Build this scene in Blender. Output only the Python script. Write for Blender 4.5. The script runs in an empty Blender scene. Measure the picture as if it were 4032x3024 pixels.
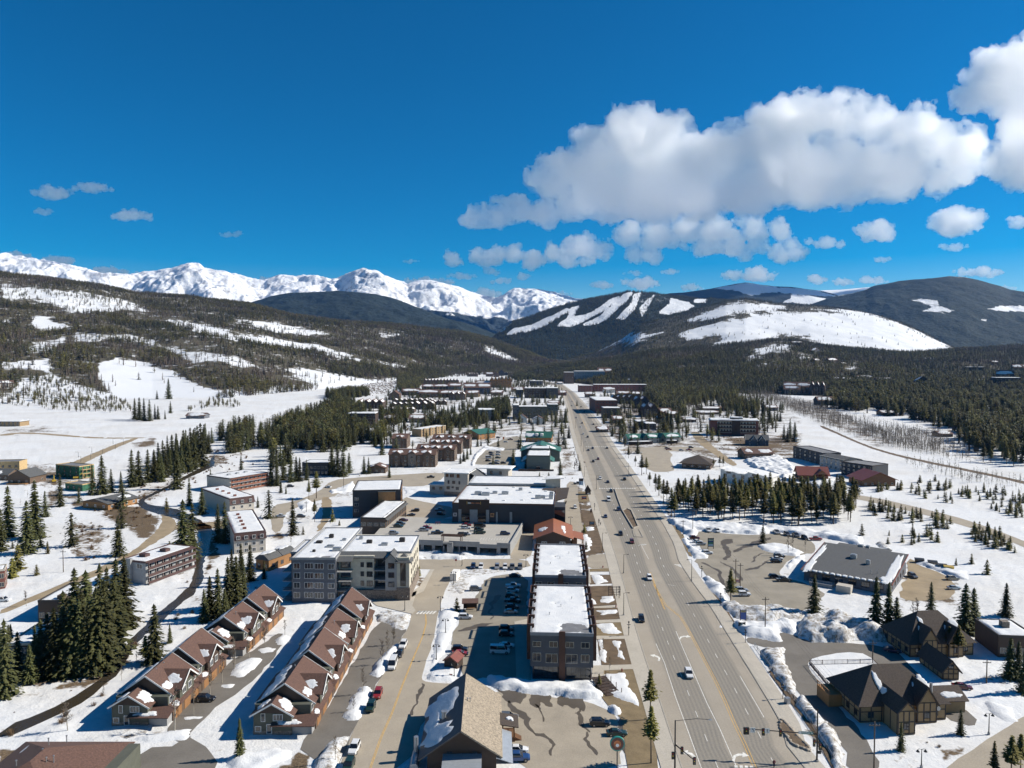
import bpy,math,random,numpy as np
from mathutils import Vector,Matrix
R=math.radians
# camera, sky, sun, exposure
scene=bpy.context.scene
CAM_H=86.0
FPX=2893.0
PITCH=math.atan(112.0/FPX)
cam_data=bpy.data.cameras.new("camera")
cam_data.sensor_width=36.0
cam_data.lens=36.0*FPX/4032.0
cam_data.clip_start=1.0
cam_data.clip_end=120000.0
cam=bpy.data.objects.new("camera",cam_data)
scene.collection.objects.link(cam)
cam.location=(0,0,CAM_H)
cam.rotation_euler=(math.pi/2-PITCH,0,0)
scene.camera=cam
SUN_EL,SUN_AZ=R(35),R(9)
sun_dir=Vector((math.cos(SUN_EL)*math.cos(SUN_AZ),math.cos(SUN_EL)*math.sin(SUN_AZ),math.sin(SUN_EL)))
world=bpy.data.worlds.new("World");scene.world=world;world.use_nodes=True
wn=world.node_tree.nodes;wl=world.node_tree.links;wn.clear()
sky=wn.new("ShaderNodeTexSky");sky.sky_type='NISHITA';sky.sun_disc=False
sky.sun_elevation=SUN_EL;sky.sun_rotation=R(90)-SUN_AZ
sky.altitude=2700;sky.air_density=1.15;sky.dust_density=0.6;sky.ozone_density=1.5
hsv=wn.new("ShaderNodeHueSaturation");hsv.inputs['Saturation'].default_value=2.0
hsv.inputs['Value'].default_value=1.0
bg=wn.new("ShaderNodeBackground");bg.inputs['Strength'].default_value=0.066
wo=wn.new("ShaderNodeOutputWorld")
wl.new(sky.outputs[0],hsv.inputs['Color']);wl.new(hsv.outputs[0],bg.inputs['Color']);wl.new(bg.outputs[0],wo.inputs[0])
sun_l=bpy.data.lights.new("sun",'SUN');sun_l.energy=5.0;sun_l.angle=R(0.53);sun_l.color=(1.0,0.94,0.84)
sun_o=bpy.data.objects.new("sun",sun_l);scene.collection.objects.link(sun_o)
sun_o.rotation_euler=sun_dir.to_track_quat('Z','Y').to_euler();sun_o.location=(300,100,400)
vs=scene.view_settings;vs.view_transform='Standard';vs.look='None';vs.exposure=0.55;vs.gamma=1.0;vs.use_curve_mapping=False
cy=scene.cycles
cy.use_denoising=True;cy.max_bounces=40;cy.diffuse_bounces=3;cy.glossy_bounces=2;cy.transmission_bounces=2
cy.volume_bounces=40;cy.transparent_max_bounces=8;cy.caustics_reflective=False;cy.caustics_refractive=False
cy.use_adaptive_sampling=True;cy.adaptive_threshold=0.02
random.seed(7);rng=np.random.default_rng(7)
# photo pixel <-> world
CP,SP=math.cos(PITCH),math.sin(PITCH)
def ray(u,v):
 x=(u-2016.0)/FPX;y=-(v-1512.0)/FPX
 return(x,CP+y*SP,-SP+y*CP)
CROPS={'c0':(0,2300,2.212),'c1':(900,2300,2.212),'c2':(1600,2300,2.212),'c3':(2400,2300,2.212),'c4':(3032,2300,2.212),'d0':(0,1700,2.212),'d1':(900,1700,2.212),'d2':(1600,1700,2.212),'d3':(2400,1700,2.212),'d4':(3032,1700,2.212),'e0':(0,950,1.6385),'e1':(1300,950,1.6385),'e2':(2600,950,1.5447),'f':(1700,150,0.9485),'g0':(1100,1400,2.1167),'g1':(1650,1400,2.1167),'g2':(2150,1400,2.1167),'g3':(2600,1500,2.1167),'g4':(1500,1620,2.1167),'g5':(2400,1640,2.1167),'h0':(1780,1950,7.9),'h3':(2880,2820,5.53),'h5':(1600,2080,5.267),'h6':(2220,1880,6.911),'s':(0,0,1.0),'w':(0,0,0.5486)}
def Q(c,x,y):
 a=CROPS[c];return a[0]+x/a[2],a[1]+y/a[2]
def G(u,v,z=0.0):
 d=ray(u,v);t=(z-CAM_H)/d[2]
 return Vector((d[0]*t,d[1]*t,z))
def GQ(c,x,y,z=0.0):
 return G(*Q(c,x,y),z)
def AT(u,v,dist):
 d=ray(u,v);t=dist/d[1]
 return Vector((d[0]*t,dist,CAM_H+d[2]*t))
def PROJ(x,y,z):
 dz=z-CAM_H;w=y*CP-dz*SP;h=y*SP+dz*CP
 return 2016.0+FPX*x/w,1512.0-FPX*h/w
# numpy noise
def _h(ix,iy,iz,s):
 n=(ix*374761393+iy*668265263+iz*2147483647+s*1274126177)&0xFFFFFFFF
 n=((n^(n>>13))*1274126177)&0xFFFFFFFF
 n=(n^(n>>16))&0xFFFFFFFF
 return n.astype(np.float64)/4294967295.0
def vnoise(x,y,z=0.0,s=0):
 x=np.asarray(x,float);y=np.asarray(y,float);z=np.asarray(z,float)+np.zeros_like(x)
 ix,iy,iz=(np.floor(a).astype(np.int64)for a in(x,y,z))
 fx,fy,fz=x-ix,y-iy,z-iz
 fx,fy,fz=(a*a*a*(a*(a*6-15)+10)for a in(fx,fy,fz))
 r=0
 for dx in(0,1):
  for dy in(0,1):
   for dz in(0,1):
    w=(fx if dx else 1-fx)*(fy if dy else 1-fy)*(fz if dz else 1-fz)
    r=r+w*_h(ix+dx,iy+dy,iz+dz,s)
 return r*2-1
def fbm(x,y,z=0.0,o=4,s=0,g=0.5):
 r=0;a=1;t=0
 for i in range(o):
  r=r+a*vnoise(x*2**i,y*2**i,z*2**i,s+i*17);t+=a;a*=g
 return r/t
def inpoly(px,py,poly):
 px=np.asarray(px);py=np.asarray(py);c=np.zeros(px.shape,bool);n=len(poly)
 for i in range(n):
  x1,y1=poly[i];x2,y2=poly[(i+1)%n]
  if y1==y2:continue
  k=(y1>py)!=(y2>py)
  c^=k&(px<(x2-x1)*(py-y1)/(y2-y1)+x1)
 return c
def polydist(px,py,poly,closed=True):
 d=np.full(np.shape(px),1e9);n=len(poly)
 for i in range(n if closed else n-1):
  x1,y1=poly[i];x2,y2=poly[(i+1)%n]
  dx,dy=x2-x1,y2-y1;L=dx*dx+dy*dy+1e-9
  t=np.clip(((px-x1)*dx+(py-y1)*dy)/L,0,1)
  d=np.minimum(d,np.hypot(px-x1-t*dx,py-y1-t*dy))
 return d
# clouds (closed volumes beyond the haze)
def cloud_mat():
 m=bpy.data.materials.new("cloud_vapour");m.use_nodes=True;n=m.node_tree.nodes;n.clear()
 o=n.new("ShaderNodeOutputMaterial");v=n.new("ShaderNodeVolumeScatter")
 v.inputs['Color'].default_value=(1,1,1,1);v.inputs['Density'].default_value=CLOUD_DENS;v.inputs["Anisotropy"].default_value=0.84
 m.node_tree.links.new(v.outputs[0],o.inputs['Volume']);return m
CLOUD_DENS=0.0075
M_CLOUD=cloud_mat()
def make_cloud(lumps,crop,dist,label,base=None,vox=None,flat=1.0,depth=0.9,seed=0,name="cloud"):
 import openvdb
 rr=random.Random(seed)
 S=[];sc=CROPS[crop][2]
 for x,y,r in lumps:
  u,v=Q(crop,x,y);rad=r/sc*dist/FPX
  p=AT(u,v,dist);S.append((p.x,p.y+rr.uniform(-1,1)*rad*depth*.4,p.z,rad))
 lev=list(S)
 for k in range(2):
  nxt=[]
  for(x,y,z,r)in lev:
   for j in range(13 if k==0 else 7):
    a=rr.uniform(0,2*math.pi);e=rr.uniform(-0.5,1.0);c=math.sqrt(max(0,1-e*e))
    q=r*rr.uniform(0.26,0.62)
    nxt.append((x+c*math.cos(a)*r*.85,y+c*math.sin(a)*r*.85,z+e*r*.85,q))
  S+=nxt;lev=nxt
 A=np.array(S);rmin=min(s[3]for s in S)
 vox=vox or max(A[:,3].max()/19,12)
 BW=7*vox
 lo=(A[:,:3]-A[:,3:]).min(0)-9*vox;hi=(A[:,:3]+A[:,3:]).max(0)+9*vox
 n=np.ceil((hi-lo)/vox).astype(int)+1
 F=np.full(n,BW,np.float32)
 for x,y,z,r in S:
  if r<vox:continue
  c=(np.array((x,y,z))-lo)/vox;k=r/vox+7
  i0=np.maximum(np.floor(c-k).astype(int),0);i1=np.minimum(np.ceil(c+k).astype(int)+1,n)
  g=np.ogrid[i0[0]:i1[0],i0[1]:i1[1],i0[2]:i1[2]]
  d=(np.sqrt((g[0]-c[0])**2+(g[1]-c[1])**2+(g[2]-c[2])**2)*vox-r).astype(np.float32)
  s=F[i0[0]:i1[0],i0[1]:i1[1],i0[2]:i1[2]];np.minimum(s,d,out=s)
 I=np.nonzero(np.abs(F)<6*vox);L=A[:,3].max();nz=0
 for i,(wl_,am)in enumerate(((.55,.17),(.24,.12),(.11,.09),(.06,.05))):
  f=vox/(L*wl_);nz=nz+am*L*(.35-np.abs(vnoise(I[0]*f,I[1]*f,I[2]*f,seed*31+i*7))*1.4)
 F[I]-=nz.astype(np.float32)
 gr=openvdb.FloatGrid(BW);gr.copyFromArray(F)
 gr.gridClass=openvdb.GridClass.LEVEL_SET
 P,Qd=gr.convertToQuads(isovalue=0.0)
 P=P*vox+lo
 if base is not None:
  zb=AT(2016,base,dist).z
  low=P[:,2]<zb;P[low,2]=zb+(P[low,2]-zb)*0.18
 P[:,1]=dist+(P[:,1]-dist)*.62
 zc=AT(2016,Q(crop,0,lumps[0][1])[1],dist).z
 if flat!=1:P[:,2]=zc+(P[:,2]-zc)*flat
 me=bpy.data.meshes.new(name);me.from_pydata(P.tolist(),[],Qd[:,::-1].tolist());me.update()
 me.polygons.foreach_set('use_smooth',[True]*len(me.polygons))
 me.materials.append(M_CLOUD)
 o=bpy.data.objects.new(name,me);scene.collection.objects.link(o)
 o["label"]=label;o["category"]="cloud";o["group"]="clouds in the blue sky"
 return o
BIG=[(740,380,100),(640,420,90),(540,490,90),(450,530,80),(840,400,110),(930,430,90),(1000,450,85),(1100,430,105),(1200,420,100),(1300,340,95),(1400,300,95),(1480,290,90),(1580,310,85),(1650,330,80),(1720,380,75),(1800,340,75),(1860,300,50),(1900,380,90),(1960,430,90),(2000,480,70),(600,560,110),(720,560,120),(850,560,130),(1000,570,120),(1150,560,110),(1300,520,120),(1450,500,130),(1600,500,110),(1750,500,110),(1900,530,70),(520,620,70),(650,640,60),(800,640,60),(950,620,50),(1400,580,70),(1550,570,70),(1700,560,60),(330,640,55),(250,660,55),(180,670,45),(130,680,30),(420,660,60)]
CLOUDS=[("the huge billowing white cumulus bank spanning the upper right sky",'f',11500,BIG,dict(seed=3)),]
def br(L,seed,k=2):
 r=random.Random(seed);return[(x+r.uniform(-.9,.9)*q,y+r.uniform(-.55,.45)*q,q*r.uniform(.35,.85))for x,y,q in L for _ in range(k)]+[(x,y,q*r.uniform(.6,1))for x,y,q in L[::2]]
def el(x,y,rx,ry,n=5):
 r=random.Random(int(x*7+y));n*=2;return[(x+rx*((2*(i+.5)/n-1)*.85+r.uniform(-.12,.12)),y+ry*r.uniform(-.5,.35),ry*r.uniform(.5,1.05)*(1.2-.65*abs(2*(i+.5)/n-1)))for i in range(n)]
CLOUDS+=[("white cumulus at the upper right corner, cut by the frame edge",'f',10500,[(2150,150,110),(2080,200,80),(2020,230,60),(2212,130,120),(2270,250,120),(2140,250,60),(2320,120,120)],dict(seed=11)),("white cumulus below the corner cloud at the right edge",'f',11000,[(2200,360,90),(2160,430,70),(2260,450,110),(2130,500,50),(2200,530,60),(2330,420,110)],dict(seed=12)),("broken lower bank of white cloud under the huge cumulus",'f',15000,br([(560,780,45),(640,800,48),(740,730,50),(720,810,45),(850,740,60),(850,810,48),(960,720,62),(980,800,52),(1080,720,62),(1100,790,52),(1200,720,66),(1210,790,44),(1290,710,50),(1310,790,46),(1350,805,36)],5,3),dict(seed=13)),("long flat-bottomed cloud reaching left above the snow peaks",'f',17000,br([(80,830,30),(150,825,36),(230,820,40),(300,820,40),(380,825,40),(450,820,40),(510,830,36),(590,840,26),(220,870,20)],6,3),dict(seed=14)),]
for i,(lab,c,D,x,y,rx,ry,n)in enumerate([("small flat cloud left of centre above the peaks",'f',20000,115,890,62,15,5),("tiny cloud below the long flat-bottomed cloud",'f',20000,262,908,45,15,4),("round little puff right of the tiny low cloud",'f',20000,345,892,28,16,3),("compact oval cloud right of the huge cumulus",'f',15000,1468,772,78,24,6),("rounded white cloud with sloping right side",'f',14000,1660,738,78,42,6),("lumpy white cloud standing alone at the right",'f',13000,1962,690,95,62,7),("thin cloud just beneath the lumpy right cloud",'f',15000,1945,782,62,16,5),("small cloud touching the right edge",'f',14000,2190,688,42,24,4),("tiny cloud above the right streaks",'f',17000,1680,830,34,15,4),("white cloud low over the ski mountain, left one",'f',22000,638,922,46,17,5),("white cloud low over the ski mountain, right one",'f',22000,782,922,74,24,6),("flat scrap above the low ski mountain clouds",'f',20000,755,876,44,11,4),("low cloud before the pale far mountain",'f',23000,968,934,45,14,5),("broad low cloud over the pale far mountain",'f',22000,1185,892,120,26,8),("low cloud right of the far mountain",'f',23000,1440,902,40,18,4),("low cloud over the snowy saddle",'f',23000,1540,914,46,18,5),("low cloud on the left shoulder of the wooded mountain",'f',23000,1650,908,62,18,5),("white cloud above the wooded mountain's right slope",'f',19000,2035,880,98,22,7),("small cloud low at the far right",'f',21000,2155,934,34,12,4),("little scrap beside the broad low cloud",'f',20000,890,874,42,11,4),("flat lens cloud at the left, upper right of three",'w',15000,195,406,52,13,6),("flat lens cloud at the left, lower left of three",'w',15000,115,420,50,14,6),("faint small wisp under the left lens clouds",'w',15000,95,458,24,8,4),("oval white cloud at the left",'w',14000,285,469,50,14,6),("small flat cloud alone in the left middle sky",'w',16000,500,507,30,7,5),("tiny wisp above the centre peaks",'w',20000,888,566,24,5,4),("cloud bank behind the far left ridge",'e0',24000,110,105,120,32,6),("white cloud rising behind the left ridge",'e0',24000,370,130,110,42,6),("long cloud bank behind the left snow peaks",'e0',25000,680,200,220,30,9),("cloud peeping between the left snow peaks",'e0',25000,1680,255,90,22,5),("white cloud behind the middle snow peak",'e1',25000,620,270,190,40,8),("cloud in the notch right of the middle peak",'e1',25000,1000,345,120,32,6),("cloud behind the rounded right snow peak",'e1',25000,1480,345,90,20,6)]):
 CLOUDS.append((lab,c,D,el(x,y,rx,ry,n),dict(seed=40+i,flat=.85)))
# helpers: objects, materials, mesh collector
COL=scene.collection
def link(o,parent=None):
 COL.objects.link(o)
 if parent is not None:o.parent=parent
 return o
def tag(o,label=None,cat=None,group=None,kind=None):
 if label:o["label"]=label
 if cat:o["category"]=cat
 if group:o["group"]=group
 if kind:o["kind"]=kind
 return o
def empty(name,loc,rz=0.0,label=None,cat=None,group=None):
 o=bpy.data.objects.new(name,None);o.empty_display_size=1
 o.location=loc;o.rotation_euler=(0,0,rz);link(o);return tag(o,label,cat,group)
class MB:
 def __init__(s):s.v=[];s.f=[];s.g=[]
 def add(s,vs,fs):
  b=len(s.v);s.g.append((b,len(s.f)));s.v.extend([tuple(p)for p in vs]);s.f.extend([tuple(b+i for i in f)for f in fs]);return s
 def box(s,x0,y0,z0,x1,y1,z1):
  return s.add([(x0,y0,z0),(x1,y0,z0),(x1,y1,z0),(x0,y1,z0),(x0,y0,z1),(x1,y0,z1),(x1,y1,z1),(x0,y1,z1)],[(0,3,2,1),(4,5,6,7),(0,1,5,4),(1,2,6,5),(2,3,7,6),(3,0,4,7)])
 def prism(s,poly,z0,z1):
  n=len(poly);a=sum(poly[i][0]*poly[(i+1)%n][1]-poly[(i+1)%n][0]*poly[i][1]for i in range(n))
  if a<0:poly=poly[::-1]
  return s.add([(p[0],p[1],z0)for p in poly]+[(p[0],p[1],z1)for p in poly],[tuple(range(n-1,-1,-1)),tuple(range(n,2*n))]+[(i,(i+1)%n,n+(i+1)%n,n+i)for i in range(n)])
 def quadbar(s,a,b,w,h=None):
  a=Vector(a);b=Vector(b);d=(b-a).normalized();up=Vector((0,0,1))if abs(d.z)<.95 else Vector((1,0,0))
  x=d.cross(up).normalized()*w/2;y=x.cross(d).normalized()*(h or w)/2
  return s.add([a-x-y,a+x-y,a+x+y,a-x+y,b-x-y,b+x-y,b+x+y,b-x+y],[(0,1,2,3),(7,6,5,4),(0,4,5,1),(1,5,6,2),(2,6,7,3),(3,7,4,0)])
 def tube(s,pts,rad,n=6,cap=True):
  pts=[Vector(p)for p in pts];rad=rad if isinstance(rad,(list,tuple))else[rad]*len(pts);vs=[];fs=[]
  for i,p in enumerate(pts):
   d=(pts[min(i+1,len(pts)-1)]-pts[max(i-1,0)]).normalized();up=Vector((0,0,1))if abs(d.z)<.9 else Vector((1,0,0))
   x=d.cross(up).normalized();y=x.cross(d).normalized()
   for k in range(n):
    a=2*math.pi*k/n;vs.append(p+(x*math.cos(a)+y*math.sin(a))*rad[i])
  for i in range(len(pts)-1):
   for k in range(n):fs.append((i*n+k,i*n+(k+1)%n,(i+1)*n+(k+1)%n,(i+1)*n+k))
  if cap:fs.append(tuple(range(n-1,-1,-1)));fs.append(tuple((len(pts)-1)*n+k for k in range(n)))
  return s.add(vs,fs)
 def slab(s,pts,t):
  pts=[Vector(p)for p in pts];nrm=(pts[1]-pts[0]).cross(pts[2]-pts[0]).normalized()
  if nrm.z<0:pts=pts[::-1];nrm=-nrm
  n=len(pts)
  return s.add(pts+[p-nrm*t for p in pts],[tuple(range(n)),tuple(range(2*n-1,n-1,-1))]+[(i,n+i,n+(i+1)%n,(i+1)%n)for i in range(n)])
 def mesh(s,name,mat=None,smooth=False):
  me=bpy.data.meshes.new(name);me.from_pydata(s.v,[],s.f);me.update()
  if mat:me.materials.append(mat)
  if smooth:me.polygons.foreach_set('use_smooth',[True]*len(me.polygons))
  return me
 def build(s,name,mat,parent=None,smooth=False,loc=None):
  o=bpy.data.objects.new(name,s.mesh(name,mat,smooth));link(o,parent)
  if loc is not None:o.location=loc
  return o
def bsplit(name,mb,mat,parent=None):
 out=[]
 for i,(v0,f0)in enumerate(mb.g):
  v1,f1=mb.g[i+1]if i+1<len(mb.g)else(len(mb.v),len(mb.f))
  m=MB();m.v=mb.v[v0:v1];m.f=[tuple(k-v0 for k in f)for f in mb.f[f0:f1]];out.append(m.build(name,mat,parent))
 return out
def mobj(name,me,parent=None,loc=None,rz=None,mat=None):
 o=bpy.data.objects.new(name,me);link(o,parent)
 if loc is not None:o.location=loc
 if rz is not None:o.rotation_euler=(0,0,rz)
 if mat is not None:
  o.material_slots[0].link='OBJECT';o.material_slots[0].material=mat
 return o
def npmesh(name,V,F,mat=None,smooth=True,attrs=None):
 V=np.asarray(V,np.float32);F=np.asarray(F,np.int32);k=F.shape[1]
 me=bpy.data.meshes.new(name);me.vertices.add(len(V));me.vertices.foreach_set('co',V.ravel())
 me.loops.add(F.size);me.loops.foreach_set('vertex_index',F.ravel())
 me.polygons.add(len(F));me.polygons.foreach_set('loop_start',np.arange(0,F.size,k,dtype=np.int32))
 me.polygons.foreach_set('loop_total',np.full(len(F),k,np.int32))
 if smooth:me.polygons.foreach_set('use_smooth',np.ones(len(F),bool))
 for an,av in(attrs or{}).items():
  at=me.attributes.new(an,'FLOAT','POINT');at.data.foreach_set('value',np.asarray(av,np.float32).ravel())
 me.update(calc_edges=True);me.validate()
 if mat:me.materials.append(mat)
 return me
def gridfaces(nr,nc):
 i=np.arange(nr-1)[:,None]*nc+np.arange(nc-1)[None,:];i=i.ravel()
 return np.stack([i,i+1,i+nc+1,i+nc],1)
MATS={}
def nmat(name):
 m=bpy.data.materials.new(name);m.use_nodes=True;n=m.node_tree.nodes;n.clear()
 o=n.new("ShaderNodeOutputMaterial");b=n.new("ShaderNodeBsdfPrincipled");m.node_tree.links.new(b.outputs[0],o.inputs[0])
 return m,n,m.node_tree.links,b
def ramp(n,l,fac,stops,interp='LINEAR'):
 r=n.new("ShaderNodeValToRGB");r.color_ramp.interpolation=interp;e=r.color_ramp.elements
 while len(e)<len(stops):e.new(0.5)
 for k,(p,c)in enumerate(stops):
  e[k].position=p;e[k].color=(c,c,c,1)if isinstance(c,(int,float))else(*c,1)
 l.new(fac,r.inputs[0]);return r.outputs[0]
def noise(n,l,scale,detail=4,vec=None,rough=0.55,coord='Object'):
 t=n.new("ShaderNodeTexNoise");t.inputs['Scale'].default_value=scale;t.inputs['Detail'].default_value=detail;t.inputs['Roughness'].default_value=rough
 if vec is None:
  tc=n.new("ShaderNodeTexCoord");vec=tc.outputs[coord]
 l.new(vec,t.inputs['Vector']);return t.outputs['Fac']
def mixc(n,l,fac,a,b):
 m=n.new("ShaderNodeMix");m.data_type='RGBA'
 if isinstance(fac,(int,float)):m.inputs[0].default_value=fac
 else:l.new(fac,m.inputs[0])
 for i,c in((6,a),(7,b)):
  if isinstance(c,tuple):m.inputs[i].default_value=(*c,1)
  else:l.new(c,m.inputs[i])
 return m.outputs[2]
def math_(n,l,op,a,b=0.0,clamp=False):
 m=n.new("ShaderNodeMath");m.operation=op;m.use_clamp=clamp
 for i,c in((0,a),(1,b)):
  if isinstance(c,(int,float)):m.inputs[i].default_value=c
  else:l.new(c,m.inputs[i])
 return m.outputs[0]
def bump(n,l,b,h,strength=0.3,dist=0.1):
 bp=n.new("ShaderNodeBump");bp.inputs['Strength'].default_value=strength;bp.inputs['Distance'].default_value=dist
 l.new(h,bp.inputs['Height']);l.new(bp.outputs[0],b.inputs['Normal'])
def attr(n,name):
 a=n.new("ShaderNodeAttribute");a.attribute_name=name;return a.outputs['Fac']
def simple(name,col,rough=0.7,var=0.15,scale=1.5,metal=0.0,spec=None,bmp=0.0,stripes=None,coord='Object'):
 if name in MATS:return MATS[name]
 m,n,l,b=nmat(name)
 f=noise(n,l,scale,5,coord=coord)
 lo=tuple(max(0,c*(1-var))for c in col);hi=tuple(min(1,c*(1+var))for c in col)
 c=ramp(n,l,f,[(0.3,lo),(0.7,hi)])
 h=f
 if stripes:
  tc=n.new("ShaderNodeTexCoord");sp=n.new("ShaderNodeSeparateXYZ");l.new(tc.outputs['Object'],sp.inputs[0])
  w=math_(n,l,'FRACT',math_(n,l,'DIVIDE',sp.outputs[stripes[0]],stripes[1]))
  h=ramp(n,l,w,[(0.0,0.0),(0.12,1.0),(0.9,1.0),(1.0,0.0)])
  c=mixc(n,l,math_(n,l,'MULTIPLY',math_(n,l,'SUBTRACT',1.0,h),0.45),c,tuple(x*.35 for x in col))
 l.new(c,b.inputs['Base Color'])
 b.inputs['Roughness'].default_value=rough;b.inputs['Metallic'].default_value=metal
 if spec is not None:b.inputs['Specular IOR Level'].default_value=spec
 if bmp:bump(n,l,b,h,bmp,0.05)
 MATS[name]=m;return m
def snow_mat(name="snow",dirty=0.0,scale=0.35):
 if name in MATS:return MATS[name]
 m,n,l,b=nmat(name)
 f=noise(n,l,scale,6,rough=0.6);f2=noise(n,l,scale*6,4)
 c=ramp(n,l,f,[(0.3,(0.60,0.615,0.63)),(0.65,(0.70,0.70,0.69))])
 if dirty:
  d=ramp(n,l,noise(n,l,scale*2.2,7,rough=0.7),[(0.62-dirty*.35,0.0),(0.80-dirty*.25,1.0)])
  c=mixc(n,l,d,c,(0.20,0.16,0.11))
 l.new(c,b.inputs['Base Color']);b.inputs['Roughness'].default_value=0.75;b.inputs['Specular IOR Level'].default_value=0.15
 bump(n,l,b,math_(n,l,'ADD',f,f2),0.5,0.25)
 MATS[name]=m;return m
SNOW=snow_mat();SNOW_DIRTY=snow_mat("dirty_snow",0.6)
# terrain: valley floor, hills, mountains
def E_(c,pts,d):return[(*Q(c,x,y),d)for x,y in pts]
class Ridge:
 def __init__(s,crest,foot,back=1500.0,pw=1.0,amp=0.0,nsc=400.0,seed=1,rid=0.0,amp2=0.0):
  c=sorted(crest);s.cu=np.array([p[0]for p in c]);cv=np.array([p[1]for p in c]);s.cd=np.array([p[2]for p in c],float)
  y=-(cv-1512)/FPX;ry=CP+y*SP;rz=-SP+y*CP
  s.ct=(s.cu-2016)/FPX/ry;s.cz=CAM_H+rz/ry*s.cd
  f=sorted(foot);s.fu=np.array([(p[0]-2016)/FPX for p in f]);s.fd=np.array([p[1]for p in f],float)
  s.back,s.pw,s.amp,s.nsc,s.seed,s.rid=back,pw,amp,nsc,seed,rid;s.amp2=amp2
 def prof(s,tx):
  return np.interp(tx,s.ct,s.cz),np.interp(tx,s.ct,s.cd),np.interp(tx,s.fu,s.fd)
 def z(s,x,y):
  x=np.asarray(x,float);y=np.asarray(y,float);tx=x/np.maximum(y,1)
  if s.rid:tx=tx+0.035*s.rid*fbm(x/2600,y/2600,2.0,4,s.seed+9)*np.clip(1.15-y/s.cd.mean(),0,1)*2
  zc,dc,df=s.prof(tx)
  t=(y-df)/(dc-df);tt=np.clip(t,0,1)
  S=(0.55*tt+0.45*tt*tt*(3-2*tt))**s.pw
  b=np.clip((y-dc)/s.back,0,3)
  zz=zc*S*(1-0.6*b*b)-np.where(t<0,30*np.minimum(-t*4,1),0)
  if s.amp:
   e=np.clip(tt*(1.04-tt)*4,0,1)
   nz=fbm(x/s.nsc,y/s.nsc,0,5,s.seed)
   if s.rid:nz=nz*(1-s.rid)+s.rid*(0.6-2*np.abs(fbm(x/s.nsc*.8,y/s.nsc*.8,7.3,4,s.seed+5)))
   zz=zz+s.amp*e*nz
   if s.amp2:zz=zz+s.amp2*np.clip(e+.25,0,1)*(.5-2*np.abs(fbm(x/620,y/620,3.1,5,s.seed+3,.58)))
  return zz
 def grid(s,u0,u1,du,rows,tmax=1.25,attrs=None):
  tx=(np.arange(u0,u1+du,du)-2016)/FPX
  zc,dc,df=s.prof(tx);t=np.linspace(-0.02,tmax,rows)
  Y=df[None]+t[:,None]*(dc-df)[None];X=tx[None]*Y;Z=s.z(X,Y)
  return X,Y,Z
RIDGES={}
u_=lambda pts,d:[(p[0],p[1],d)for p in pts]
hill_crest=[(-900,1010,3600),(-300,1050,3800),(0,1074,4000),(200,1098,4000),(409,1132,4000),(537,1158,4100),(763,1172,4200),(976,1199,4300),(1160,1244,4400),(1350,1268,4500),(1513,1275,4600),(1727,1294,4700),(1819,1303,4700),(1910,1330,4600),(2002,1361,4500),(2075,1391,4400),(2160,1425,4200),(2260,1436,4000)]
RIDGES['hill']=Ridge(hill_crest,[(-900,1000),(0,1300),(600,1500),(900,1500),(1250,1850),(1500,2350),(1800,3000),(2100,3500),(2260,3700)],1800,1.0,34,520,3)
RIDGES['foothill']=Ridge([(1900,1510,3400),(2120,1450,3300),(2300,1425,3200),(2450,1408,3100),(2600,1380,3000),(2800,1366,3000),(2988,1347,3000),(3118,1340,3000),(3247,1364,3000),(3571,1395,3000),(3746,1379,3000),(4032,1366,3000),(4900,1340,3000)],[(1900,2900),(2120,2600),(2400,2000),(2800,1700),(3400,1500),(4900,1500)],900,1.0,12,260,5)
RIDGES['bare_hill']=Ridge([(2150,1430,5000),(2330,1395,5000),(2450,1335,5000),(2520,1282,5100),(2650,1243,5200),(2716,1226,5200),(2859,1186,5200),(2937,1178,5200),(3053,1194,5200),(3183,1204,5200),(3344,1219,5200),(3441,1238,5100),(3539,1267,5000),(3636,1312,4800),(3700,1345,4700),(3765,1374,4600),(4032,1392,4600),(4900,1400,4600)],[(2150,4000),(2500,3000),(3000,2900),(4900,2900)],1500,0.9,26,420,9)
RIDGES['ski']=Ridge([(1880,1395,5600),(1959,1316,6000),(2020,1267,6300),(2093,1243,6500),(2167,1218,6500),(2246,1194,6600),(2337,1173,6700),(2429,1157,6700),(2472,1147,6700),(2521,1150,6700),(2582,1154,6700),(2652,1164,6700),(2762,1177,6700),(2840,1180,6700),(3000,1200,6700),(3200,1240,6700),(3500,1330,6600)],[(1880,4600),(3500,4600)],2000,0.95,40,600,11)
RIDGES['dark_mtn']=Ridge([(850,1330,7600),(989,1199,8000),(1068,1170,8200),(1141,1157,8300),(1251,1153,8300),(1330,1147,8300),(1400,1153,8300),(1483,1160,8300),(1544,1173,8200),(1605,1194,8200),(1666,1218,8100),(1727,1243,8000),(1788,1261,7900),(1849,1286,7700),(1910,1304,7500),(1980,1330,7200),(2060,1390,7000)],[(850,5200),(2060,5200)],2500,0.9,110,900,13,0.6,45)
RIDGES['far_right']=Ridge([(2500,1200,9500),(2632,1157,9800),(2697,1152,10000),(2794,1138,10000),(2859,1125,10000),(2898,1117,10000),(2940,1112,10000),(2988,1120,10000),(3053,1128,10000),(3118,1129,10000),(3183,1138,10000),(3234,1144,10000),(3300,1162,10000),(3420,1200,10000),(3600,1280,10000)],[(2500,7600),(3600,7600)],2500,0.9,70,700,17,0.3)
RIDGES['saddle']=Ridge([(2950,1170,13000),(3100,1150,13000),(3234,1142,13000),(3312,1139,13000),(3409,1131,13000),(3500,1126,13000),(3700,1130,13000)],[(2950,10600),(3700,10600)],3000,0.9,40,900,19)
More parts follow.
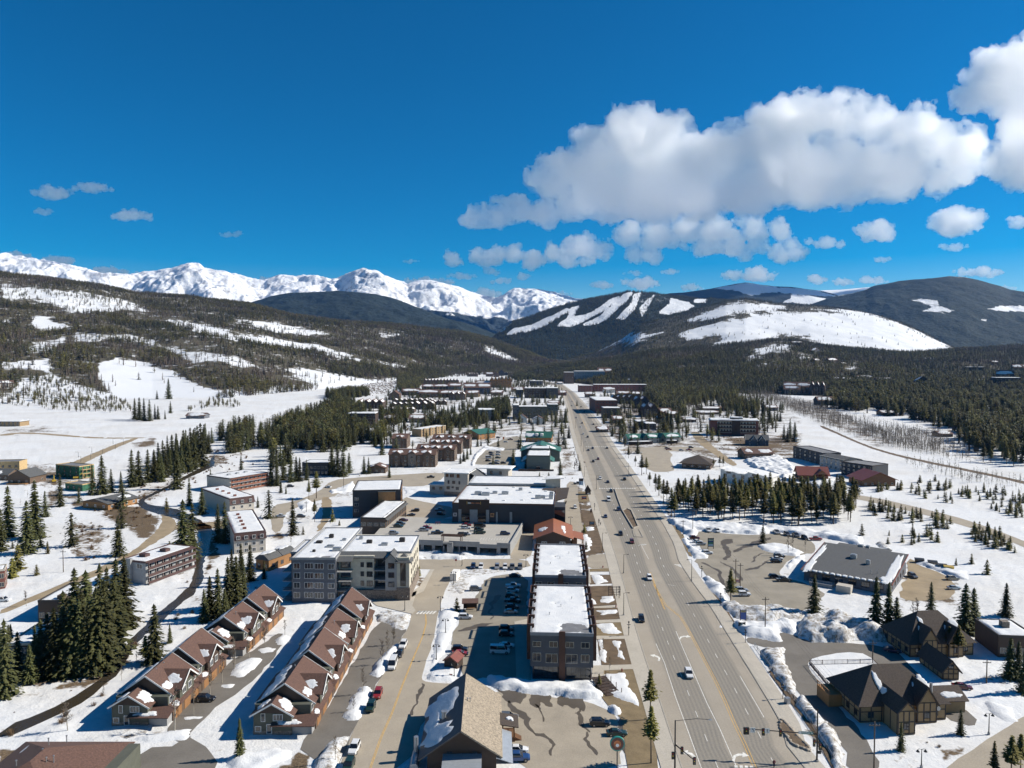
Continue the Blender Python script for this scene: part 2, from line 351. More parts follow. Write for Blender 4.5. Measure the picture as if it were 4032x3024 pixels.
RIDGES['right_mtn']=Ridge([(3050,1260,8000),(3180,1205,8000),(3267,1172,8000),(3344,1157,8000),(3409,1141,8000),(3441,1125,8000),(3539,1105,8000),(3636,1096,8000),(3733,1089,8000),(3798,1094,8000),(3862,1109,8000),(3927,1128,8000),(3972,1144,8000),(4032,1152,8000),(4250,1180,8000),(5000,1230,8000)],[(3050,4800),(5000,4800)],2500,0.95,60,800,23,0.3,40)
peaks=[(-900,960,14500),(-300,985,14500),(0,1005,14500),(61,1017,14500),(140,1029,14500),(201,1041,14500),(293,1063,14500),(366,1078,14500),(519,1087,14500),(580,1081,14000),(671,1063,14000),(732,1043,14000),(775,1043,14000),(800,1057,14000),(854,1069,14000),(934,1081,14300),(976,1096,14600),(1037,1112,14800),(1086,1096,15000),(1160,1095,15000),(1196,1085,15000),(1239,1087,15000),(1281,1096,15000),(1318,1098,14800),(1345,1089,14400),(1379,1072,14000),(1416,1068,14000),(1465,1072,14000),(1501,1087,14000),(1556,1112,14200),(1600,1130,14500),(1623,1121,14500),(1654,1114,14500),(1697,1118,14500),(1758,1133,14500),(1819,1148,14800),(1880,1173,15000),(1941,1185,15000),(1971,1176,15000),(2020,1148,15000),(2063,1147,15000),(2106,1148,15000),(2154,1161,15000),(2215,1167,15000),(2307,1176,15000),(2420,1190,15000),(2600,1220,15000)]
RIDGES['peaks']=Ridge(peaks,[(-900,8500),(900,8800),(1500,9000),(2600,8800)],4000,1.05,330,1500,29,0.75,150)
def HT(x,y):
 x=np.asarray(x,float);y=np.asarray(y,float)
 z=np.zeros_like(x)
 for k in('hill','foothill','bare_hill'):z=np.maximum(z,RIDGES[k].z(x,y)*(y>900))
 return z
def GT(c,x,y):
 u,v=Q(c,x,y)
 if v>1600:return G(u,v)
 d=ray(u,v);t=np.linspace(900,7000,900);h=CAM_H+d[2]*t-HT(d[0]*t,d[1]*t);k=np.argmax(h<0)if(h<0).any()else 899
 return Vector((d[0]*t[k],d[1]*t[k],0))
def CL(c,*pts):return[Q(c,x,y)for x,y in pts]
CLEAR_HILL=[(CL('e0',(0,275),(220,285),(420,300),(640,330),(800,365),(930,420),(980,455),(880,470),(700,462),(560,475),(400,440),(250,400),(100,390),(0,370)),0.62),(CL('e0',(0,470),(80,480),(90,545),(0,545)),0.5),(CL('e0',(215,490),(290,500),(430,550),(340,560),(230,545)),0.95),(CL('e0',(1060,515),(1160,500),(1260,510),(1380,545),(1500,590),(1640,615),(1800,640),(1950,655),(2060,670),(2212,735),(2212,780),(2050,715),(1900,690),(1700,660),(1500,630),(1300,600),(1150,560)),0.85),(CL('e0',(1450,535),(1520,505),(1640,505),(1800,530),(1980,570),(2110,600),(1980,610),(1800,590),(1600,565)),0.75),(CL('e0',(480,590),(640,600),(860,590),(1010,640),(1180,690),(1300,690),(1450,730),(1650,780),(1850,830),(1700,800),(1560,830),(1400,790),(1250,790),(1100,720),(900,660),(760,640),(600,660),(480,650)),0.6),(CL('e0',(180,650),(310,640),(420,620),(430,660),(300,740),(160,740)),0.55),(CL('e0',(0,760),(320,750),(330,860),(200,840),(0,850)),0.8),(CL('e0',(650,780),(740,750),(880,770),(1000,810),(1120,850),(1250,910),(1420,990),(1380,1050),(1180,1100),(1000,1080),(900,1010),(820,1040),(700,960),(640,880)),1.0),(CL('e0',(100,900),(320,840),(480,900),(650,960),(760,1010),(850,1060),(850,1110),(600,1110),(300,1080),(60,1060)),0.72),(CL('e0',(1850,830),(2000,820),(2212,880),(2212,970),(2080,930),(1950,880)),0.9),(CL('e0',(1550,1080),(1800,1010),(2060,990),(2060,1060),(1900,1110),(1600,1120)),1.0),(CL('e1',(0,700),(60,720),(200,750),(190,775),(60,765),(0,740)),0.8),(CL('e1',(270,770),(400,785),(500,800),(490,815),(330,800)),0.8),(CL('e1',(300,575),(480,600),(430,620),(330,640),(310,600)),0.55),(CL('e1',(1000,680),(1060,690),(1150,740),(1200,765),(1110,745),(1020,720)),0.7),(CL('e1',(0,860),(200,890),(420,900),(430,980),(200,960),(0,1000)),1.0),]
CLEAR_BARE=[(CL('e2',(120,575),(250,520),(420,470),(560,448),(700,430),(860,428),(1000,425),(1200,430),(1300,445),(1450,490),(1600,560),(1700,610),(1790,655),(1700,690),(1500,690),(1250,660),(1050,630),(900,585),(720,570),(640,620),(480,640),(300,650),(430,580),(280,580),(180,590)),0.985),(CL('e2',(180,485),(300,420),(400,385),(480,370),(620,372),(760,400),(700,425),(520,440),(340,475)),0.9),(CL('e1',(1205,670),(1290,625),(1420,605),(1600,600),(1700,605),(1600,620),(1440,690),(1300,710)),0.7),(CL('e1',(1720,700),(1830,610),(1930,588),(2140,595),(2050,625),(1900,660),(1760,705)),0.78),(CL('e1',(1230,650),(1320,630),(1330,660),(1240,680)),0.5),]
CLEAR_FOOT=[(CL('e2',(530,690),(620,640),(720,615),(790,625),(800,660),(740,690),(620,710),(540,725)),0.7),(CL('e2',(530,740),(700,715),(900,690),(910,720),(760,745),(600,770)),0.55),(CL('e2',(1850,860),(1950,845),(2030,860),(2030,900),(1900,905)),0.8),(CL('e2',(1120,760),(1200,740),(1200,800),(1120,800)),0.7),]
SKI_RUNS=[(CL('e1',(1145,600),(1190,565),(1300,545),(1400,500),(1530,440),(1545,445),(1430,505),(1330,550),(1260,575),(1160,600)),1),(CL('e1',(1225,580),(1300,550),(1380,520),(1480,480),(1400,530),(1330,560),(1260,585)),1),(CL('e1',(1470,545),(1530,500),(1560,430),(1600,420),(1580,450),(1570,490),(1650,480),(1740,430),(1810,380),(1860,360),(1780,430),(1690,480),(1620,520),(1560,540)),1),(CL('e1',(1640,535),(1740,490),(1830,410),(1900,345),(1945,335),(1900,390),(1840,440),(1780,500),(1700,530)),1),(CL('e1',(1850,500),(1900,450),(1950,400),(1960,345),(2000,335),(1975,400),(1960,440),(1900,500)),0.75),(CL('e1',(2010,480),(2000,430),(2050,380),(2090,350),(2060,400),(2040,440),(2020,470)),0.65),(CL('e1',(2130,462),(2212,420),(2300,400),(2340,420),(2260,450),(2180,465)),1),(CL('e2',(0,430),(60,380),(70,355),(170,375),(120,405),(40,430)),1),(CL('e2',(210,360),(280,355),(270,370),(210,368)),1),(CL('e1',(1065,590),(1130,540),(1165,530),(1100,580)),0.8),(CL('e1',(1960,340),(2120,345),(2200,375),(2100,400),(2000,400)),0.35),]
CLEAR_RIGHT=[(CL('e2',(1520,360),(1590,345),(1690,355),(1700,390),(1830,425),(1750,440),(1560,430),(1640,400)),0.6),(CL('e2',(1990,410),(2100,395),(2300,395),(2300,425),(2050,425)),0.95),(CL('e2',(1950,470),(1990,470),(1990,485),(1950,485)),0.6),]
CLEAR_FAR=[(CL('e2',(330,290),(460,255),(525,248),(620,262),(740,280),(920,290),(1040,320),(1080,340),(900,335),(780,320),(700,315),(560,330),(480,310)),0.72),(CL('e2',(750,370),(800,330),(900,330),(1000,345),(1100,380),(1000,385),(850,380)),0.85),]
def clear_of(polys,u,v,x,y,jit=24.0,soft=14.0,grow=0.0):
 nz=jit*fbm(x/110,y/110,1.0,5,41,.65)
 r=np.zeros(np.shape(u))
 for poly,k in polys:
  pa=np.array(poly);q=(u>pa[:,0].min()-40)&(u<pa[:,0].max()+40)&(v>pa[:,1].min()-40)&(v<pa[:,1].max()+40)
  if not q.any():continue
  uu,vv=u[q],v[q];d=polydist(uu,vv,poly);d=np.where(inpoly(uu,vv,poly),d,-d)
  r[q]=np.maximum(r[q],k*np.clip(.5+(d+grow+nz[q])/(2*soft),0,1))
 return r
def terrain_mat(name,forest,snowc=(0.66,0.675,0.69),scale=0.01,rock=None,bmp=0.0):
 m,n,l,b=nmat(name)
 a=attr(n,'snow');f=noise(n,l,scale,8,rough=0.65)
 fac=ramp(n,l,math_(n,l,'ADD',a,math_(n,l,'MULTIPLY',math_(n,l,'SUBTRACT',f,0.5),1.1)),[(0.40,0.0),(0.55,1.0)])
 f2=noise(n,l,scale*3.7,6)
 fc=ramp(n,l,f2,[(0.25,tuple(c*.55 for c in forest)),(0.75,tuple(c*1.5 for c in forest))])
 if rock:
  rk=ramp(n,l,noise(n,l,scale*1.7,9,rough=0.75),[(0.50,0.0),(0.62,1.0)])
  rr=attr(n,'rock');sc_=mixc(n,l,math_(n,l,'MULTIPLY',rk,rr),snowc,rock)
 else:sc_=snowc
 l.new(mixc(n,l,fac,fc,sc_),b.inputs['Base Color']);b.inputs['Roughness'].default_value=0.85;b.inputs['Specular IOR Level'].default_value=0.1
 if bmp:bump(n,l,b,f2,bmp,30.0)
 return m
FOREST_FLOOR=(0.085,0.075,0.050)
def add_ridge(name,key,u0,u1,du,rows,mat,polys=None,tmax=1.25,base=0.0,fn=None,jit=(24.0,14.0)):
 X,Y,Z=RIDGES[key].grid(u0,u1,du,rows,tmax)
 u,v=PROJ(X,Y,Z)
 s=clear_of(polys,u,v,X,Y,*jit)if polys else np.zeros_like(X)
 s=np.maximum(s,base)
 at={'snow':s,'rock':np.zeros_like(s)}
 if fn:fn(at,X,Y,Z,u,v)
 me=npmesh(name,np.stack([X,Y,Z],-1).reshape(-1,3),gridfaces(*X.shape),mat,True,at)
 o=link(bpy.data.objects.new(name,me));tag(o,kind="structure");return o
add_ridge("left_hillside",'hill',-900,2260,5,240,terrain_mat("hillside_ground",FOREST_FLOOR,scale=0.03),CLEAR_HILL,base=.33,fn=lambda a,X,Y,Z,u,v:a.__setitem__('snow',np.maximum(a['snow'],np.clip(1.1-Z/16,0,.75))))
add_ridge("foothill",'foothill',1900,4900,8,110,terrain_mat("foothill_ground",FOREST_FLOOR,scale=0.04),CLEAR_FOOT,base=.26)
add_ridge("bare_snow_hill",'bare_hill',2150,4900,5,170,terrain_mat("bare_hill_ground",FOREST_FLOOR,scale=0.02),CLEAR_BARE,base=.25)
add_ridge("ski_mountain",'ski',1880,3500,3.5,240,terrain_mat("ski_mountain_ground",(0.022,0.030,0.024),scale=0.012,bmp=.4),SKI_RUNS,jit=(5.0,3.5,4.5))
add_ridge("forested_mountain",'dark_mtn',850,2060,5,150,terrain_mat("dark_forest_mountain",(0.020,0.028,0.026),scale=0.008,bmp=.5),None)
add_ridge("wooded_mountain",'right_mtn',3050,5000,6,170,terrain_mat("right_forest_mountain",(0.018,0.026,0.022),scale=0.010,bmp=.5),CLEAR_RIGHT,jit=(9.0,6.0),fn=lambda a,X,Y,Z,u,v:a.__setitem__('snow',np.maximum(a['snow'],np.clip((Z-RIDGES['right_mtn'].prof(X/Y)[0]*.95)/60,0,1)*.62*(np.abs(u-3560)<260))))
add_ridge("snowy_mountain",'far_right',2500,3600,5,120,terrain_mat("far_mountain_ground",(0.020,0.028,0.028),scale=0.010,bmp=.5),CLEAR_FAR,jit=(7.0,5.0))
add_ridge("snow_saddle",'saddle',2950,3700,8,50,terrain_mat("saddle_ground",(0.03,0.035,0.035),scale=0.006),None,fn=lambda a,X,Y,Z,u,v:a.__setitem__('snow',np.full_like(X,1.0)))
def peaks_fn(a,X,Y,Z,u,v):
 tl=np.interp(u,[-900,0,150,420,520,1300,1560,1700,1850,2100,2300],[1085,1085,1095,1140,1300,1300,1215,1222,1245,1262,1290])
 a['snow']=np.clip((tl-v)/26+0.5+0.5*fbm(X/300,Y/300,0,4,77),0,1.2)
 gy,gx=np.gradient(Z);st=np.abs(gx)/60
 a['rock']=np.clip(0.34+st*.4+0.7*np.clip(fbm(X/900,Y/900,3,3,71),0,1),0,.85)
add_ridge("snow_peaks",'peaks',-900,2600,4,260,terrain_mat("peak_ground",(0.022,0.030,0.032),(0.70,0.71,0.725),0.006,(0.17,0.145,0.135),.5),None,fn=peaks_fn)
# valley floor, roads, lots, snow banks
def paved(name,col,var=.22,scale=.12,wet=0.0,rough=.85,fine=3.0):
 if name in MATS:return MATS[name]
 m,n,l,b=nmat(name)
 f=noise(n,l,scale,7,rough=.65);g=noise(n,l,fine,4)
 c=ramp(n,l,f,[(0.3,tuple(x*(1-var)for x in col)),(0.7,tuple(min(1,x*(1+var))for x in col))])
 c=mixc(n,l,.25,c,ramp(n,l,g,[(0.35,tuple(x*.55 for x in col)),(0.65,tuple(min(1,x*1.3)for x in col))]))
 if wet:
  w=ramp(n,l,noise(n,l,scale*.9,5,rough=.5),[(0.60-wet*.2,0.0),(0.63-wet*.2,1.0)])
  c=mixc(n,l,w,c,tuple(x*.42 for x in col))
 l.new(c,b.inputs['Base Color']);b.inputs['Roughness'].default_value=rough;b.inputs['Specular IOR Level'].default_value=.25
 MATS[name]=m;return m
TAN=(0.34,0.295,0.23);GREY=(0.155,0.145,0.125)
M_LOT=paved("lot_asphalt",(0.27,0.24,0.19));M_LOT2=paved("lot_concrete",(0.33,0.285,0.22));M_DARKLOT=paved("dark_asphalt",(0.16,0.145,0.125))
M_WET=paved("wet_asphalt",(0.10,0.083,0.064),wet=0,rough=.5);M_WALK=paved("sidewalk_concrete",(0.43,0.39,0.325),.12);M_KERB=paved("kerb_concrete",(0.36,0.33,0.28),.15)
M_DIRT=paved("bare_earth",(0.13,0.092,0.058),.4,.3);M_GRASS=paved("dry_grass",(0.20,0.15,0.085),.3,.3);M_DROAD=paved("dirt_road",(0.30,0.235,0.15),.25,.15);M_STREET=paved("street_asphalt",TAN,.15)
M_WHITE=simple("road_paint_white",(0.68,0.66,0.60),.7,.25,1.2);M_YELLOW=simple("road_paint_yellow",(0.60,0.36,0.09),.7,.25,1.2)
PAVED=[]
def densify(P,step):
 out=[]
 for i,p in enumerate(P):
  q=P[(i+1)%len(P)];n=max(1,int((q-p).length/step));out+=[p.lerp(q,k/n)for k in range(n)]
 return out
def smooth_closed(P,it=1):
 for _ in range(it):
  P=[a.lerp(b,t)for a,b in zip(P,P[1:]+P[:1])for t in(.25,.75)]
 return P
def sheet(name,c,poly,mat,z=0.02,jag=.35,step=2.5,smooth=0,flat=True,kind="structure"):
 P=[GQ(c,x,y)if not isinstance(x,Vector)else x for x,y in poly]if c else list(poly)
 if flat:PAVED.append([(p.x,p.y)for p in P])
 if smooth:P=smooth_closed(P,smooth)
 P=densify(P,step)
 if jag:
  xs=np.array([p.x for p in P]);ys=np.array([p.y for p in P])
  dx=fbm(xs/4,ys/4,1,3,5)*jag*2;dy=fbm(xs/4,ys/4,8,3,6)*jag*2
  P=[Vector((p.x+a,p.y+b_,0))for p,a,b_ in zip(P,dx,dy)]
 m=MB();V=[(p.x,p.y,z)for p in P];a=sum(V[i][0]*V[(i+1)%len(V)][1]-V[(i+1)%len(V)][0]*V[i][1]for i in range(len(V)))
 if a<0:V=V[::-1]
 m.add(V,[tuple(range(len(V)))]);o=m.build(name,mat);tag(o,kind=kind);return o
def mound(c,poly,h,mat=None,seed=1,w=2.2,cell=.7,rough=.5,name="snow_bank",z=0.0,label=None):
 P=[GQ(c,x,y)for x,y in poly];pl=[(p.x,p.y)for p in P];xs=[p[0]for p in pl];ys=[p[1]for p in pl]
 area=(max(xs)-min(xs))*(max(ys)-min(ys));cell=max(cell,math.sqrt(area/9000))
 X,Y=np.meshgrid(np.arange(min(xs)-1.5,max(xs)+1.5+cell,cell),np.arange(min(ys)-1.5,max(ys)+1.5+cell,cell))
 d=polydist(X,Y,pl);d=np.where(inpoly(X,Y,pl),d,-d)+.9*fbm(X/2.5,Y/2.5,0,3,seed)
 k=np.clip(d/w,0,1);k=1-(1-k)**2
 nz=fbm(X/5.5,Y/5.5,4,4,seed+3,.5);Z=z-.12+(h*k*(1-rough+rough*2*np.clip(.5+nz,0,1.2))+.14*np.clip(d/.4,0,1))
 F=gridfaces(*X.shape);zz=Z.ravel();keep=(zz[F]>z-.115).any(1)
 me=npmesh(name,np.stack([X,Y,Z],-1).reshape(-1,3),F[keep],mat or SNOW)
 o=link(bpy.data.objects.new(name,me));tag(o,label,kind="stuff");return o
def line(name,c,pts,w,mat,z=.045,dash=None,kind="structure",split=False):
 P=[GQ(c,x,y)if c else x for x,y in pts]if c else list(pts)
 segs=[(P[i],P[i+1])for i in range(len(P)-1)];m=MB();out=[]
 tot=0
 def emit(a,b):
  d=(b-a);
  if d.length<1e-3:return
  d.normalize();n=Vector((-d.y,d.x,0))*w/2
  m.add([(a-n)[:2]+(z,),(b-n)[:2]+(z,),(b+n)[:2]+(z,),(a+n)[:2]+(z,)],[(0,1,2,3)])
 for a,b in segs:
  a=Vector((a.x,a.y,0));b=Vector((b.x,b.y,0));L=(b-a).length
  if not dash:emit(a,b+(b-a).normalized()*.05)
  else:
   s=0
   while s<L:
    ph=(tot+s)%(dash[0]+dash[1])
    if ph<dash[0]:
     e=min(L,s+dash[0]-ph);emit(a.lerp(b,s/L),a.lerp(b,e/L));s=e+1e-3
    else:s+=dash[0]+dash[1]-ph+1e-3
   tot+=L
 o=m.build(name,mat);tag(o,kind=kind);return o
RL=[(2130,1500),(2197,1518),(2219,1538),(2241,1609),(2258,1700),(2299,1813),(2333,1917),(2364,2016),(2409,2120),(2450,2206),(2462,2360),(2506,2481),(2549,2612),(2594,2743),(2653,2915),(2689,3024),(2730,3150)]
RL=[(2120,1506),(2197,1520),(2219,1540),(2241,1609),(2262,1700),(2300,1813),(2334,1917),(2366,2016),(2400,2110),(2432,2206),(2470,2340),(2508,2481),(2550,2612),(2596,2743),(2653,2915),(2689,3024),(2734,3150)]
RR=[(2140,1500),(2212,1514),(2258,1548),(2301,1597),(2362,1682),(2410,1765),(2460,1836),(2536,1953),(2612,2066),(2653,2143),(2671,2210),(2730,2300),(2789,2377),(2825,2436),(2908,2571),(2972,2675),(3033,2775),(3069,2829),(3105,2969),(3164,3024),(3290,3150)]
def strip_pts(L,n):
 v=np.array([p[1]for p in L],float);u=np.array([p[0]for p in L],float)
 d=1/(v-1400);k=np.linspace(d[0],d[-1],n);return[G(np.interp(1400+1/t,v,u),1400+1/t)for t in k]
NR=240;SL=strip_pts(RL,NR);SR=strip_pts(RR,NR)
def road_mat():
 m,n,l,b=nmat("highway_asphalt")
 a=attr(n,'lat');f=noise(n,l,.08,6,rough=.6);g=noise(n,l,2.5,4)
 dark=ramp(n,l,a,[(0.0,0),(.13,0),(.17,1),(.42,1),(.46,.15),(.585,.1),(.61,1),(.86,1),(.90,.1),(1,0)])
 wh=ramp(n,l,math_(n,l,'FRACT',math_(n,l,'MULTIPLY',a,13.3)),[(0,.55),(.25,1.0),(.5,.55),(.75,1.0),(1,.55)])
 k=math_(n,l,'MULTIPLY',math_(n,l,'MULTIPLY',dark,wh),ramp(n,l,f,[(.3,.75),(.7,1.0)]))
 c=mixc(n,l,k,ramp(n,l,f,[(.3,(.30,.26,.205)),(.7,(.37,.325,.26))]),(.145,.138,.122))
 c=mixc(n,l,.2,c,ramp(n,l,g,[(.35,(.2,.18,.15)),(.65,(.45,.40,.33))]))
 l.new(c,b.inputs['Base Color']);b.inputs['Roughness'].default_value=.85;b.inputs['Specular IOR Level'].default_value=.25;return m
def strip(name,A,B,mat,z,nc=25):
 A=np.array([p[:]for p in A]);B=np.array([p[:]for p in B]);t=np.linspace(0,1,nc)
 P=A[:,None]*(1-t)[None,:,None]+B[:,None]*t[None,:,None];P[...,2]=z
 me=npmesh(name,P.reshape(-1,3),gridfaces(len(A),nc),mat,False,{'lat':np.broadcast_to(t,P.shape[:2])})
 o=link(bpy.data.objects.new(name,me));return tag(o,kind="structure")
strip("main_road",SL,SR,road_mat(),.03)
PAVED.append([(p.x,p.y)for p in SL]+[(p.x,p.y)for p in SR[::-1]])
def across(f,i0=0,i1=NR):return[SL[i].lerp(SR[i],f)for i in range(i0,i1)]
def c3(*pts):return[GQ('c3',x,y)for x,y in pts]
line("lane_line",None,c3((405,520),(480,690),(575,985),(680,1270),(795,1590),(880,1800)),.16,M_WHITE)
line("lane_line",None,c3((578,410),(640,560),(745,800),(850,1040),(960,1260),(1105,1590),(1200,1800)),.16,M_WHITE)
YEL=[(385,0),(450,120),(490,185),(560,240),(620,290),(670,370),(740,500),(830,670),(920,840),(1010,1030),(1090,1220),(1180,1400),(1265,1601),(1360,1800)]
for dx in(-9,10):line("centre_line",None,c3(*[(x+dx*(.6+y/2000),y)for x,y in YEL]),.14,M_YELLOW)
line("lane_line",None,c3((300,0),(330,65),(375,185),(430,305),(482,445),(542,595),(610,760),(690,960),(782,1190),(880,1440),(960,1640)),.14,M_WHITE,dash=(3,8))
line("lane_line",None,c3((510,5),(600,20),(655,125),(720,240),(790,370),(868,510),(955,670),(1058,850),(1165,1055),(1298,1300),(1420,1540)),.14,M_WHITE,dash=(3,8))
line("lane_line",None,c3((1135,800),(1240,980),(1345,1160)),.16,M_WHITE)
NEARROW=next(i for i in range(NR)if PROJ(SL[i].x,SL[i].y,0)[1]>2300)
for f in(.30,.71):line("lane_line",None,across(f,8,NEARROW),.2,M_WHITE,dash=(3,9))
for f in(.47,.485):line("centre_line",None,across(f,8,NEARROW-60),.16,M_YELLOW)
line("lane_line",None,[GQ('d2',2045,985),GQ('d2',2110,1110)],.16,M_WHITE)
for dx in(0,8):line("centre_line",None,[GQ('d2',2120+dx,1225),GQ('d2',2180+dx,1385),GQ('d2',2245+dx,1548)],.16,M_YELLOW)
def crosswalk(A,B,n,ln,d):
 A,B=Vector(A),Vector(B);d=Vector(d).normalized();m=MB()
 for i in range(n):
  p=A.lerp(B,(i+.5)/n);e=(B-A).normalized()*.32;q=d*ln/2
  m.add([(x.x,x.y,.05)for x in(p-e-q,p+e-q,p+e+q,p-e+q)],[(0,1,2,3)])
 return tag(m.build("crosswalk_stripes",M_WHITE),kind="structure")
crosswalk(GQ('d2',1675,494),GQ('d2',2000,494),16,3.2,(.05,1,0));crosswalk(GQ('d2',1560,130),GQ('d2',1790,132),14,3.5,(.05,1,0))
crosswalk(GQ('c1',1640,248),GQ('c1',1805,248),6,3.0,(.25,1,0));crosswalk(GQ('d3',590,1155),GQ('d3',730,1210),10,3.0,(1,.1,0))
crosswalk(GQ('c3',1080,1590),GQ('c3',1260,1596),4,1.0,(.2,1,0))
def arrow(c,x,y,s,flip,rz=.35):
 p=GQ(c,x,y);m=MB();f=-1 if flip else 1
 body=[(-.9,-1.4),(-.55,-1.4),(-.45,-.2),(0,.3),(.4,.45),(.4,0),(1.3,.75),(.4,1.5),(.4,1.0),(-.2,.85),(-.8,.1)]
 P=[(p.x+s*(f*a*math.cos(rz)+b*math.sin(rz)),p.y+s*(b*math.cos(rz)-f*a*math.sin(rz)),.05)for a,b in body]
 m.add(P if f<0 else P[::-1],[tuple(range(len(P)))]);return tag(m.build("turn_arrow",M_WHITE),kind="structure")
arrow('c3',650,465,1.5,False);arrow('c3',405,640,1.5,True);arrow('c3',700,1497,1.5,True);arrow('c3',1130,1505,1.5,False);arrow('d2',2055,985,1.4,False);arrow('d3',280,988,1.4,False)
def kerb(name,P,w=.3,h=.15,mat=None):
 m=MB()
 for a,b in zip(P[:-1],P[1:]):
  a=Vector((a.x,a.y,h/2));b=Vector((b.x,b.y,h/2));m.quadbar(a,b+(b-a).normalized()*.02,w,h)
 return tag(m.build(name,mat or M_KERB),kind="structure")
kerb("kerb",[p+Vector((-.2,0,0))for p in SL[10:]]);kerb("kerb",[p+Vector((.2,0,0))for p in SR[10:]])
def strip_side(name,base,off0,off1,i0,i1,mat,z,sgn):
 A=[p+Vector((sgn*off0,0,0))for p in base[i0:i1]];B=[p+Vector((sgn*off1,0,0))for p in base[i0:i1]]
 PAVED.append([(p.x,p.y)for p in A]+[(p.x,p.y)for p in B[::-1]])
 return strip(name,A,B,mat,z,2)if sgn>0 else strip(name,B,A,mat,z,2)
strip_side("sidewalk",SL,.4,4.6,12,NR,M_WALK,.10,-1);strip_side("sidewalk",SR,.4,4.4,12,NR,M_WALK,.10,1)
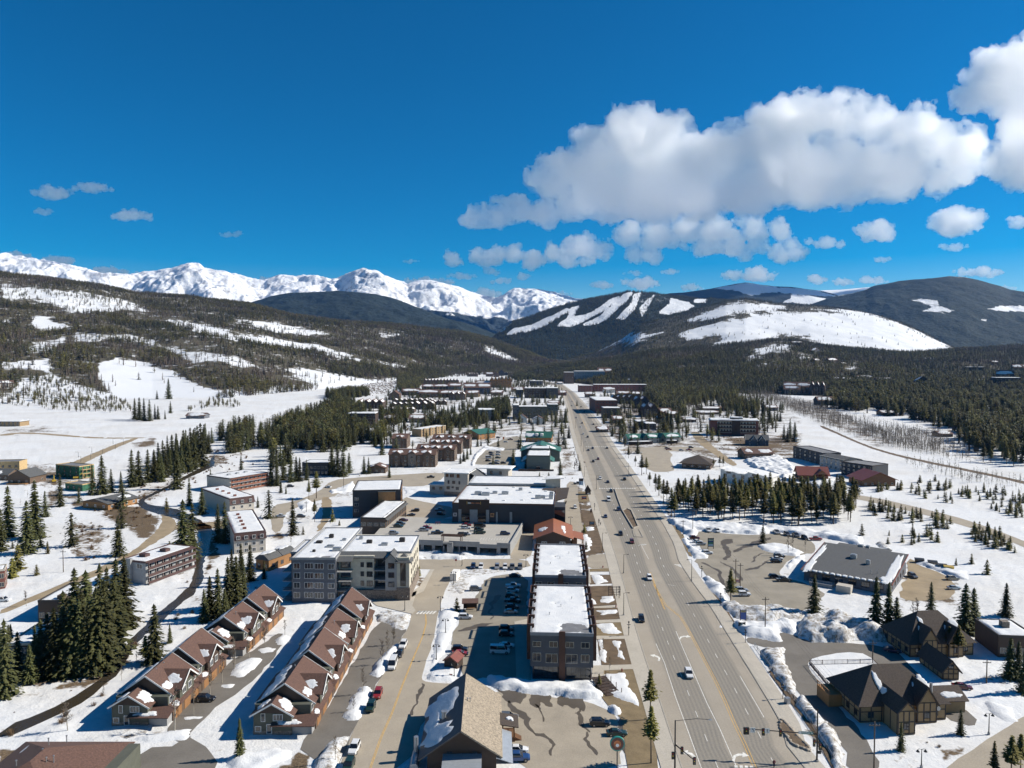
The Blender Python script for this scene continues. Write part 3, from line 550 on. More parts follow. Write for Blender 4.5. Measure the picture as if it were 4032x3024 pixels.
SHEETS=[("street",'c1',[(960,1640),(1060,1330),(1180,1080),(1290,880),(1400,690),(1500,480),(1560,390),(1590,270),(1580,190),(1620,90),(1700,20),(1790,-120),(1800,-160),(2060,-150),(1960,-70),(1890,40),(1850,180),(1818,290),(1800,430),(1760,560),(1715,690),(1685,800),(1690,840),(1800,860),(2000,870),(2140,800),(2200,900),(2100,1000),(1700,1120),(1560,1640)],M_STREET,.025),("driveway",'c1',[(612,1412),(790,1185),(985,880),(1180,520),(1285,335),(1440,330),(1470,400),(1560,390),(1500,480),(1400,690),(1290,880),(1180,1080),(1060,1330),(960,1640),(700,1500)],M_DARKLOT,.018),("driveway",'c0',[(1430,1290),(1560,1130),(1800,880),(1960,720),(2060,640),(2250,560),(2400,430),(2500,430),(2420,600),(2230,820),(2100,930),(1900,1060),(1800,1150),(1660,1270),(1660,1350),(1900,1500),(1840,1680),(1150,1680),(1240,1430),(1600,1400)],M_DARKLOT,.016),("cross_street",'d1',[(1560,1130),(1600,1110),(2212,1110),(2600,1105),(2640,1190),(2240,1195),(1800,1200),(1590,1195)],M_STREET,.022),("parking_lot",'c2',[(375,590),(440,330),(510,240),(640,60),(680,-60),(1050,-120),(1060,300),(1060,850),(900,900),(720,800),(500,850),(470,700)],M_LOT,.02),("parking_lot",'c2',[(720,930),(1000,950),(1250,980),(1500,1010),(1700,1060),(1850,1150),(1870,1250),(1900,1330),(1860,1640),(850,1640),(740,980)],M_LOT2,.02),("alley",'d2',[(905,1080),(930,860),(945,800),(1110,800),(1100,980),(1085,1110),(900,1110)],M_STREET,.021),("parking_lot",'d3',[(760,860),(1000,885),(1280,905),(1450,880),(1700,925),(1790,970),(1790,1060),(1690,1060),(1540,1130),(1480,1210),(1490,1260),(1760,1330),(1900,1440),(1700,1560),(1500,1600),(1230,1620),(1060,1500),(1000,1330),(850,1260),(800,1190),(720,1110),(860,1090),(760,960),(700,930)],M_LOT,.022),("shop_lot",'d4',[(1190,1090),(1300,1160),(1450,1220),(1600,1290),(1620,1450),(1300,1480),(1140,1460),(1130,1380),(1200,1250)],M_DROAD,.02),("service_road",'c3',[(1170,470),(1300,470),(1480,510),(1470,400),(1640,460),(1760,500),(2212,515),(2460,560),(2640,720),(2830,960),(3200,1150),(3200,1250),(2900,1160),(2600,900),(2400,720),(2212,640),(1950,600),(1770,640),(1730,700),(1800,850),(1950,1010),(2200,1280),(2400,1640),(2060,1640),(2040,1400),(1900,1200),(1640,950),(1530,720),(1520,580),(1300,540),(1200,520)],M_DARKLOT,.02),("street",'c4',[(1480,1640),(1700,1480),(1950,1310),(2212,1150),(2400,1090),(2400,1640)],M_STREET,.03),("dirt_road",'d0',[(0,1540),(640,1290),(900,1170),(1200,1010),(1380,850),(1410,790),(1400,710),(1470,705),(1530,790),(1540,850),(1380,950),(1000,1180),(640,1340),(260,1490),(0,1600)],M_DROAD,.02),("bridge_road",'d0',[(1500,830),(1560,800),(1870,785),(2060,760),(2060,830),(1870,840),(1560,870)],M_DROAD,.03),("street",'d1',[(380,640),(560,610),(780,530),(900,420),(1100,400),(1400,380),(1870,350),(1880,400),(1750,470),(1500,480),(1420,440),(1150,440),(1000,520),(900,570),(700,620),(590,660),(480,720),(470,860),(380,880),(370,760)],M_STREET,.02),("street",'d1',[(800,570),(890,570),(900,680),(870,780),(800,870),(760,860),(830,740)],M_DROAD,.022),("street",'d1',[(1510,560),(1650,600),(1860,640),(1960,660),(1960,760),(1500,760),(1530,680)],M_STREET,.02),("parking_lot",'d2',[(550,280),(600,190),(660,140),(850,60),(960,40),(1010,60),(960,130),(930,300),(860,370),(740,370),(720,290)],M_LOT,.02),("store_drive",'d2',[(1330,700),(1390,560),(1400,430),(1490,440),(1500,600),(1520,760),(1560,900),(1500,910),(1410,800),(1340,780)],M_STREET,.02),("side_street",'d2',[(1560,1080),(1740,1060),(1810,1080),(1900,1120),(1920,1230),(1800,1190),(1560,1190)],M_STREET,.021),("parking_lot",'d3',[(260,170),(440,150),(560,190),(520,240),(560,300),(560,350),(340,350),(300,260)],M_STREET,.02),("side_street",'d3',[(700,0),(780,0),(880,110),(1000,200),(1080,260),(1120,290),(1060,300),(930,210),(800,120),(740,60)],M_DROAD,.025),("side_street",'d3',[(70,150),(440,130),(800,130),(840,160),(560,170),(120,175)],M_STREET,.018),("highway",'d4',[(-140,420),(100,435),(380,470),(560,520),(800,555),(1000,590),(1250,650),(1600,735),(1900,830),(2212,950),(2500,1080),(2500,1150),(2212,1000),(1900,890),(1600,790),(1250,700),(1000,640),(780,590),(540,560),(360,510),(100,470),(-140,450)],M_STREET,.025),("railway_bed",'d4',[(440,-60),(560,-6),(850,122),(1100,197),(1400,262),(1800,342),(2212,430),(2600,520),(2600,545),(2212,452),(1800,362),(1400,280),(1100,213),(850,138),(560,10),(440,-40)],M_DIRT,.05),("track_road",'d0',[(600,280),(780,200),(1000,110),(1180,50),(1210,60),(1010,140),(800,240),(700,290)],M_DROAD,.02),("track_road",'d0',[(0,20),(240,0),(600,30),(900,52),(1280,48),(1280,56),(900,62),(600,44),(240,12),(0,40)],M_DROAD,.018),("river",'d0',[(1885,180),(1860,230),(1880,290),(1800,330),(1640,400),(1500,470),(1330,560),(1240,600),(1300,640),(1500,660),(1640,720),(1760,780),(1860,840),(1850,930),(1800,1050),(1770,1180),(1770,1290),(1700,1400),(1560,1500),(1470,1600),(1280,1760),(1130,1920),(1090,2050),(960,2160),(760,2330),(500,2470),(0,2680),(0,2600),(480,2400),(700,2270),(900,2130),(1020,2010),(1090,1880),(1240,1700),(1420,1530),(1560,1430),(1660,1330),(1690,1200),(1690,1100),(1750,960),(1760,880),(1640,800),(1480,740),(1280,690),(1180,620),(1250,570),(1440,480),(1600,390),(1780,300),(1850,225)],None,.03),]
m_,n_,l_,b_=nmat("river_water");b_.inputs['Base Color'].default_value=(.045,.036,.024,1);b_.inputs['Roughness'].default_value=.22
bump(n_,l_,b_,noise(n_,l_,1.5,4),.5,.2);M_WATER=m_
for nm,c,poly,mat,z in SHEETS:sheet(nm,c,poly,mat or M_WATER,z,jag=.5 if mat is not M_STREET else .2,smooth=1)
line("centre_line",'c1',[(1215,1640),(1320,1340),(1420,1120),(1510,880),(1600,660),(1690,450),(1718,340),(1712,262)],.14,M_YELLOW)
line("centre_line",'c1',[(1228,1640),(1333,1340),(1431,1120),(1519,880),(1607,660),(1696,450),(1724,340),(1718,262)],.14,M_YELLOW)
BEDS=[('c2',[(1590,20),(1840,10),(1870,180),(1600,195)]),('c2',[(1610,210),(1880,200),(1915,300),(1630,318)]),('c2',[(1640,340),(1920,330),(1950,450),(1660,455)]),('c2',[(1660,480),(1960,478),(2030,700),(1700,705)]),('c2',[(1720,755),(2040,738),(2070,860),(2110,1100),(2160,1300),(2200,1640),(1930,1640),(1890,1300),(1880,1180),(1760,1060),(1640,900)]),('d2',[(1525,860),(1690,830),(1750,1050),(1560,1080)]),('d2',[(1520,680),(1650,690),(1680,800),(1560,860)]),('d2',[(1575,1195),(1790,1190),(1790,1218),(1580,1220)]),('d2',[(1590,1250),(1800,1245),(1830,1320),(1600,1330)]),('d2',[(1495,520),(1600,520),(1620,610),(1500,610)]),('c4',[(0,740),(60,800),(240,1000),(420,1260),(600,1640),(560,1640),(380,1300),(200,1060),(0,790)]),('c3',[(840,0),(900,60),(1010,200),(1090,330),(1120,380),(1050,300),(930,120),(830,20)]),('d3',[(520,780),(560,800),(640,900),(690,1000),(720,1090),(690,1080),(610,930)])]
for c,poly in BEDS:sheet("planting_bed",c,poly,M_DIRT if random.random()<.4 else M_GRASS,.06,jag=.15)
for c,poly in[('c2',[(1600,198),(1880,186),(1882,206),(1602,212)]),('c2',[(1620,318),(1918,305),(1922,332),(1625,342)]),('c2',[(1650,452),(1965,452),(1968,478),(1655,482)]),('c2',[(1620,712),(2040,700),(2044,738),(1720,755),(1720,810),(1615,812)]),('d2',[(1595,1195),(1610,1320),(1590,1320),(1560,1190)]),('d1',[(1600,1440),(1700,1390),(1790,1200),(1760,1200),(1660,1350),(1560,1420)]),('c1',[(1240,150),(1560,90),(1640,60),(1600,190),(1630,230),(1600,262),(1290,190)]),('c2',[(940,330),(1075,300),(1085,860),(960,860)])]:
 sheet("sidewalk",c,poly,M_WALK,.11,jag=0)
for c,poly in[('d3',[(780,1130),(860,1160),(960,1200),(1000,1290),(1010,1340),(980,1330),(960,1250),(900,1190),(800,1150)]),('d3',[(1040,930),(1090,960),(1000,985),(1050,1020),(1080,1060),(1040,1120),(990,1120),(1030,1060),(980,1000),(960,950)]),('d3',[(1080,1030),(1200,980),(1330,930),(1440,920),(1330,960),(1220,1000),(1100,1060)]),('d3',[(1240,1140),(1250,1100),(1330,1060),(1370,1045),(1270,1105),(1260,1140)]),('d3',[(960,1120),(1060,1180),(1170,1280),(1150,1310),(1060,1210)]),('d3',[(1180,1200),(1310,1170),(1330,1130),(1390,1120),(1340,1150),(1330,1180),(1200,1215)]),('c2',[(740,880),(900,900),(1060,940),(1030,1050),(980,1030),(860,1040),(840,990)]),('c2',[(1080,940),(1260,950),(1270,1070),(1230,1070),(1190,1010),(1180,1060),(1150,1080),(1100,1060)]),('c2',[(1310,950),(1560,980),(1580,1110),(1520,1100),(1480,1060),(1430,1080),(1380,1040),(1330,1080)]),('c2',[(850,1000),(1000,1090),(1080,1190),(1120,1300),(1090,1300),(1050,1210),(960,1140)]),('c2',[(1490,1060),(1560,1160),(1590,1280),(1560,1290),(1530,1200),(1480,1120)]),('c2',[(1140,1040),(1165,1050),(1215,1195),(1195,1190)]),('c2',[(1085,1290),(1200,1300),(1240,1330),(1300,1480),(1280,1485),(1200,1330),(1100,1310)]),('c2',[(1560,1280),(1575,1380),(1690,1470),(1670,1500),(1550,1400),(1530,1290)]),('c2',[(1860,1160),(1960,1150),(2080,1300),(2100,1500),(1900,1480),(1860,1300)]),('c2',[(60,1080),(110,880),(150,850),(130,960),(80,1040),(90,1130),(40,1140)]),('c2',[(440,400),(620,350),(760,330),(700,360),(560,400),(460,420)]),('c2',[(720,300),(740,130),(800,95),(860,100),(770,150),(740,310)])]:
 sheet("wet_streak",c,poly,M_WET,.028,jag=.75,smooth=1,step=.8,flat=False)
BANKS=[('c1',[(1005,1150),(1060,1000),(1150,905),(1250,900),(1230,1000),(1140,1185),(1030,1190)],.9,0),('c1',[(1230,780),(1290,670),(1400,570),(1490,490),(1470,560),(1390,750),(1300,815)],1.0,0),('c1',[(1290,270),(1590,275),(1530,400),(1450,385),(1380,330),(1290,335)],1.0,1),('c1',[(720,1600),(860,1400),(930,1330),(1040,1340),(1000,1450),(940,1640),(720,1640)],1.1,1),('c1',[(0,1500),(130,1480),(280,1450),(420,1420),(540,1460),(550,1520),(420,1570),(200,1640),(0,1640)],.8,0),('c1',[(1830,240),(1960,200),(2010,260),(1980,330),(1940,480),(1880,620),(1830,720),(1760,760),(1720,830),(1800,850),(1960,850),(2020,760),(2010,700),(1880,720),(1870,620),(1740,760),(1780,580),(1820,400)],.5,0),('c2',[(700,800),(760,790),(900,840),(1100,850),(1300,850),(1600,840),(1640,900),(1720,950),(1700,1000),(1600,1010),(1400,985),(1100,960),(900,930),(760,900),(700,860)],1.1,0),('c2',[(1740,1060),(1800,1040),(1870,1080),(1880,1130),(1820,1145),(1760,1110)],1.4,0),('c2',[(1720,780),(1900,770),(1960,900),(2040,1010),(2050,1090),(1960,1040),(1850,1000),(1760,960),(1700,960)],.35,0),('c2',[(1640,345),(1800,340),(1880,420),(1850,445),(1700,430)],.3,0),('c2',[(1690,110),(1800,100),(1830,140),(1760,170),(1690,160)],.3,0),('c2',[(1650,230),(1840,225),(1840,260),(1700,270)],.25,0),('c2',[(1780,490),(1870,500),(1900,660),(1830,640),(1820,560)],.25,0),('c2',[(1660,480),(1720,480),(1760,690),(1700,700)],.25,0),('c2',[(1590,100),(1650,150),(1660,180),(1600,180)],.3,0),('d2',[(1520,900),(1580,890),(1620,960),(1600,1040),(1540,1050)],.4,0),('d2',[(1560,830),(1640,830),(1640,860),(1570,870)],.4,0),('d2',[(1590,1250),(1680,1240),(1770,1310),(1650,1330)],.3,0),('c3',[(965,180),(1060,140),(1140,190),(1280,190),(1420,210),(1640,220),(1700,260),(1690,310),(1500,300),(1380,330),(1200,320),(1080,290)],1.6,1),('c3',[(1080,330),(1200,330),(1400,340),(1480,300),(1620,330),(1650,420),(1590,440),(1470,400),(1500,510),(1380,490),(1180,450),(1100,380)],1.3,0),('c3',[(1640,460),(1660,330),(1780,290),(1960,300),(2100,330),(2212,370),(2400,420),(2500,500),(2350,500),(2212,490),(1960,510),(1760,505)],2.6,1),('c3',[(1310,570),(1520,565),(1530,680),(1560,760),(1630,880),(1600,970),(1520,930),(1430,780),(1330,640)],1.3,1),('c3',[(1630,1000),(1700,985),(1800,1100),(1860,1200),(1800,1240),(1700,1150),(1620,1060)],1.2,1),('c3',[(1810,1230),(1880,1190),(1980,1290),(2020,1380),(2040,1600),(1960,1640),(1900,1480),(1820,1320)],1.3,1),('c3',[(920,330),(960,340),(1000,390),(950,385)],.25,0),('d3',[(500,770),(560,760),(700,790),(900,800),(1200,810),(1500,840),(1700,850),(1900,880),(2200,930),(2200,1000),(1900,930),(1700,915),(1450,870),(1280,895),(1000,880),(760,850),(770,910),(700,920),(600,850)],1.3,0),('d3',[(1290,990),(1400,970),(1560,990),(1690,1050),(1640,1090),(1480,1070),(1330,1030)],.7,0),('d3',[(810,1270),(870,1265),(960,1320),(1010,1360),(1000,1400),(1040,1540),(1000,1560),(960,1450),(880,1390),(840,1330)],.9,0),('d3',[(620,930),(680,930),(700,990),(860,1080),(860,1105),(740,1110),(690,1040)],.9,0),('d3',[(1540,1160),(1620,1090),(1700,1080),(1690,1130),(1600,1160),(1560,1200)],1.0,0),('d3',[(1160,250),(1300,220),(1480,220),(1600,300),(1620,380),(1520,410),(1400,370),(1250,310)],2.0,0),('d3',[(1690,450),(1800,420),(1920,415),(2030,450),(2040,480),(1850,500)],1.6,0),('d1',[(1600,1050),(1870,1040),(1860,1075),(1620,1065)],.8,0),('d1',[(1770,1085),(1900,1065),(2040,1080),(2080,1100),(2020,1115),(1780,1110)],.9,0),('d2',[(60,1045),(300,1040),(310,1065),(80,1070)],.8,0),('d2',[(215,1080),(350,1068),(490,1080),(520,1105),(360,1112),(220,1112)],.9,0),('d2',[(470,1045),(580,1050),(590,1080),(480,1078)],.8,0),('d2',[(785,1060),(900,1052),(905,1075),(790,1078)],.5,0),('d2',[(40,1085),(150,1080),(150,1110),(40,1112)],.6,0),('d2',[(370,1310),(450,1240),(520,1210),(640,1190),(760,1200),(900,1210),(700,1240),(580,1260),(540,1350),(480,1420),(420,1370)],.25,1),('d1',[(1080,430),(1100,470),(1060,520),(900,540),(880,520),(1000,480)],.9,0),('d1',[(590,620),(680,590),(740,620),(720,670),(640,690)],1.0,0),('d2',[(560,280),(600,190),(680,130),(860,150),(840,165),(690,160),(620,230),(580,310)],1.0,0),('d1',[(1520,490),(1700,480),(1780,500),(1640,540),(1540,540)],.5,0),('c0',[(1600,1160),(1680,1145),(1780,1150),(1740,1185),(1620,1180)],.5,0),('c0',[(1290,1310),(1500,1270),(1660,1265),(1620,1370),(1400,1380),(1130,1350)],.6,0),('c0',[(1990,800),(2060,740),(2200,650),(2260,660),(2180,760),(2110,815)],.6,0),('c0',[(1890,880),(1960,868),(2050,870),(2020,905),(1930,908)],.4,0),('c1',[(255,570),(330,545),(420,560),(400,600),(300,605)],.4,0),('c1',[(0,800),(60,690),(200,640),(280,650),(250,720),(130,800)],.6,0),('c1',[(400,490),(480,440),(540,470),(500,540),(430,530)],.5,0),('d4',[(1240,1110),(1330,1130),(1480,1180),(1600,1210),(1720,1220),(1740,1300),(1640,1280),(1450,1210),(1280,1150)],.9,0),('d4',[(920,970),(980,960),(1070,1030),(1050,1050),(960,1010)],1.2,1),('c4',[(1850,1000),(2100,1080),(2140,1190),(2050,1190),(1900,1100)],.5,0),]
for i,(c,poly,h,dirty)in enumerate(BANKS):mound(c,poly,h,SNOW_DIRTY if dirty else SNOW,i*3+1)
for x0,y0 in((c,p)for c,p in(('d3',[(112,690),(150,672),(190,690),(250,828),(205,845),(178,800)]),)):sheet("median_island",x0,y0,M_DIRT,.2,jag=0)
kerb("median_kerb",[GQ('d3',*p)for p in[(45,500),(75,590),(112,690),(178,800),(205,845),(250,828),(190,690),(150,672),(112,690)]],.5,.6,M_KERB)
kerb("kerb",[GQ('d3',*p)for p in[(200,850),(215,915),(290,920),(255,850)]],.3,.2)
def ground_mat():
 m,n,l,b=nmat("valley_ground")
 a=attr(n,'bare');f=noise(n,l,.05,8,rough=.68);f2=noise(n,l,.5,5);f3=noise(n,l,2.0,4)
 k=math_(n,l,'ADD',a,math_(n,l,'MULTIPLY',math_(n,l,'SUBTRACT',math_(n,l,'ADD',math_(n,l,'MULTIPLY',f,.6),math_(n,l,'MULTIPLY',f2,.4)),.5),1.7))
 k=ramp(n,l,k,[(.42,0.0),(.56,1.0)])
 snow=ramp(n,l,f2,[(.3,(.60,.615,.63)),(.65,(.70,.70,.69))])
 snow=mixc(n,l,ramp(n,l,noise(n,l,.018,6,rough=.7),[(.42,0.0),(.75,.55)]),snow,(.50,.46,.40))
 dirt=ramp(n,l,f3,[(.25,(.060,.042,.028)),(.5,(.13,.095,.062)),(.75,(.22,.165,.10))])
 l.new(mixc(n,l,k,snow,dirt),b.inputs['Base Color']);b.inputs['Roughness'].default_value=.85;b.inputs['Specular IOR Level'].default_value=.1
 bump(n,l,b,math_(n,l,'ADD',f2,math_(n,l,'MULTIPLY',f3,.4)),.5,.4);return m
BARE=[('d1',[(300,400),(1100,400),(1500,560),(1000,800),(500,900),(380,640)],.36),('c1',[(1240,100),(1640,60),(1590,280),(1290,340)],.4),('c1',[(0,560),(560,420),(600,700),(300,1000),(0,1100)],.3),('d3',[(300,300),(1100,260),(1600,420),(1500,520),(500,480)],.3),('d0',[(0,250),(800,270),(760,520),(0,460)],.5),('c4',[(800,250),(1500,250),(2212,420),(2212,700),(1500,500)],.22),('d0',[(580,560),(900,600),(1250,650),(1420,740),(1380,860),(1250,930),(1050,830),(760,700),(640,680)],.75),('d0',[(600,760),(900,800),(980,950),(900,1120),(640,1140),(600,1000)],.52),('d0',[(300,430),(560,470),(560,580),(420,700),(380,520)],.6),('d0',[(0,400),(300,440),(420,560),(0,580)],.3),('d0',[(1150,560),(1240,470),(1500,400),(1700,340),(1760,240),(1880,150),(2000,200),(2050,300),(1850,330),(1640,440),(1450,520),(1300,640),(1560,720),(1700,780),(1560,800),(1380,720),(1200,650)],.55),('d0',[(1800,900),(1900,920),(1960,1080),(1850,1200),(1790,1250),(1760,1100)],.6),('c0',[(0,1000),(200,1000),(500,860),(900,740),(980,600),(1060,500),(1120,560),(1060,700),(960,900),(700,1060),(500,1150),(200,1270),(0,1340),(0,1250),(300,1200),(620,1060),(850,900),(600,930),(300,990)],.62),('c0',[(0,1340),(200,1250),(600,1080),(900,920),(1000,950),(800,1080),(500,1250),(300,1300),(100,1400)],.5),('c0',[(200,700),(1100,500),(1150,700),(700,830),(250,900)],.7),('c0',[(1180,230),(1050,120),(1130,300)],.7),('c0',[(1300,1380),(1700,1390),(1600,1640),(1150,1640)],.5),('c0',[(0,1440),(440,1460),(400,1640),(0,1640)],.9),('c1',[(600,1440),(720,1490),(700,1640),(300,1640),(520,1560)],.8),('c1',[(500,220),(900,180),(760,380),(560,500)],.15),('c4',[(100,700),(240,1000),(640,1640),(560,1640),(0,800)],.6),('c4',[(1480,1440),(1720,1400),(1700,1470),(1500,1560)],.7),('c4',[(850,350),(1300,340),(1100,420),(860,410)],.7),('d1',[(0,50),(500,60),(520,150),(300,200),(0,260)],.42),('d1',[(1480,420),(1760,420),(1700,480),(1520,480)],.5),('d1',[(380,820),(500,860),(480,950),(380,950)],.6),('d1',[(1590,1170),(1790,1200),(1700,1380),(1560,1430)],.45),('d1',[(900,560),(1080,560),(1060,700),(940,640)],.35),('d2',[(520,1200),(1050,1190),(1040,1240),(560,1270),(540,1400),(330,1430),(340,1330)],.45),('d2',[(1400,420),(1530,420),(1640,700),(1760,1080),(1560,1190),(1480,900)],.6),('d2',[(930,20),(1300,80),(1480,100),(1480,400),(1300,380),(1320,200)],.5),('d2',[(-300,330),(440,280),(420,420),(0,480)],.42),('d3',[(440,480),(560,700),(720,1090),(640,1090),(480,760),(420,600)],.5),('d3',[(600,740),(2000,760),(2050,860),(1500,830),(700,780)],.22),('d3',[(0,0),(900,0),(1300,230),(1000,300),(400,160)],.5),('d3',[(860,0),(1700,0),(1650,260),(1150,240)],.6),('d4',[(900,0),(1500,0),(2212,200),(2212,420),(1500,260)],.38),('d4',[(800,80),(1100,170),(1700,320),(2212,430),(2212,620),(1500,420),(1000,240)],.2),('d4',[(1150,1080),(1500,1200),(1700,1300),(1600,1500),(1100,1480)],.5),('c3',[(1100,220),(1300,170),(1700,230),(1640,330),(1300,300)],.55),('c3',[(1640,560),(1640,400),(1800,340),(2212,380),(2400,480)],.3),('c3',[(880,0),(980,140),(1120,380),(1050,300),(900,120)],.6),('e1',[(550,1180),(900,1050),(1450,1000),(1600,1100),(1560,1350),(1000,1320),(500,1393)],.45),('e1',[(100,1100),(450,940),(1000,880),(1350,830),(1480,880),(1400,960),(900,1060),(300,1180)],.45),('e1',[(1600,1000),(2212,950),(2212,1393),(1900,1393)],.52),('e1',[(230,900),(430,900),(420,980),(240,970)],.45),('e2',[(0,1000),(500,900),(760,960),(900,1100),(700,1250),(300,1240),(0,1150)],.42),('e2',[(500,880),(1000,960),(1500,1250),(1300,1260),(800,1050)],.5),('e2',[(0,850),(2212,880),(2212,1000),(900,950),(400,900),(0,980)],.5),('e2',[(1000,900),(1900,960),(2212,1313),(1900,1313),(1500,1100)],.42),('e0',[(0,1190),(300,1170),(460,1220),(440,1260),(0,1250)],.5),('e0',[(840,1290),(1000,1270),(1020,1330),(850,1330)],.7),('e0',[(1500,1150),(1700,1140),(2000,1060),(2100,1100),(1700,1220)],.4),]
def build_ground():
 us=np.concatenate([np.linspace(-2600,-30,60),np.arange(0,4033,7),np.linspace(4060,6600,60)])
 vs_=np.concatenate([1400+np.array([24,30,36,42,48,54,60]),np.arange(1466,1700,4),np.arange(1700,3100,7),np.array([3150,3300,3600,4200,5400])])
 U,V=np.meshgrid(us,vs_);d2=-SP+(-(V-1512)/FPX)*CP;d1=CP+(-(V-1512)/FPX)*SP;t=-CAM_H/d2
 X=(U-2016)/FPX*t;Y=d1*t
 bare=.04+.24*np.clip((1100-Y)/300,0,1)*(1-np.clip((-X-150)/80,0,.45)-.35*np.clip((X-150)/60,0,1))+.1*(Y>1000)*(np.abs(X-80)<420)
 for c,poly,k in BARE:
  pl=[Q(c,x,y)for x,y in poly];q=(U>min(p[0]for p in pl)-30)&(U<max(p[0]for p in pl)+30)&(V>min(p[1]for p in pl)-30)&(V<max(p[1]for p in pl)+30)
  if not q.any():continue
  u,v=U[q],V[q];d=polydist(u,v,pl);d=np.where(inpoly(u,v,pl),d,-d)
  d=d+20*fbm(X[q]/16,Y[q]/16,0,4,17,.6);bare[q]=np.maximum(bare[q],k*np.clip(.5+d/50,0,1))
 mask=np.zeros(X.shape)
 for pl in PAVED:
  q=(X>min(p[0]for p in pl)-8)&(X<max(p[0]for p in pl)+8)&(Y>min(p[1]for p in pl)-8)&(Y<max(p[1]for p in pl)+8)
  if q.any():
   x,y=X[q],Y[q];d=polydist(x,y,pl);d=np.where(inpoly(x,y,pl),0,d);mask[q]=np.maximum(mask[q],np.clip(1.4-d/5,0,1))
 Z=-.03+np.clip(.9*fbm(X/14,Y/14,0,4,91)+.25*fbm(X/3,Y/3,0,3,92),-.02,2)*(1-mask)*.8*np.clip(1.2-bare,.2,1)
 Z=np.where(mask>.6,-.03,Z)
 me=npmesh("ground",np.stack([X,Y,Z],-1).reshape(-1,3),gridfaces(*X.shape)[:,::-1],ground_mat(),True,{'bare':bare})
 o=link(bpy.data.objects.new("ground",me));tag(o,kind="structure")
build_ground()
# trees
def leaf_mat(name,dark,light,rnd=0.5):
 m,n,l,b=nmat(name)
 oi=n.new("ShaderNodeObjectInfo");f=noise(n,l,0.9,3)
 c=ramp(n,l,f,[(0.3,dark),(0.75,light)])
 h=n.new("ShaderNodeHueSaturation");l.new(c,h.inputs['Color'])
 l.new(math_(n,l,'ADD',math_(n,l,'MULTIPLY',oi.outputs['Random'],rnd),1-rnd/2),h.inputs['Value'])
 l.new(math_(n,l,'ADD',math_(n,l,'MULTIPLY',oi.outputs['Random'],0.03),0.485),h.inputs['Hue'])
 l.new(h.outputs[0],b.inputs['Base Color']);b.inputs['Roughness'].default_value=0.7;b.inputs['Specular IOR Level'].default_value=0.2
 return m
M_SPRUCE=leaf_mat("spruce_needles",(0.032,0.036,0.014),(0.098,0.096,0.034),.9)
M_PINE=leaf_mat("pine_needles",(0.062,0.058,0.015),(0.20,0.170,0.050),.9)
M_BARK=simple("bark",(0.10,0.075,0.055),0.9,0.4,2.0)
M_ASPEN=simple("aspen_bark",(0.33,0.30,0.25),0.85,0.25,2.0)
M_TWIG=leaf_mat("bare_twigs",(0.10,0.078,0.058),(0.21,0.165,0.125),0.6)
M_WILLOW=leaf_mat("willow_twigs",(0.10,0.060,0.035),(0.22,0.14,0.075),0.5)
def crown_tris(rr,h,rad,cb,whorls,brs,clumps,size,kind):
 V=[];F=[]
 for w in range(whorls):
  t=(w+rr.uniform(-.3,.3))/whorls;t=min(max(t,0),.995)
  z=h*(cb+(1-cb)*t)
  if kind=='pine':prof=(0.55+0.45*math.sin(min(1,t*1.3+.25)*math.pi))*(1-t**3)*rr.uniform(.6,1.15)
  else:prof=(1-t)**0.85*(1 if t>.06 else .8)*rr.uniform(.75,1.12)
  L=rad*prof+0.15
  nb=max(3,int(brs*(0.45+0.55*(1-t))+.5));a0=rr.uniform(0,6.28)
  for b in range(nb):
   a=a0+6.283*b/nb+rr.uniform(-.35,.35);l=L*rr.uniform(.6,1.12)
   droop=rr.uniform(.15,.5)if kind!='pine' else rr.uniform(-.35,.2)
   ca,sa=math.cos(a),math.sin(a)
   for c in range(clumps):
    q=(c+rr.uniform(.25,1.0))/clumps;x=ca*l*q;y=sa*l*q;zz=z-droop*l*q+rr.uniform(-.12,.12)*size
    s=size*rr.uniform(.7,1.3)*(0.55+0.45*(1-t))*(1.15-.45*q)
    wv=s*rr.uniform(.35,.6);dz=-s*rr.uniform(.15,.6)if kind!='pine' else s*rr.uniform(-.3,.35)
    i=len(V)
    V+=[(x-ca*s*.55,y-sa*s*.55,zz+s*.22),(x-sa*wv,y+ca*wv,zz+dz*.5+rr.uniform(-.2,.2)*s),(x+ca*s*.75,y+sa*s*.75,zz+dz),(x+sa*wv,y-ca*wv,zz+dz*.5+rr.uniform(-.2,.2)*s)]
    F+=[(i,i+1,i+2),(i,i+2,i+3)]
 i=len(V);r=rad*.07+.05
 V+=[(r,0,h*.965),(-r*.5,r*.8,h*.965),(-r*.5,-r*.8,h*.965),(0,0,h*1.01)];F+=[(i,i+1,i+3),(i+1,i+2,i+3),(i+2,i,i+3)]
 return V,F
def tree_meshes(seed,h,rad,cb,whorls,brs,clumps,size,kind,mat,one=False):
 rr=random.Random(seed);V,F=crown_tris(rr,h,rad,cb,whorls,brs,clumps,size,kind)
 lean=rr.uniform(-.02,.02)*h
 t=MB();t.tube([(0,0,-.6),(lean*.3,0,h*.35),(0,0,h*.93)],[h*.012+.06,h*.009+.04,.02],5 if not one else 3,cap=False)
 if one:
  me=bpy.data.meshes.new("conifer");k=len(V);me.from_pydata(V+t.v,[],F+[tuple(k+i for i in f)for f in t.f])
  me.materials.append(mat);me.materials.append(M_BARK)
  me.polygons.foreach_set('material_index',[0]*len(F)+[1]*len(t.f));me.update();return me
 cr=MB();cr.v=V;cr.f=F
 return cr.mesh("crown",mat),t.mesh("trunk",M_BARK)
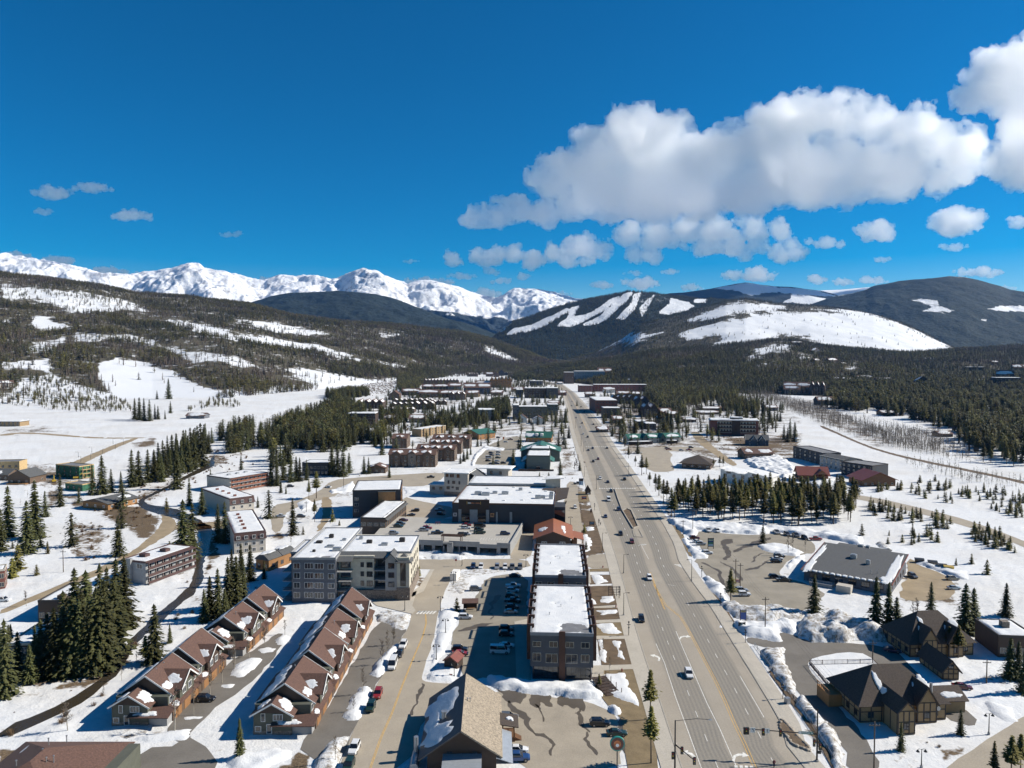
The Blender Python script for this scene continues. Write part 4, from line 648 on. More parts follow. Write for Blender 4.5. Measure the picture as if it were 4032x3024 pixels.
def bare_meshes(seed,h,one=False,mat=None,stems=1,nb=26,spread=.22):
 rr=random.Random(seed);t=MB();c=MB()
 for s in range(stems):
  a=rr.uniform(0,6.28);o=0 if stems==1 else rr.uniform(.1,.4)
  top=Vector((math.cos(a)*o*h*.5,math.sin(a)*o*h*.5,h*rr.uniform(.85,1)))
  t.tube([(0,0,-.3),top*.5+Vector((rr.uniform(-.2,.2),rr.uniform(-.2,.2),0)),top],[.018*h*.5+.03,.05,.02],4,False)
  for b in range(nb):
   k=rr.uniform(.3,.97);p=top*k;a=rr.uniform(0,6.28);L=h*spread*rr.uniform(.5,1.1)*(1.15-k*.6);el=rr.uniform(.5,1.3)
   q=p+Vector((math.cos(a)*math.cos(el),math.sin(a)*math.cos(el),math.sin(el)))*L
   c.tube([p,q],[.055,.02],3,False)
   for j in range(3):
    p2=p.lerp(q,rr.uniform(.3,.9));a2=rr.uniform(0,6.28)
    c.tube([p2,p2+Vector((math.cos(a2)*.5,math.sin(a2)*.5,.75))*L*.45],[.04,.015],3,False)
 if one:
  me=bpy.data.meshes.new("bare_tree");k=len(t.v);me.from_pydata(t.v+c.v,[],t.f+[tuple(k+i for i in f)for f in c.f])
  me.materials.append(M_ASPEN);me.materials.append(mat or M_TWIG);me.polygons.foreach_set('material_index',[0]*len(t.f)+[1]*len(c.f));me.update();return me
 return c.mesh("crown",M_TWIG),t.mesh("trunk",M_ASPEN)
def bush_mesh(seed,h,r,mat,n=150):
 rr=random.Random(seed);b=MB()
 for i in range(n):
  a=rr.uniform(0,6.28);o=r*math.sqrt(rr.random());p=Vector((math.cos(a)*o*.45,math.sin(a)*o*.45,-.05));q=Vector((math.cos(a)*o,math.sin(a)*o,h*(1-.45*(o/r)**2)*rr.uniform(.65,1.05)))
  w=Vector((-math.sin(a),math.cos(a),0))*.05
  b.add([p-w,p+w,q+w*.5+Vector((0,0,.0)),q-w*.5],[(0,1,2,3)])
  m_=p.lerp(q,.6);e=m_+Vector((rr.uniform(-.4,.4),rr.uniform(-.4,.4),.35))*h*.3
  b.add([m_-w,m_+w,e],[(0,1,2)])
 return b.mesh("twigs",mat)
NEAR={'spruce':[(tree_meshes(100+i,20,[4.3,3.8,4.7,4.0,3.5,4.4][i],.04,30,13,4,1.15,'spruce',M_SPRUCE),20)for i in range(6)],'pine':[(tree_meshes(200+i,18,[3.0,3.3,2.7,3.5,3.1,2.8][i],[.40,.33,.48,.36,.42,.28][i],22,12,3,1.25,'pine',M_PINE),18)for i in range(6)],'sapling':[(tree_meshes(300+i,5,[1.25,1.1,1.4,1.2][i],.03,14,8,2,.75,'pine' if i%2 else 'spruce',M_PINE),5)for i in range(4)],'bare':[(bare_meshes(400+i,9,stems=[1,1,2,1][i]),9)for i in range(4)]}
TREE_NAMES={'spruce':'spruce_tree','pine':'pine_tree','sapling':'young_conifer','bare':'bare_aspen'}
tree_count={k:0 for k in NEAR};_trr=random.Random(99)
SHADOW_SLOPE=[]
def tree(kind,p,h,label,group=None):
 i=tree_count[kind];tree_count[kind]+=1
 (cm,tm),hh=NEAR[kind][_trr.randrange(len(NEAR[kind]))]
 s=h/hh;e=empty(TREE_NAMES[kind],p,_trr.uniform(0,6.28),label,'tree',group)
 wd=_trr.uniform(.9,1.4);e.scale=(s*wd,s*wd,s)
 mobj("trunk",tm,e);mobj("crown",cm,e);return e
def hpx(c,x,y,hp):
 p=GQ(c,x,y);return p,hp/CROPS[c][2]*p.y/FPX
def trees_px(kind,c,lst,label,group=None,k=1.0):
 for x,y,hp in lst:
  p,h=hpx(c,x,y,hp);tree(kind,p,h*k,label,group)
def scatter(c,poly,n,seed=1,mind=0.0,ground=True,avoid=()):
 rr=random.Random(seed);P=[GQ(c,*q)for q in poly];xs=[p.x for p in P];ys=[p.y for p in P];pl=[(p.x,p.y)for p in P]
 out=[];tries=0
 while len(out)<n and tries<n*60:
  tries+=1;x=rr.uniform(min(xs),max(xs));y=rr.uniform(min(ys),max(ys))
  if not inpoly(np.array([x]),np.array([y]),pl)[0]:continue
  if mind and any((x-q[0])**2+(y-q[1])**2<mind*mind for q in out):continue
  out.append((x,y))
 return out
def cluster(kind,c,poly,n,h0,h1,label,group,seed=1,mind=2.2):
 rr=random.Random(seed+5)
 for x,y in scatter(c,poly,n,seed,mind):tree(kind,(x,y,0),rr.uniform(h0,h1),label,group)
def forest_group():
 g=bpy.data.node_groups.new("forest_scatter",'GeometryNodeTree')
 g.interface.new_socket("Geometry",in_out='INPUT',socket_type='NodeSocketGeometry');g.interface.new_socket("Trees",in_out='INPUT',socket_type='NodeSocketCollection')
 g.interface.new_socket("Geometry",in_out='OUTPUT',socket_type='NodeSocketGeometry')
 n=g.nodes;l=g.links;gi=n.new("NodeGroupInput");go=n.new("NodeGroupOutput")
 ci=n.new("GeometryNodeCollectionInfo");ci.inputs['Separate Children'].default_value=True;ci.inputs['Reset Children'].default_value=True
 l.new(gi.outputs[1],ci.inputs['Collection'])
 ip=n.new("GeometryNodeInstanceOnPoints");ip.inputs['Pick Instance'].default_value=True
 l.new(gi.outputs[0],ip.inputs['Points']);l.new(ci.outputs[0],ip.inputs['Instance'])
 def na(nm,ty):
  a=n.new("GeometryNodeInputNamedAttribute");a.data_type=ty;a.inputs[0].default_value=nm;return a.outputs[0]
 l.new(na('idx','INT'),ip.inputs['Instance Index'])
 cx=n.new("ShaderNodeCombineXYZ");l.new(na('rot','FLOAT'),cx.inputs[2]);l.new(cx.outputs[0],ip.inputs['Rotation'])
 l.new(na('scl','FLOAT'),ip.inputs['Scale']);l.new(ip.outputs[0],go.inputs[0]);return g
FG=forest_group()
def proto_collection(name,meshes):
 c=bpy.data.collections.new(name)
 for i,me in enumerate(meshes):c.objects.link(bpy.data.objects.new("%s_%02d"%(name,i),me))
 return c
LOW=proto_collection("low_conifer",[tree_meshes(500+i,1.0,.20 if i<4 else .18,.03 if i<4 else .25,9,7,1,.19,'spruce' if i<4 else 'pine',M_SPRUCE if i<4 else M_PINE,True)for i in range(7)]+[tree_meshes(510+i,1.0,.10,.12,8,5,1,.12,'pine',M_TWIG,True)for i in range(2)])
MID=proto_collection("mid_conifer",[tree_meshes(520+i,1.0,.19 if i<3 else .165,.04 if i<3 else .32,18,10,2,.10,'spruce' if i<3 else 'pine',M_SPRUCE if i<3 else M_PINE,True)for i in range(7)])
BARE_C=proto_collection("bare_tree",[bare_meshes(540+i,9,True,nb=14)for i in range(4)])
BUSH_C=proto_collection("willow_bush",[bush_mesh(560+i,2.2,1.7,M_WILLOW,90)for i in range(3)]+[bush_mesh(570,1.6,1.6,M_TWIG,90)])
def forest(name,P,scl,idx,col,label=None):
 P=np.asarray(P,np.float32);me=bpy.data.meshes.new(name);me.vertices.add(len(P));me.vertices.foreach_set('co',P.ravel())
 for an,ty,av in(('scl','FLOAT',scl),('rot','FLOAT',rng.uniform(0,6.28,len(P))),('idx','INT',idx)):
  a=me.attributes.new(an,ty,'POINT');a.data.foreach_set('value',np.asarray(av,np.float32 if ty=='FLOAT' else np.int32))
 me.update();o=link(bpy.data.objects.new(name,me));tag(o,label,'forest',kind="stuff")
 md=o.modifiers.new("scatter",'NODES');md.node_group=FG;md["Socket_1"]=col;return o
def hill_forest(name,key,u0,u1,tmin,tmax,n,polys,h0,h1,label,thin=None,pines=0.4,seed=1,gap=0.25,sparse=0.0,dead=0.0,jit=(24.0,14.0)):
 r=np.random.default_rng(seed);rd=RIDGES[key];tx=r.uniform((u0-2016)/FPX,(u1-2016)/FPX,n*3)
 zc,dc,df=rd.prof(tx);t=r.uniform(tmin,tmax,n*3);y=df+t*(dc-df);keep=r.uniform(0,1,n*3)<y/y.max()
 tx,y,t=tx[keep][:n],y[keep][:n],t[keep][:n];x=tx*y;z=rd.z(x,y)
 u,v=PROJ(x,y,z);cl=clear_of(polys,u,v,x,y,*jit)
 dens=np.maximum((1-cl)**1.6,np.where(cl>.3,sparse,0))*np.clip(1-gap+gap*2.2*fbm(x/140,y/140,0,4,seed+3),0.05,1)
 if thin is not None:dens=dens*thin(u,v,t)
 k=(r.uniform(0,1,len(x))<dens)&(z>-4)
 x,y,z=x[k],y[k],z[k];m=len(x);h=r.uniform(h0,h1,m)*np.clip(1+.35*fbm(x/90,y/90,3,3,seed+8),.6,1.5)
 pm=fbm(x/260,y/260,9,4,seed+2)*1.6+r.uniform(-.5,.5,m)<(pines-.5)*2
 idx=np.where(pm,r.integers(4,7,m),r.integers(0,4,m))
 if dead:q=fbm(x/200,y/120,4,4,seed+6)*1.5+r.uniform(-.5,.5,m)>.5-dead;idx=np.where(q,r.integers(7,9,m),idx)
 return forest(name,np.stack([x,y,np.maximum(z,0)-.3],1),h,idx,LOW,label)
hill_forest("hillside_forest",'hill',-500,2255,-0.005,1.04,75000,CLEAR_HILL,11,20,"mixed conifer forest covering the long hillside",pines=.62,seed=21,sparse=.03,gap=.35,dead=.32)
hill_forest("foothill_forest",'foothill',2000,4500,0.0,1.05,34000,CLEAR_FOOT,10,17,"dark conifer forest below the bare white hill",pines=.3,seed=22,gap=.15,dead=.12)
hill_forest("snow_hill_forest",'bare_hill',2160,4500,0.02,1.03,30000,CLEAR_BARE,10,16,"conifer forest around the open snow slope",pines=.15,seed=23,gap=.15,sparse=.02,dead=.15)
hill_forest("ski_slope_forest",'ski',1885,3100,0.15,1.02,26000,SKI_RUNS,13,19,"conifer forest between the ski runs",pines=.05,seed=24,gap=.1,jit=(5.0,3.5,4.5))
# building kit
def glass_mat(name,col,rough=.06):
 if name in MATS:return MATS[name]
 m,n,l,b=nmat(name);oi=n.new("ShaderNodeObjectInfo")
 c=mixc(n,l,oi.outputs['Random'],tuple(x*.5 for x in col),tuple(x*1.6 for x in col))
 l.new(c,b.inputs['Base Color']);b.inputs['Roughness'].default_value=rough;b.inputs['Specular IOR Level'].default_value=.9
 MATS[name]=m;return m
M_GLASS=glass_mat("window_glass",(.020,.026,.034));M_STORE=glass_mat("shop_glass",(.012,.016,.020),.03)
def wallm(name,col,**k):return simple(name,col,rough=k.pop('rough',.75),var=k.pop('var',.12),scale=k.pop('scale',.8),**k)
W_SLATE=wallm("slate_siding",(.068,.074,.088),stripes=(2,.3),bmp=.3);W_RUST=wallm("rust_brown_steel",(.085,.038,.024));W_WHITE=wallm("white_stucco",(.62,.60,.55));W_CREAM=wallm("cream_siding",(.50,.46,.37),stripes=(2,.25),bmp=.2)
W_GREY=wallm("grey_board",(.112,.118,.135),stripes=(2,.3),bmp=.2);W_LGREY=wallm("light_grey_board",(.30,.30,.30),stripes=(2,.3),bmp=.2);W_STONE=simple("stone_cladding",(.19,.155,.125),.9,.55,2.5,bmp=.6);W_DARK=wallm("charcoal_siding",(.040,.042,.048),stripes=(0,.4),bmp=.2)
W_BROWN=wallm("brown_siding",(.115,.075,.050),stripes=(2,.3),bmp=.2);W_DBROWN=wallm("dark_timber",(.052,.032,.022),stripes=(2,.3),bmp=.3);W_LOG=wallm("log_wall",(.17,.085,.040),stripes=(2,.35),bmp=.6);W_OLIVE=wallm("olive_siding",(.085,.088,.066),stripes=(2,.25),bmp=.2)
W_TAN=wallm("tan_render",(.27,.185,.095));W_BEIGE=wallm("beige_stucco",(.44,.40,.34));W_GREENG=wallm("green_grey_siding",(.085,.105,.095),stripes=(2,.3));W_OSB=wallm("green_sheathing",(.022,.105,.055),var=.25);W_PLY=wallm("raw_plywood",(.48,.34,.17),var=.2);W_WOOD=wallm("orange_wood",(.30,.15,.055),stripes=(0,.3),bmp=.2);W_CONC=wallm("cast_concrete",(.27,.27,.265),var=.1);W_BRICK=wallm("red_brick",(.16,.060,.045));W_BLUE=wallm("blue_grey_siding",(.06,.075,.10))
T_WHITE=wallm("white_trim",(.70,.69,.66),var=.05);T_TAN=wallm("tan_trim",(.42,.38,.31),var=.05);T_DARK=wallm("dark_trim",(.035,.03,.028),var=.1);T_BROWN=wallm("brown_trim",(.085,.045,.028),var=.1)
R_BROWN=simple("brown_shingle",(.100,.054,.040),.9,.35,3.0,bmp=.3);R_DARK=simple("dark_shingle",(.062,.046,.036),.9,.35,3.0,bmp=.3);R_GREY=simple("grey_shingle",(.085,.087,.088),.9,.3,2.5,stripes=(1,.6),bmp=.2);R_TAN=simple("tan_shake",(.26,.215,.16),.95,.45,2.2,bmp=.5);R_ORANGE=simple("copper_standing_seam",(.27,.095,.042),.55,.15,1.0,stripes=(1,.5));R_RED=simple("red_metal_roof",(.19,.055,.038),.5,.15,1.0,stripes=(0,.5));R_GREEN=simple("green_metal_roof",(.03,.12,.085),.5,.15,1.0,stripes=(0,.5));R_METAL=simple("ribbed_metal_roof",(.06,.06,.065),.45,.2,1.0,metal=.6,stripes=(1,.45));R_MEMB=simple("roof_membrane",(.16,.16,.165),.8,.2,.6);M_METAL=simple("galvanised_metal",(.38,.39,.40),.45,.15,2.0,metal=.7);M_BLACK=simple("black_steel",(.012,.012,.013),.5,.2,2.0);W_GARAGE=wallm("cedar_garage_door",(.25,.125,.05),stripes=(2,.5),bmp=.2)
WIN_CACHE={}
def win_meshes(w,h,mull,fr,gl):
 k=(round(w,1),round(h,1),mull,fr.name,gl.name)
 if k not in WIN_CACHE:
  w,h=max(k[0],.3),max(k[1],.3);t=min(.11,w*.12);f=MB()
  f.box(-w/2-t,-.10,-t,w/2+t,.0,0);f.box(-w/2-t,-.10,h,w/2+t,.0,h+t);f.box(-w/2-t,-.10,0,-w/2,.0,h);f.box(w/2,-.10,0,w/2+t,.0,h)
  for i in range(1,mull):x=-w/2+w*i/mull;f.box(x-.035,-.085,0,x+.035,-.01,h)
  WIN_CACHE[k]=(MB().box(-w/2,-.05,0,w/2,-.01,h).mesh("window",gl),f.mesh("window_frame",fr))
 return WIN_CACHE[k]
def snow_grid(x0,y0,x1,y1,thick,seed,holes=(),cell=None,edge=.5):
 W,D=x1-x0,y1-y0;cell=cell or max(.55,math.sqrt(W*D/1600));nx=max(4,int(W/cell));ny=max(4,int(D/cell))
 X,Y=np.meshgrid(np.linspace(x0,x1,nx+1),np.linspace(y0,y1,ny+1))
 d=np.minimum(np.minimum(X-x0,x1-X),np.minimum(Y-y0,y1-Y))
 k=np.clip((d+.05)/edge,0,1);k=1-(1-k)**2
 Z=thick*k*(.75+.35*fbm(X/4,Y/4,0,3,seed))
 for hx,hy,hr in holes:
  r=np.hypot(X-hx,(Y-hy))+hr*.55*fbm(X/hr*1.4,Y/hr*1.4,2,3,seed+4);Z=np.where(r<hr,-.08,np.minimum(Z,thick*np.clip((r-hr)/.7,0,1)+.0))
 Z=np.where(d<=0.001,-.06,Z)
 return X,Y,Z
class Bld:
 def __init__(s,name,label,A,B,D,cat='building',group=None,z=0.0):
  s.A=Vector((A.x,A.y,z));d=Vector((B.x-A.x,B.y-A.y,0));s.W=d.length;s.D=D;s.ang=math.atan2(d.y,d.x);s.z0=z
  s.ex=d.normalized();s.ey=Vector((-s.ex.y,s.ex.x,0));s.root=empty(name,s.A,s.ang,label,cat,group);s.seed=len(bpy.data.objects)%97
 def loc(s,c,x,y,z):
  p=G(*Q(c,x,y),z+s.z0)-s.A;return p.dot(s.ex),p.dot(s.ey)
 def onface(s,face,c,x,y,off=0.0):
  d=Vector(ray(*Q(c,x,y)));o=Vector((0,0,CAM_H))-s.A
  if face in 'FB':k=(0 if face=='F' else s.D)+off;t=(k-o.dot(s.ey))/d.dot(s.ey);p=o+d*t;return p.dot(s.ex),p.z
  k=(s.W if face=='R' else 0)+off;t=(k-o.dot(s.ex))/d.dot(s.ex);p=o+d*t;return p.dot(s.ey),p.z
 def each(s,name,mb,mat,parent=None):return bsplit(name,mb,mat,parent or s.root)
 def part(s,name,mb,mat,parent=None,smooth=False):return mb.build(name,mat,parent or s.root,smooth)
 def box(s,name,x0,y0,z0,x1,y1,z1,mat,parent=None):return MB().box(x0,y0,z0,x1,y1,z1).build(name,mat,parent or s.root)
 def win(s,face,a,z,w,h,off=0.0,fr=None,gl=None,mull=2,parent=None,name="window"):
  pm,fm=win_meshes(w,h,mull,fr or T_TAN,gl or M_GLASS)
  loc,rz={'F':((a,off,z),0),'B':((a,s.D+off,z),math.pi),'R':((s.W+off,a,z),math.pi/2),'L':((off,a,z),-math.pi/2)}[face]
  o=mobj(name,pm,parent or s.root,loc,rz);mobj(name+"_frame",fm,o);return o
 def winpx(s,face,c,x0,y0,x1,y1,off=0.0,**k):
  a0,z1=s.onface(face,c,x0,y0,off);a1,z0=s.onface(face,c,x1,y1,off)
  return s.win(face,(a0+a1)/2,z0,abs(a1-a0),abs(z1-z0),off,**k)
 def wins(s,face,xs,zs,w,h,off=0.0,**k):
  for z in zs:
   for x in xs:s.win(face,x,z,w,h,off,**k)
 def row(s,face,n,zs,w,h,a0=None,a1=None,off=0.0,**k):
  L=s.W if face in 'FB' else s.D;a0=a0 if a0 is not None else 0;a1=a1 if a1 is not None else L
  s.wins(face,[a0+(a1-a0)*(i+.5)/n for i in range(n)],zs,w,h,off,**k)
 def flatroof(s,x0,y0,x1,y1,z,mat=None,parapet=.5,t=.25,snow=True,holes=(),thick=.35,trim=None,name="roof",seed=None):
  r=MB().box(x0,y0,z-.2,x1,y1,z+.02);o=s.part(name,r,R_MEMB)
  p=MB()
  for a in((x0-.08,y0-.08,x1+.08,y0+t),(x0-.08,y1-t,x1+.08,y1+.08),(x0-.08,y0+t,x0+t,y1-t),(x1-t,y0+t,x1+.08,y1-t)):p.box(a[0],a[1],z-.25,a[2],a[3],z+parapet)
  s.part("parapet",p,trim or T_DARK,o)
  if snow:
   X,Y,Z=snow_grid(x0+t,y0+t,x1-t,y1-t,thick,seed or s.seed,holes,edge=.8)
   me=npmesh("roof_snow",np.stack([X,Y,Z+z+.03],-1).reshape(-1,3),gridfaces(*X.shape),SNOW);mobj("roof_snow",me,o)
  return o
 def snow_on(s,O,ex,ey,rx,ry,thick,seed,parent,sq=2.6):
  O,ex,ey=Vector(O),Vector(ex).normalized(),Vector(ey);ey=(ey-ex*ey.dot(ex)).normalized();n=ex.cross(ey)
  if n.z<0:n=-n
  na,nr=36,6;V=[];F=[]
  ph=np.linspace(0,2*math.pi,na,endpoint=False);jr=1+.62*fbm(np.cos(ph)*1.9,np.sin(ph)*1.9,seed*.7,4,seed,.6)
  for i in range(nr+1):
   k=i/nr
   for j,a in enumerate(ph):
    c,sn=math.cos(a),math.sin(a);q=(abs(c)**sq+abs(sn)**sq)**(-1/sq)*jr[j]*(k if i<nr else 1.0)
    if i==0:q=0
    hh=thick*.62*math.sqrt(max(0,1-(k*.97)**6))+.01 if i<nr else-.06
    V.append(O+ex*(c*q*rx)+ey*(sn*q*ry)+n*hh)
  for i in range(nr):
   for j in range(na):F.append((i*na+j,i*na+(j+1)%na,(i+1)*na+(j+1)%na,(i+1)*na+j))
  if(V[F[na][1]]-V[F[na][0]]).cross(V[F[na][2]]-V[F[na][0]]).dot(n)<0:F=[f[::-1]for f in F]
  m=MB();m.add(V,F);return m.build("roof_snow",SNOW,parent,True)
 def gable(s,x0,y0,x1,y1,z,rise,axis='x',over=.6,mat=None,wall=None,t=.28,snow=(),name="roof",trim=None,ends=True,ov_end=None):
  oe=over if ov_end is None else ov_end
  if axis=='x':L0,L1,c0,c1=x0-oe,x1+oe,y0,y1
  else:L0,L1,c0,c1=y0-oe,y1+oe,x0,x1
  cm=(c0+c1)/2;run=(c1-c0)/2;dz=rise*over/run;P=(lambda a,b,zz:(a,b,zz))if axis=='x' else(lambda a,b,zz:(b,a,zz))
  r=MB();r.slab([P(L0,c0-over,z-dz),P(L1,c0-over,z-dz),P(L1,cm,z+rise),P(L0,cm,z+rise)],t);r.slab([P(L0,c1+over,z-dz),P(L0,cm,z+rise+.004),P(L1,cm,z+rise+.004),P(L1,c1+over,z-dz)],t)
  ro=s.part(name,r,mat or R_BROWN)
  if trim:
   f=MB()
   for L in(L0-.03,L1+.03):
    for ce,zz in((c0-over,z-dz),(c1+over,z-dz)):f.quadbar(P(L,ce,zz-.1),P(L,cm,z+rise-.1),.1,.34)
   bsplit("rake_board",f,trim,ro)
  if ends and wall:
   g=MB()
   for L,sg in((L0+oe,1),(L1-oe,-1)):
    a,b=(L,L+.2*sg);v=[P(a,c0,z-.02),P(a,c1,z-.02),P(a,cm,z+rise-t*1.05),P(b,c0,z-.02),P(b,c1,z-.02),P(b,cm,z+rise-t*1.05)]
    g.add(v,[(0,1,2),(5,4,3),(0,3,4,1),(1,4,5,2),(2,5,3,0)])
   bsplit("gable_wall",g,wall,s.root)
  for k,(sd,al,up,rx,ry)in enumerate(snow):
   a=L0+(L1-L0)*al;ce=c0-over if sd==0 else c1+over;b=ce+(cm-ce)*up;zz=z-dz+(rise+dz)*up
   ex=Vector(P(1,0,0));ey=Vector(P(0,cm-ce,rise+dz));s.snow_on(P(a,b,zz),ex,ey,rx,ry,.3,s.seed+k*7,ro)
  return ro
 def hip(s,x0,y0,x1,y1,z,rise,over=.6,mat=None,snow=(),name="roof"):
  W,D=x1-x0,y1-y0;r=MB();k=min(W,D)/2;cx,cy=(x0+x1)/2,(y0+y1)/2
  dz=rise*over/k;a,b,c,d=(x0-over,y0-over,z-dz),(x1+over,y0-over,z-dz),(x1+over,y1+over,z-dz),(x0-over,y1+over,z-dz)
  if W>=D:p,q=(x0+k,cy,z+rise),(x1-k+.01,cy,z+rise);fs=[[a,b,q,p],[c,d,p,q],[b,c,q],[d,a,p]]
  else:p,q=(cx,y0+k,z+rise),(cx,y1-k+.01,z+rise);fs=[[a,b,p],[c,d,q],[b,c,q,p],[d,a,p,q]]
  for f in fs:r.slab(f,.2)
  ro=s.part(name,r,mat or R_BROWN)
  for i,(O,ex,ey,rx,ry)in enumerate(snow):s.snow_on(O,ex,ey,rx,ry,.3,s.seed+i*5,ro)
  return ro
 def vent(s,x,y,z,parent=None,h=.8):
  m=MB();m.tube([(x,y,z-.5),(x,y,z+h)],.09,6);m.tube([(x,y,z+h),(x,y,z+h+.18)],.17,6);return s.part("vent_pipe",m,M_METAL,parent)
 def unit(s,x,y,z,w,d,h,parent=None,mat=None):
  m=MB();m.box(x,y,z,x+w,y+d,z+h);m.box(x+.15*w,y+.15*d,z+h,x+.85*w,y+.85*d,z+h+.15);return s.part("rooftop_unit",m,mat or M_METAL,parent)
def bpx(name,label,c,fl,fr,H,back=None,D=None,zb=0.0,**k):
 A=G(*Q(c,*fl),H+zb);B_=G(*Q(c,*fr),H+zb);A.z=B_.z=0
 if D is None:
  d=(B_-A).normalized();n=Vector((-d.y,d.x,0));P=G(*Q(c,*back),H+zb);P.z=0;D=abs((P-A).dot(n))
 b=Bld(name,label,A,B_,D,z=zb,**k);b.H=H;return b
def block(b,wall,zs=None,nF=0,nR=0,nL=0,w=1.4,h=1.5,snow=True,holes=(),parapet=.45,trim=None,fr=None,mull=2,roof=True,thick=.35):
 b.box("wall",0,0,-.3,b.W,b.D,b.H-.2,wall)
 if roof:b.flatroof(0,0,b.W,b.D,b.H,parapet=parapet,snow=snow,holes=holes,trim=trim,thick=thick)
 zs=zs if zs is not None else[1.0+3*i for i in range(max(1,int(b.H/3)))]
 for f,n in(('F',nF),('R',nR),('L',nL)):
  if n:b.row(f,n,zs,w,h,fr=fr,mull=mull)
 return b
# near buildings
def slate_block(label,A,B,D,H,front_px,group="slate mixed-use blocks"):
 b=Bld("mixed_use_building",label,A,B,D,group=group);b.H=H
 b.box("wall",0,0,3.6,b.W,D,H-.2,W_SLATE);b.box("ground_floor_wall",.5,.6,-.2,b.W-.5,D-.3,3.6,W_DARK)
 fr=T_TAN
 ro=b.flatroof(0,0,b.W,D,H,parapet=.6,holes=[(b.W*.72,5.5,3.4),(b.W*.55,3.0,1.6),(b.W*.9,3.5,2.2),(b.W*.4,D*.6,.5)],seed=5,trim=wallm("slate_trim",(.20,.21,.23)))
 for i in range(3):
  y0,y1=4.5+13.2*i,11.8+13.2*i
  for x0,x1 in((-1.1,.9),(b.W-.9,b.W+1.1)):
   m=MB();m.box(x0,y0,3.6,x1,y0+.3,H+1.2);m.box(x0,y1-.3,3.6,x1,y1,H+1.2)
   xo=x0 if x0<0 else x1-.25
   for z in(3.6,6.6,9.6):m.box(x0,y0+.3,z,x1,y1-.3,z+.2)
   m.box(xo,y0+.3,H+.75,xo+.25,y1-.3,H+1.2);b.part("balcony_bay",m,W_RUST)
 m=MB();m.box(b.W*.455,-.35,0,b.W*.555,.02,H+1.0);b.part("centre_fin",m,W_RUST)
 for q in front_px:b.winpx('F',*q,fr=fr,mull=2)
 for k in range(3):b.vent(b.W*(.3+.2*k),D*(.35+.17*k),H+.3,ro,.5)
 return b
VP=Vector((2179-2016,FPX,0)).normalized()
A=GQ('c2',1080,832);B_=GQ('c2',1608,838);d_=Vector((VP.y,-VP.x,0));Wf=(B_-A).length
sb=slate_block("dark slate three-storey block with snowy roof and tall brown centre fin, nearest the signal",A,A+d_*16.6,41,12.2,[('c2',1103,497,1170,542),('c2',1249,501,1314,547),('c2',1390,506,1455,552),('c2',1525,510,1590,556),('c2',1103,600,1170,668),('c2',1218,606,1313,683),('c2',1390,611,1485,689),('c2',1524,615,1590,682)])
for x0,x1 in((1.0,7.2),(9.6,15.8)):sb.win('F',(x0+x1)/2,.5,x1-x0,2.9,.6,gl=M_STORE,fr=T_DARK,mull=5,name="shopfront")
A2=A+VP*51
slate_block("dark slate block behind its twin, roof snow melting at its front corner",A2,A2+d_*16.9,41,12.2,[('d2',1127,1305,1178,1335),('d2',1233,1310,1285,1338),('d2',1355,1312,1408,1340),('d2',1480,1315,1530,1343)])
A=G(*Q('d2',1118,925),5);A.z=0;b=Bld("pavilion","timber hall with copper orange gable roof behind the slate blocks",A,A+d_*16.5,26)
b.box("wall",.6,.6,-.2,b.W-.6,25.5,5,W_DBROWN);ro=b.gable(0,0,b.W,26,5,3.0,'y',.8,R_ORANGE,W_DBROWN,snow=[(0,.45,.45,3.2,2.2),(1,.55,.5,4.5,1.1),(1,.3,.45,2.5,.7)],trim=T_BROWN)
m=MB();m.slab([(b.W+.8,5,4.3),(b.W+5.5,5,3.2),(b.W+5.5,18,3.2),(b.W+.8,18,4.3)],.2);b.part("porch_roof",m,R_ORANGE);m=MB()
for y in(5.4,11,17.6):m.box(b.W+5,y-.15,0,b.W+5.3,y+.15,3.1)
b.each("porch_post",m,W_WOOD);b.box("porch_wall",b.W+.3,6,0,b.W+2.5,17,3.4,W_LOG)
b.wins('F',[4.2,12.3],[1.2],2.2,2.0,.6,fr=T_WHITE,mull=2)
A=Vector((-18.2,147,0));b=Bld("chalet","dark log chalet, steep roof half tan shakes, half snowy metal",A,Vector((-2.6,147.4,0)),26.5)
b.box("wall",.8,.9,-.3,b.W-.6,25.8,4.6,W_DBROWN)
W=b.W;cm=7.8;r=MB();r.slab([(cm-.01,-.4,9.6),(W+.7,-.4,4.0),(W+.7,26.9,4.0),(cm-.01,26.9,9.6)],.3);rt=b.part("roof",r,R_TAN)
r=MB();r.slab([(-1.0,-.4,3.6),(cm,-.4,9.62),(cm,26.9,9.62),(-1.0,26.9,3.6)],.3);rm=b.part("roof_metal_side",r,R_METAL)
g=MB()
for y0,y1 in((.9,1.1),(25.6,25.8)):g.add([(.8,y0,4.5),(W-.6,y0,4.5),(cm,y0,9.2),(.8,y1,4.5),(W-.6,y1,4.5),(cm,y1,9.2)],[(0,1,2),(5,4,3),(0,3,4,1),(1,4,5,2),(2,5,3,0)])
b.each("gable_wall",g,W_DBROWN)
exs,eys=(0,1,0),(8.8,0,6.0)
for O,rx,ry,sd in(((2.9,18.5,6.25),6.2,4.0,3),((2.6,5.5,6.05),4.2,3.9,8),((1.2,12.0,5.1),6.5,2.0,12)):b.snow_on(O,exs,eys,rx,ry,.35,sd,rm)
m=MB();m.tube([(3.6,10.8,6.2),(3.6,10.8,8.0)],.45,10);m.tube([(3.6,10.8,8.0),(3.6,10.8,8.3)],.65,10);b.part("chimney",m,M_METAL,rm)
b.win('F',5.4,3.6,.9,1.0,.9,fr=T_DARK,mull=2);b.win('F',10.5,3.6,.9,1.0,.9,fr=T_DARK,mull=2);b.win('F',7.8,1.2,1.1,2.4,.9,fr=T_DARK,mull=1,name="door")
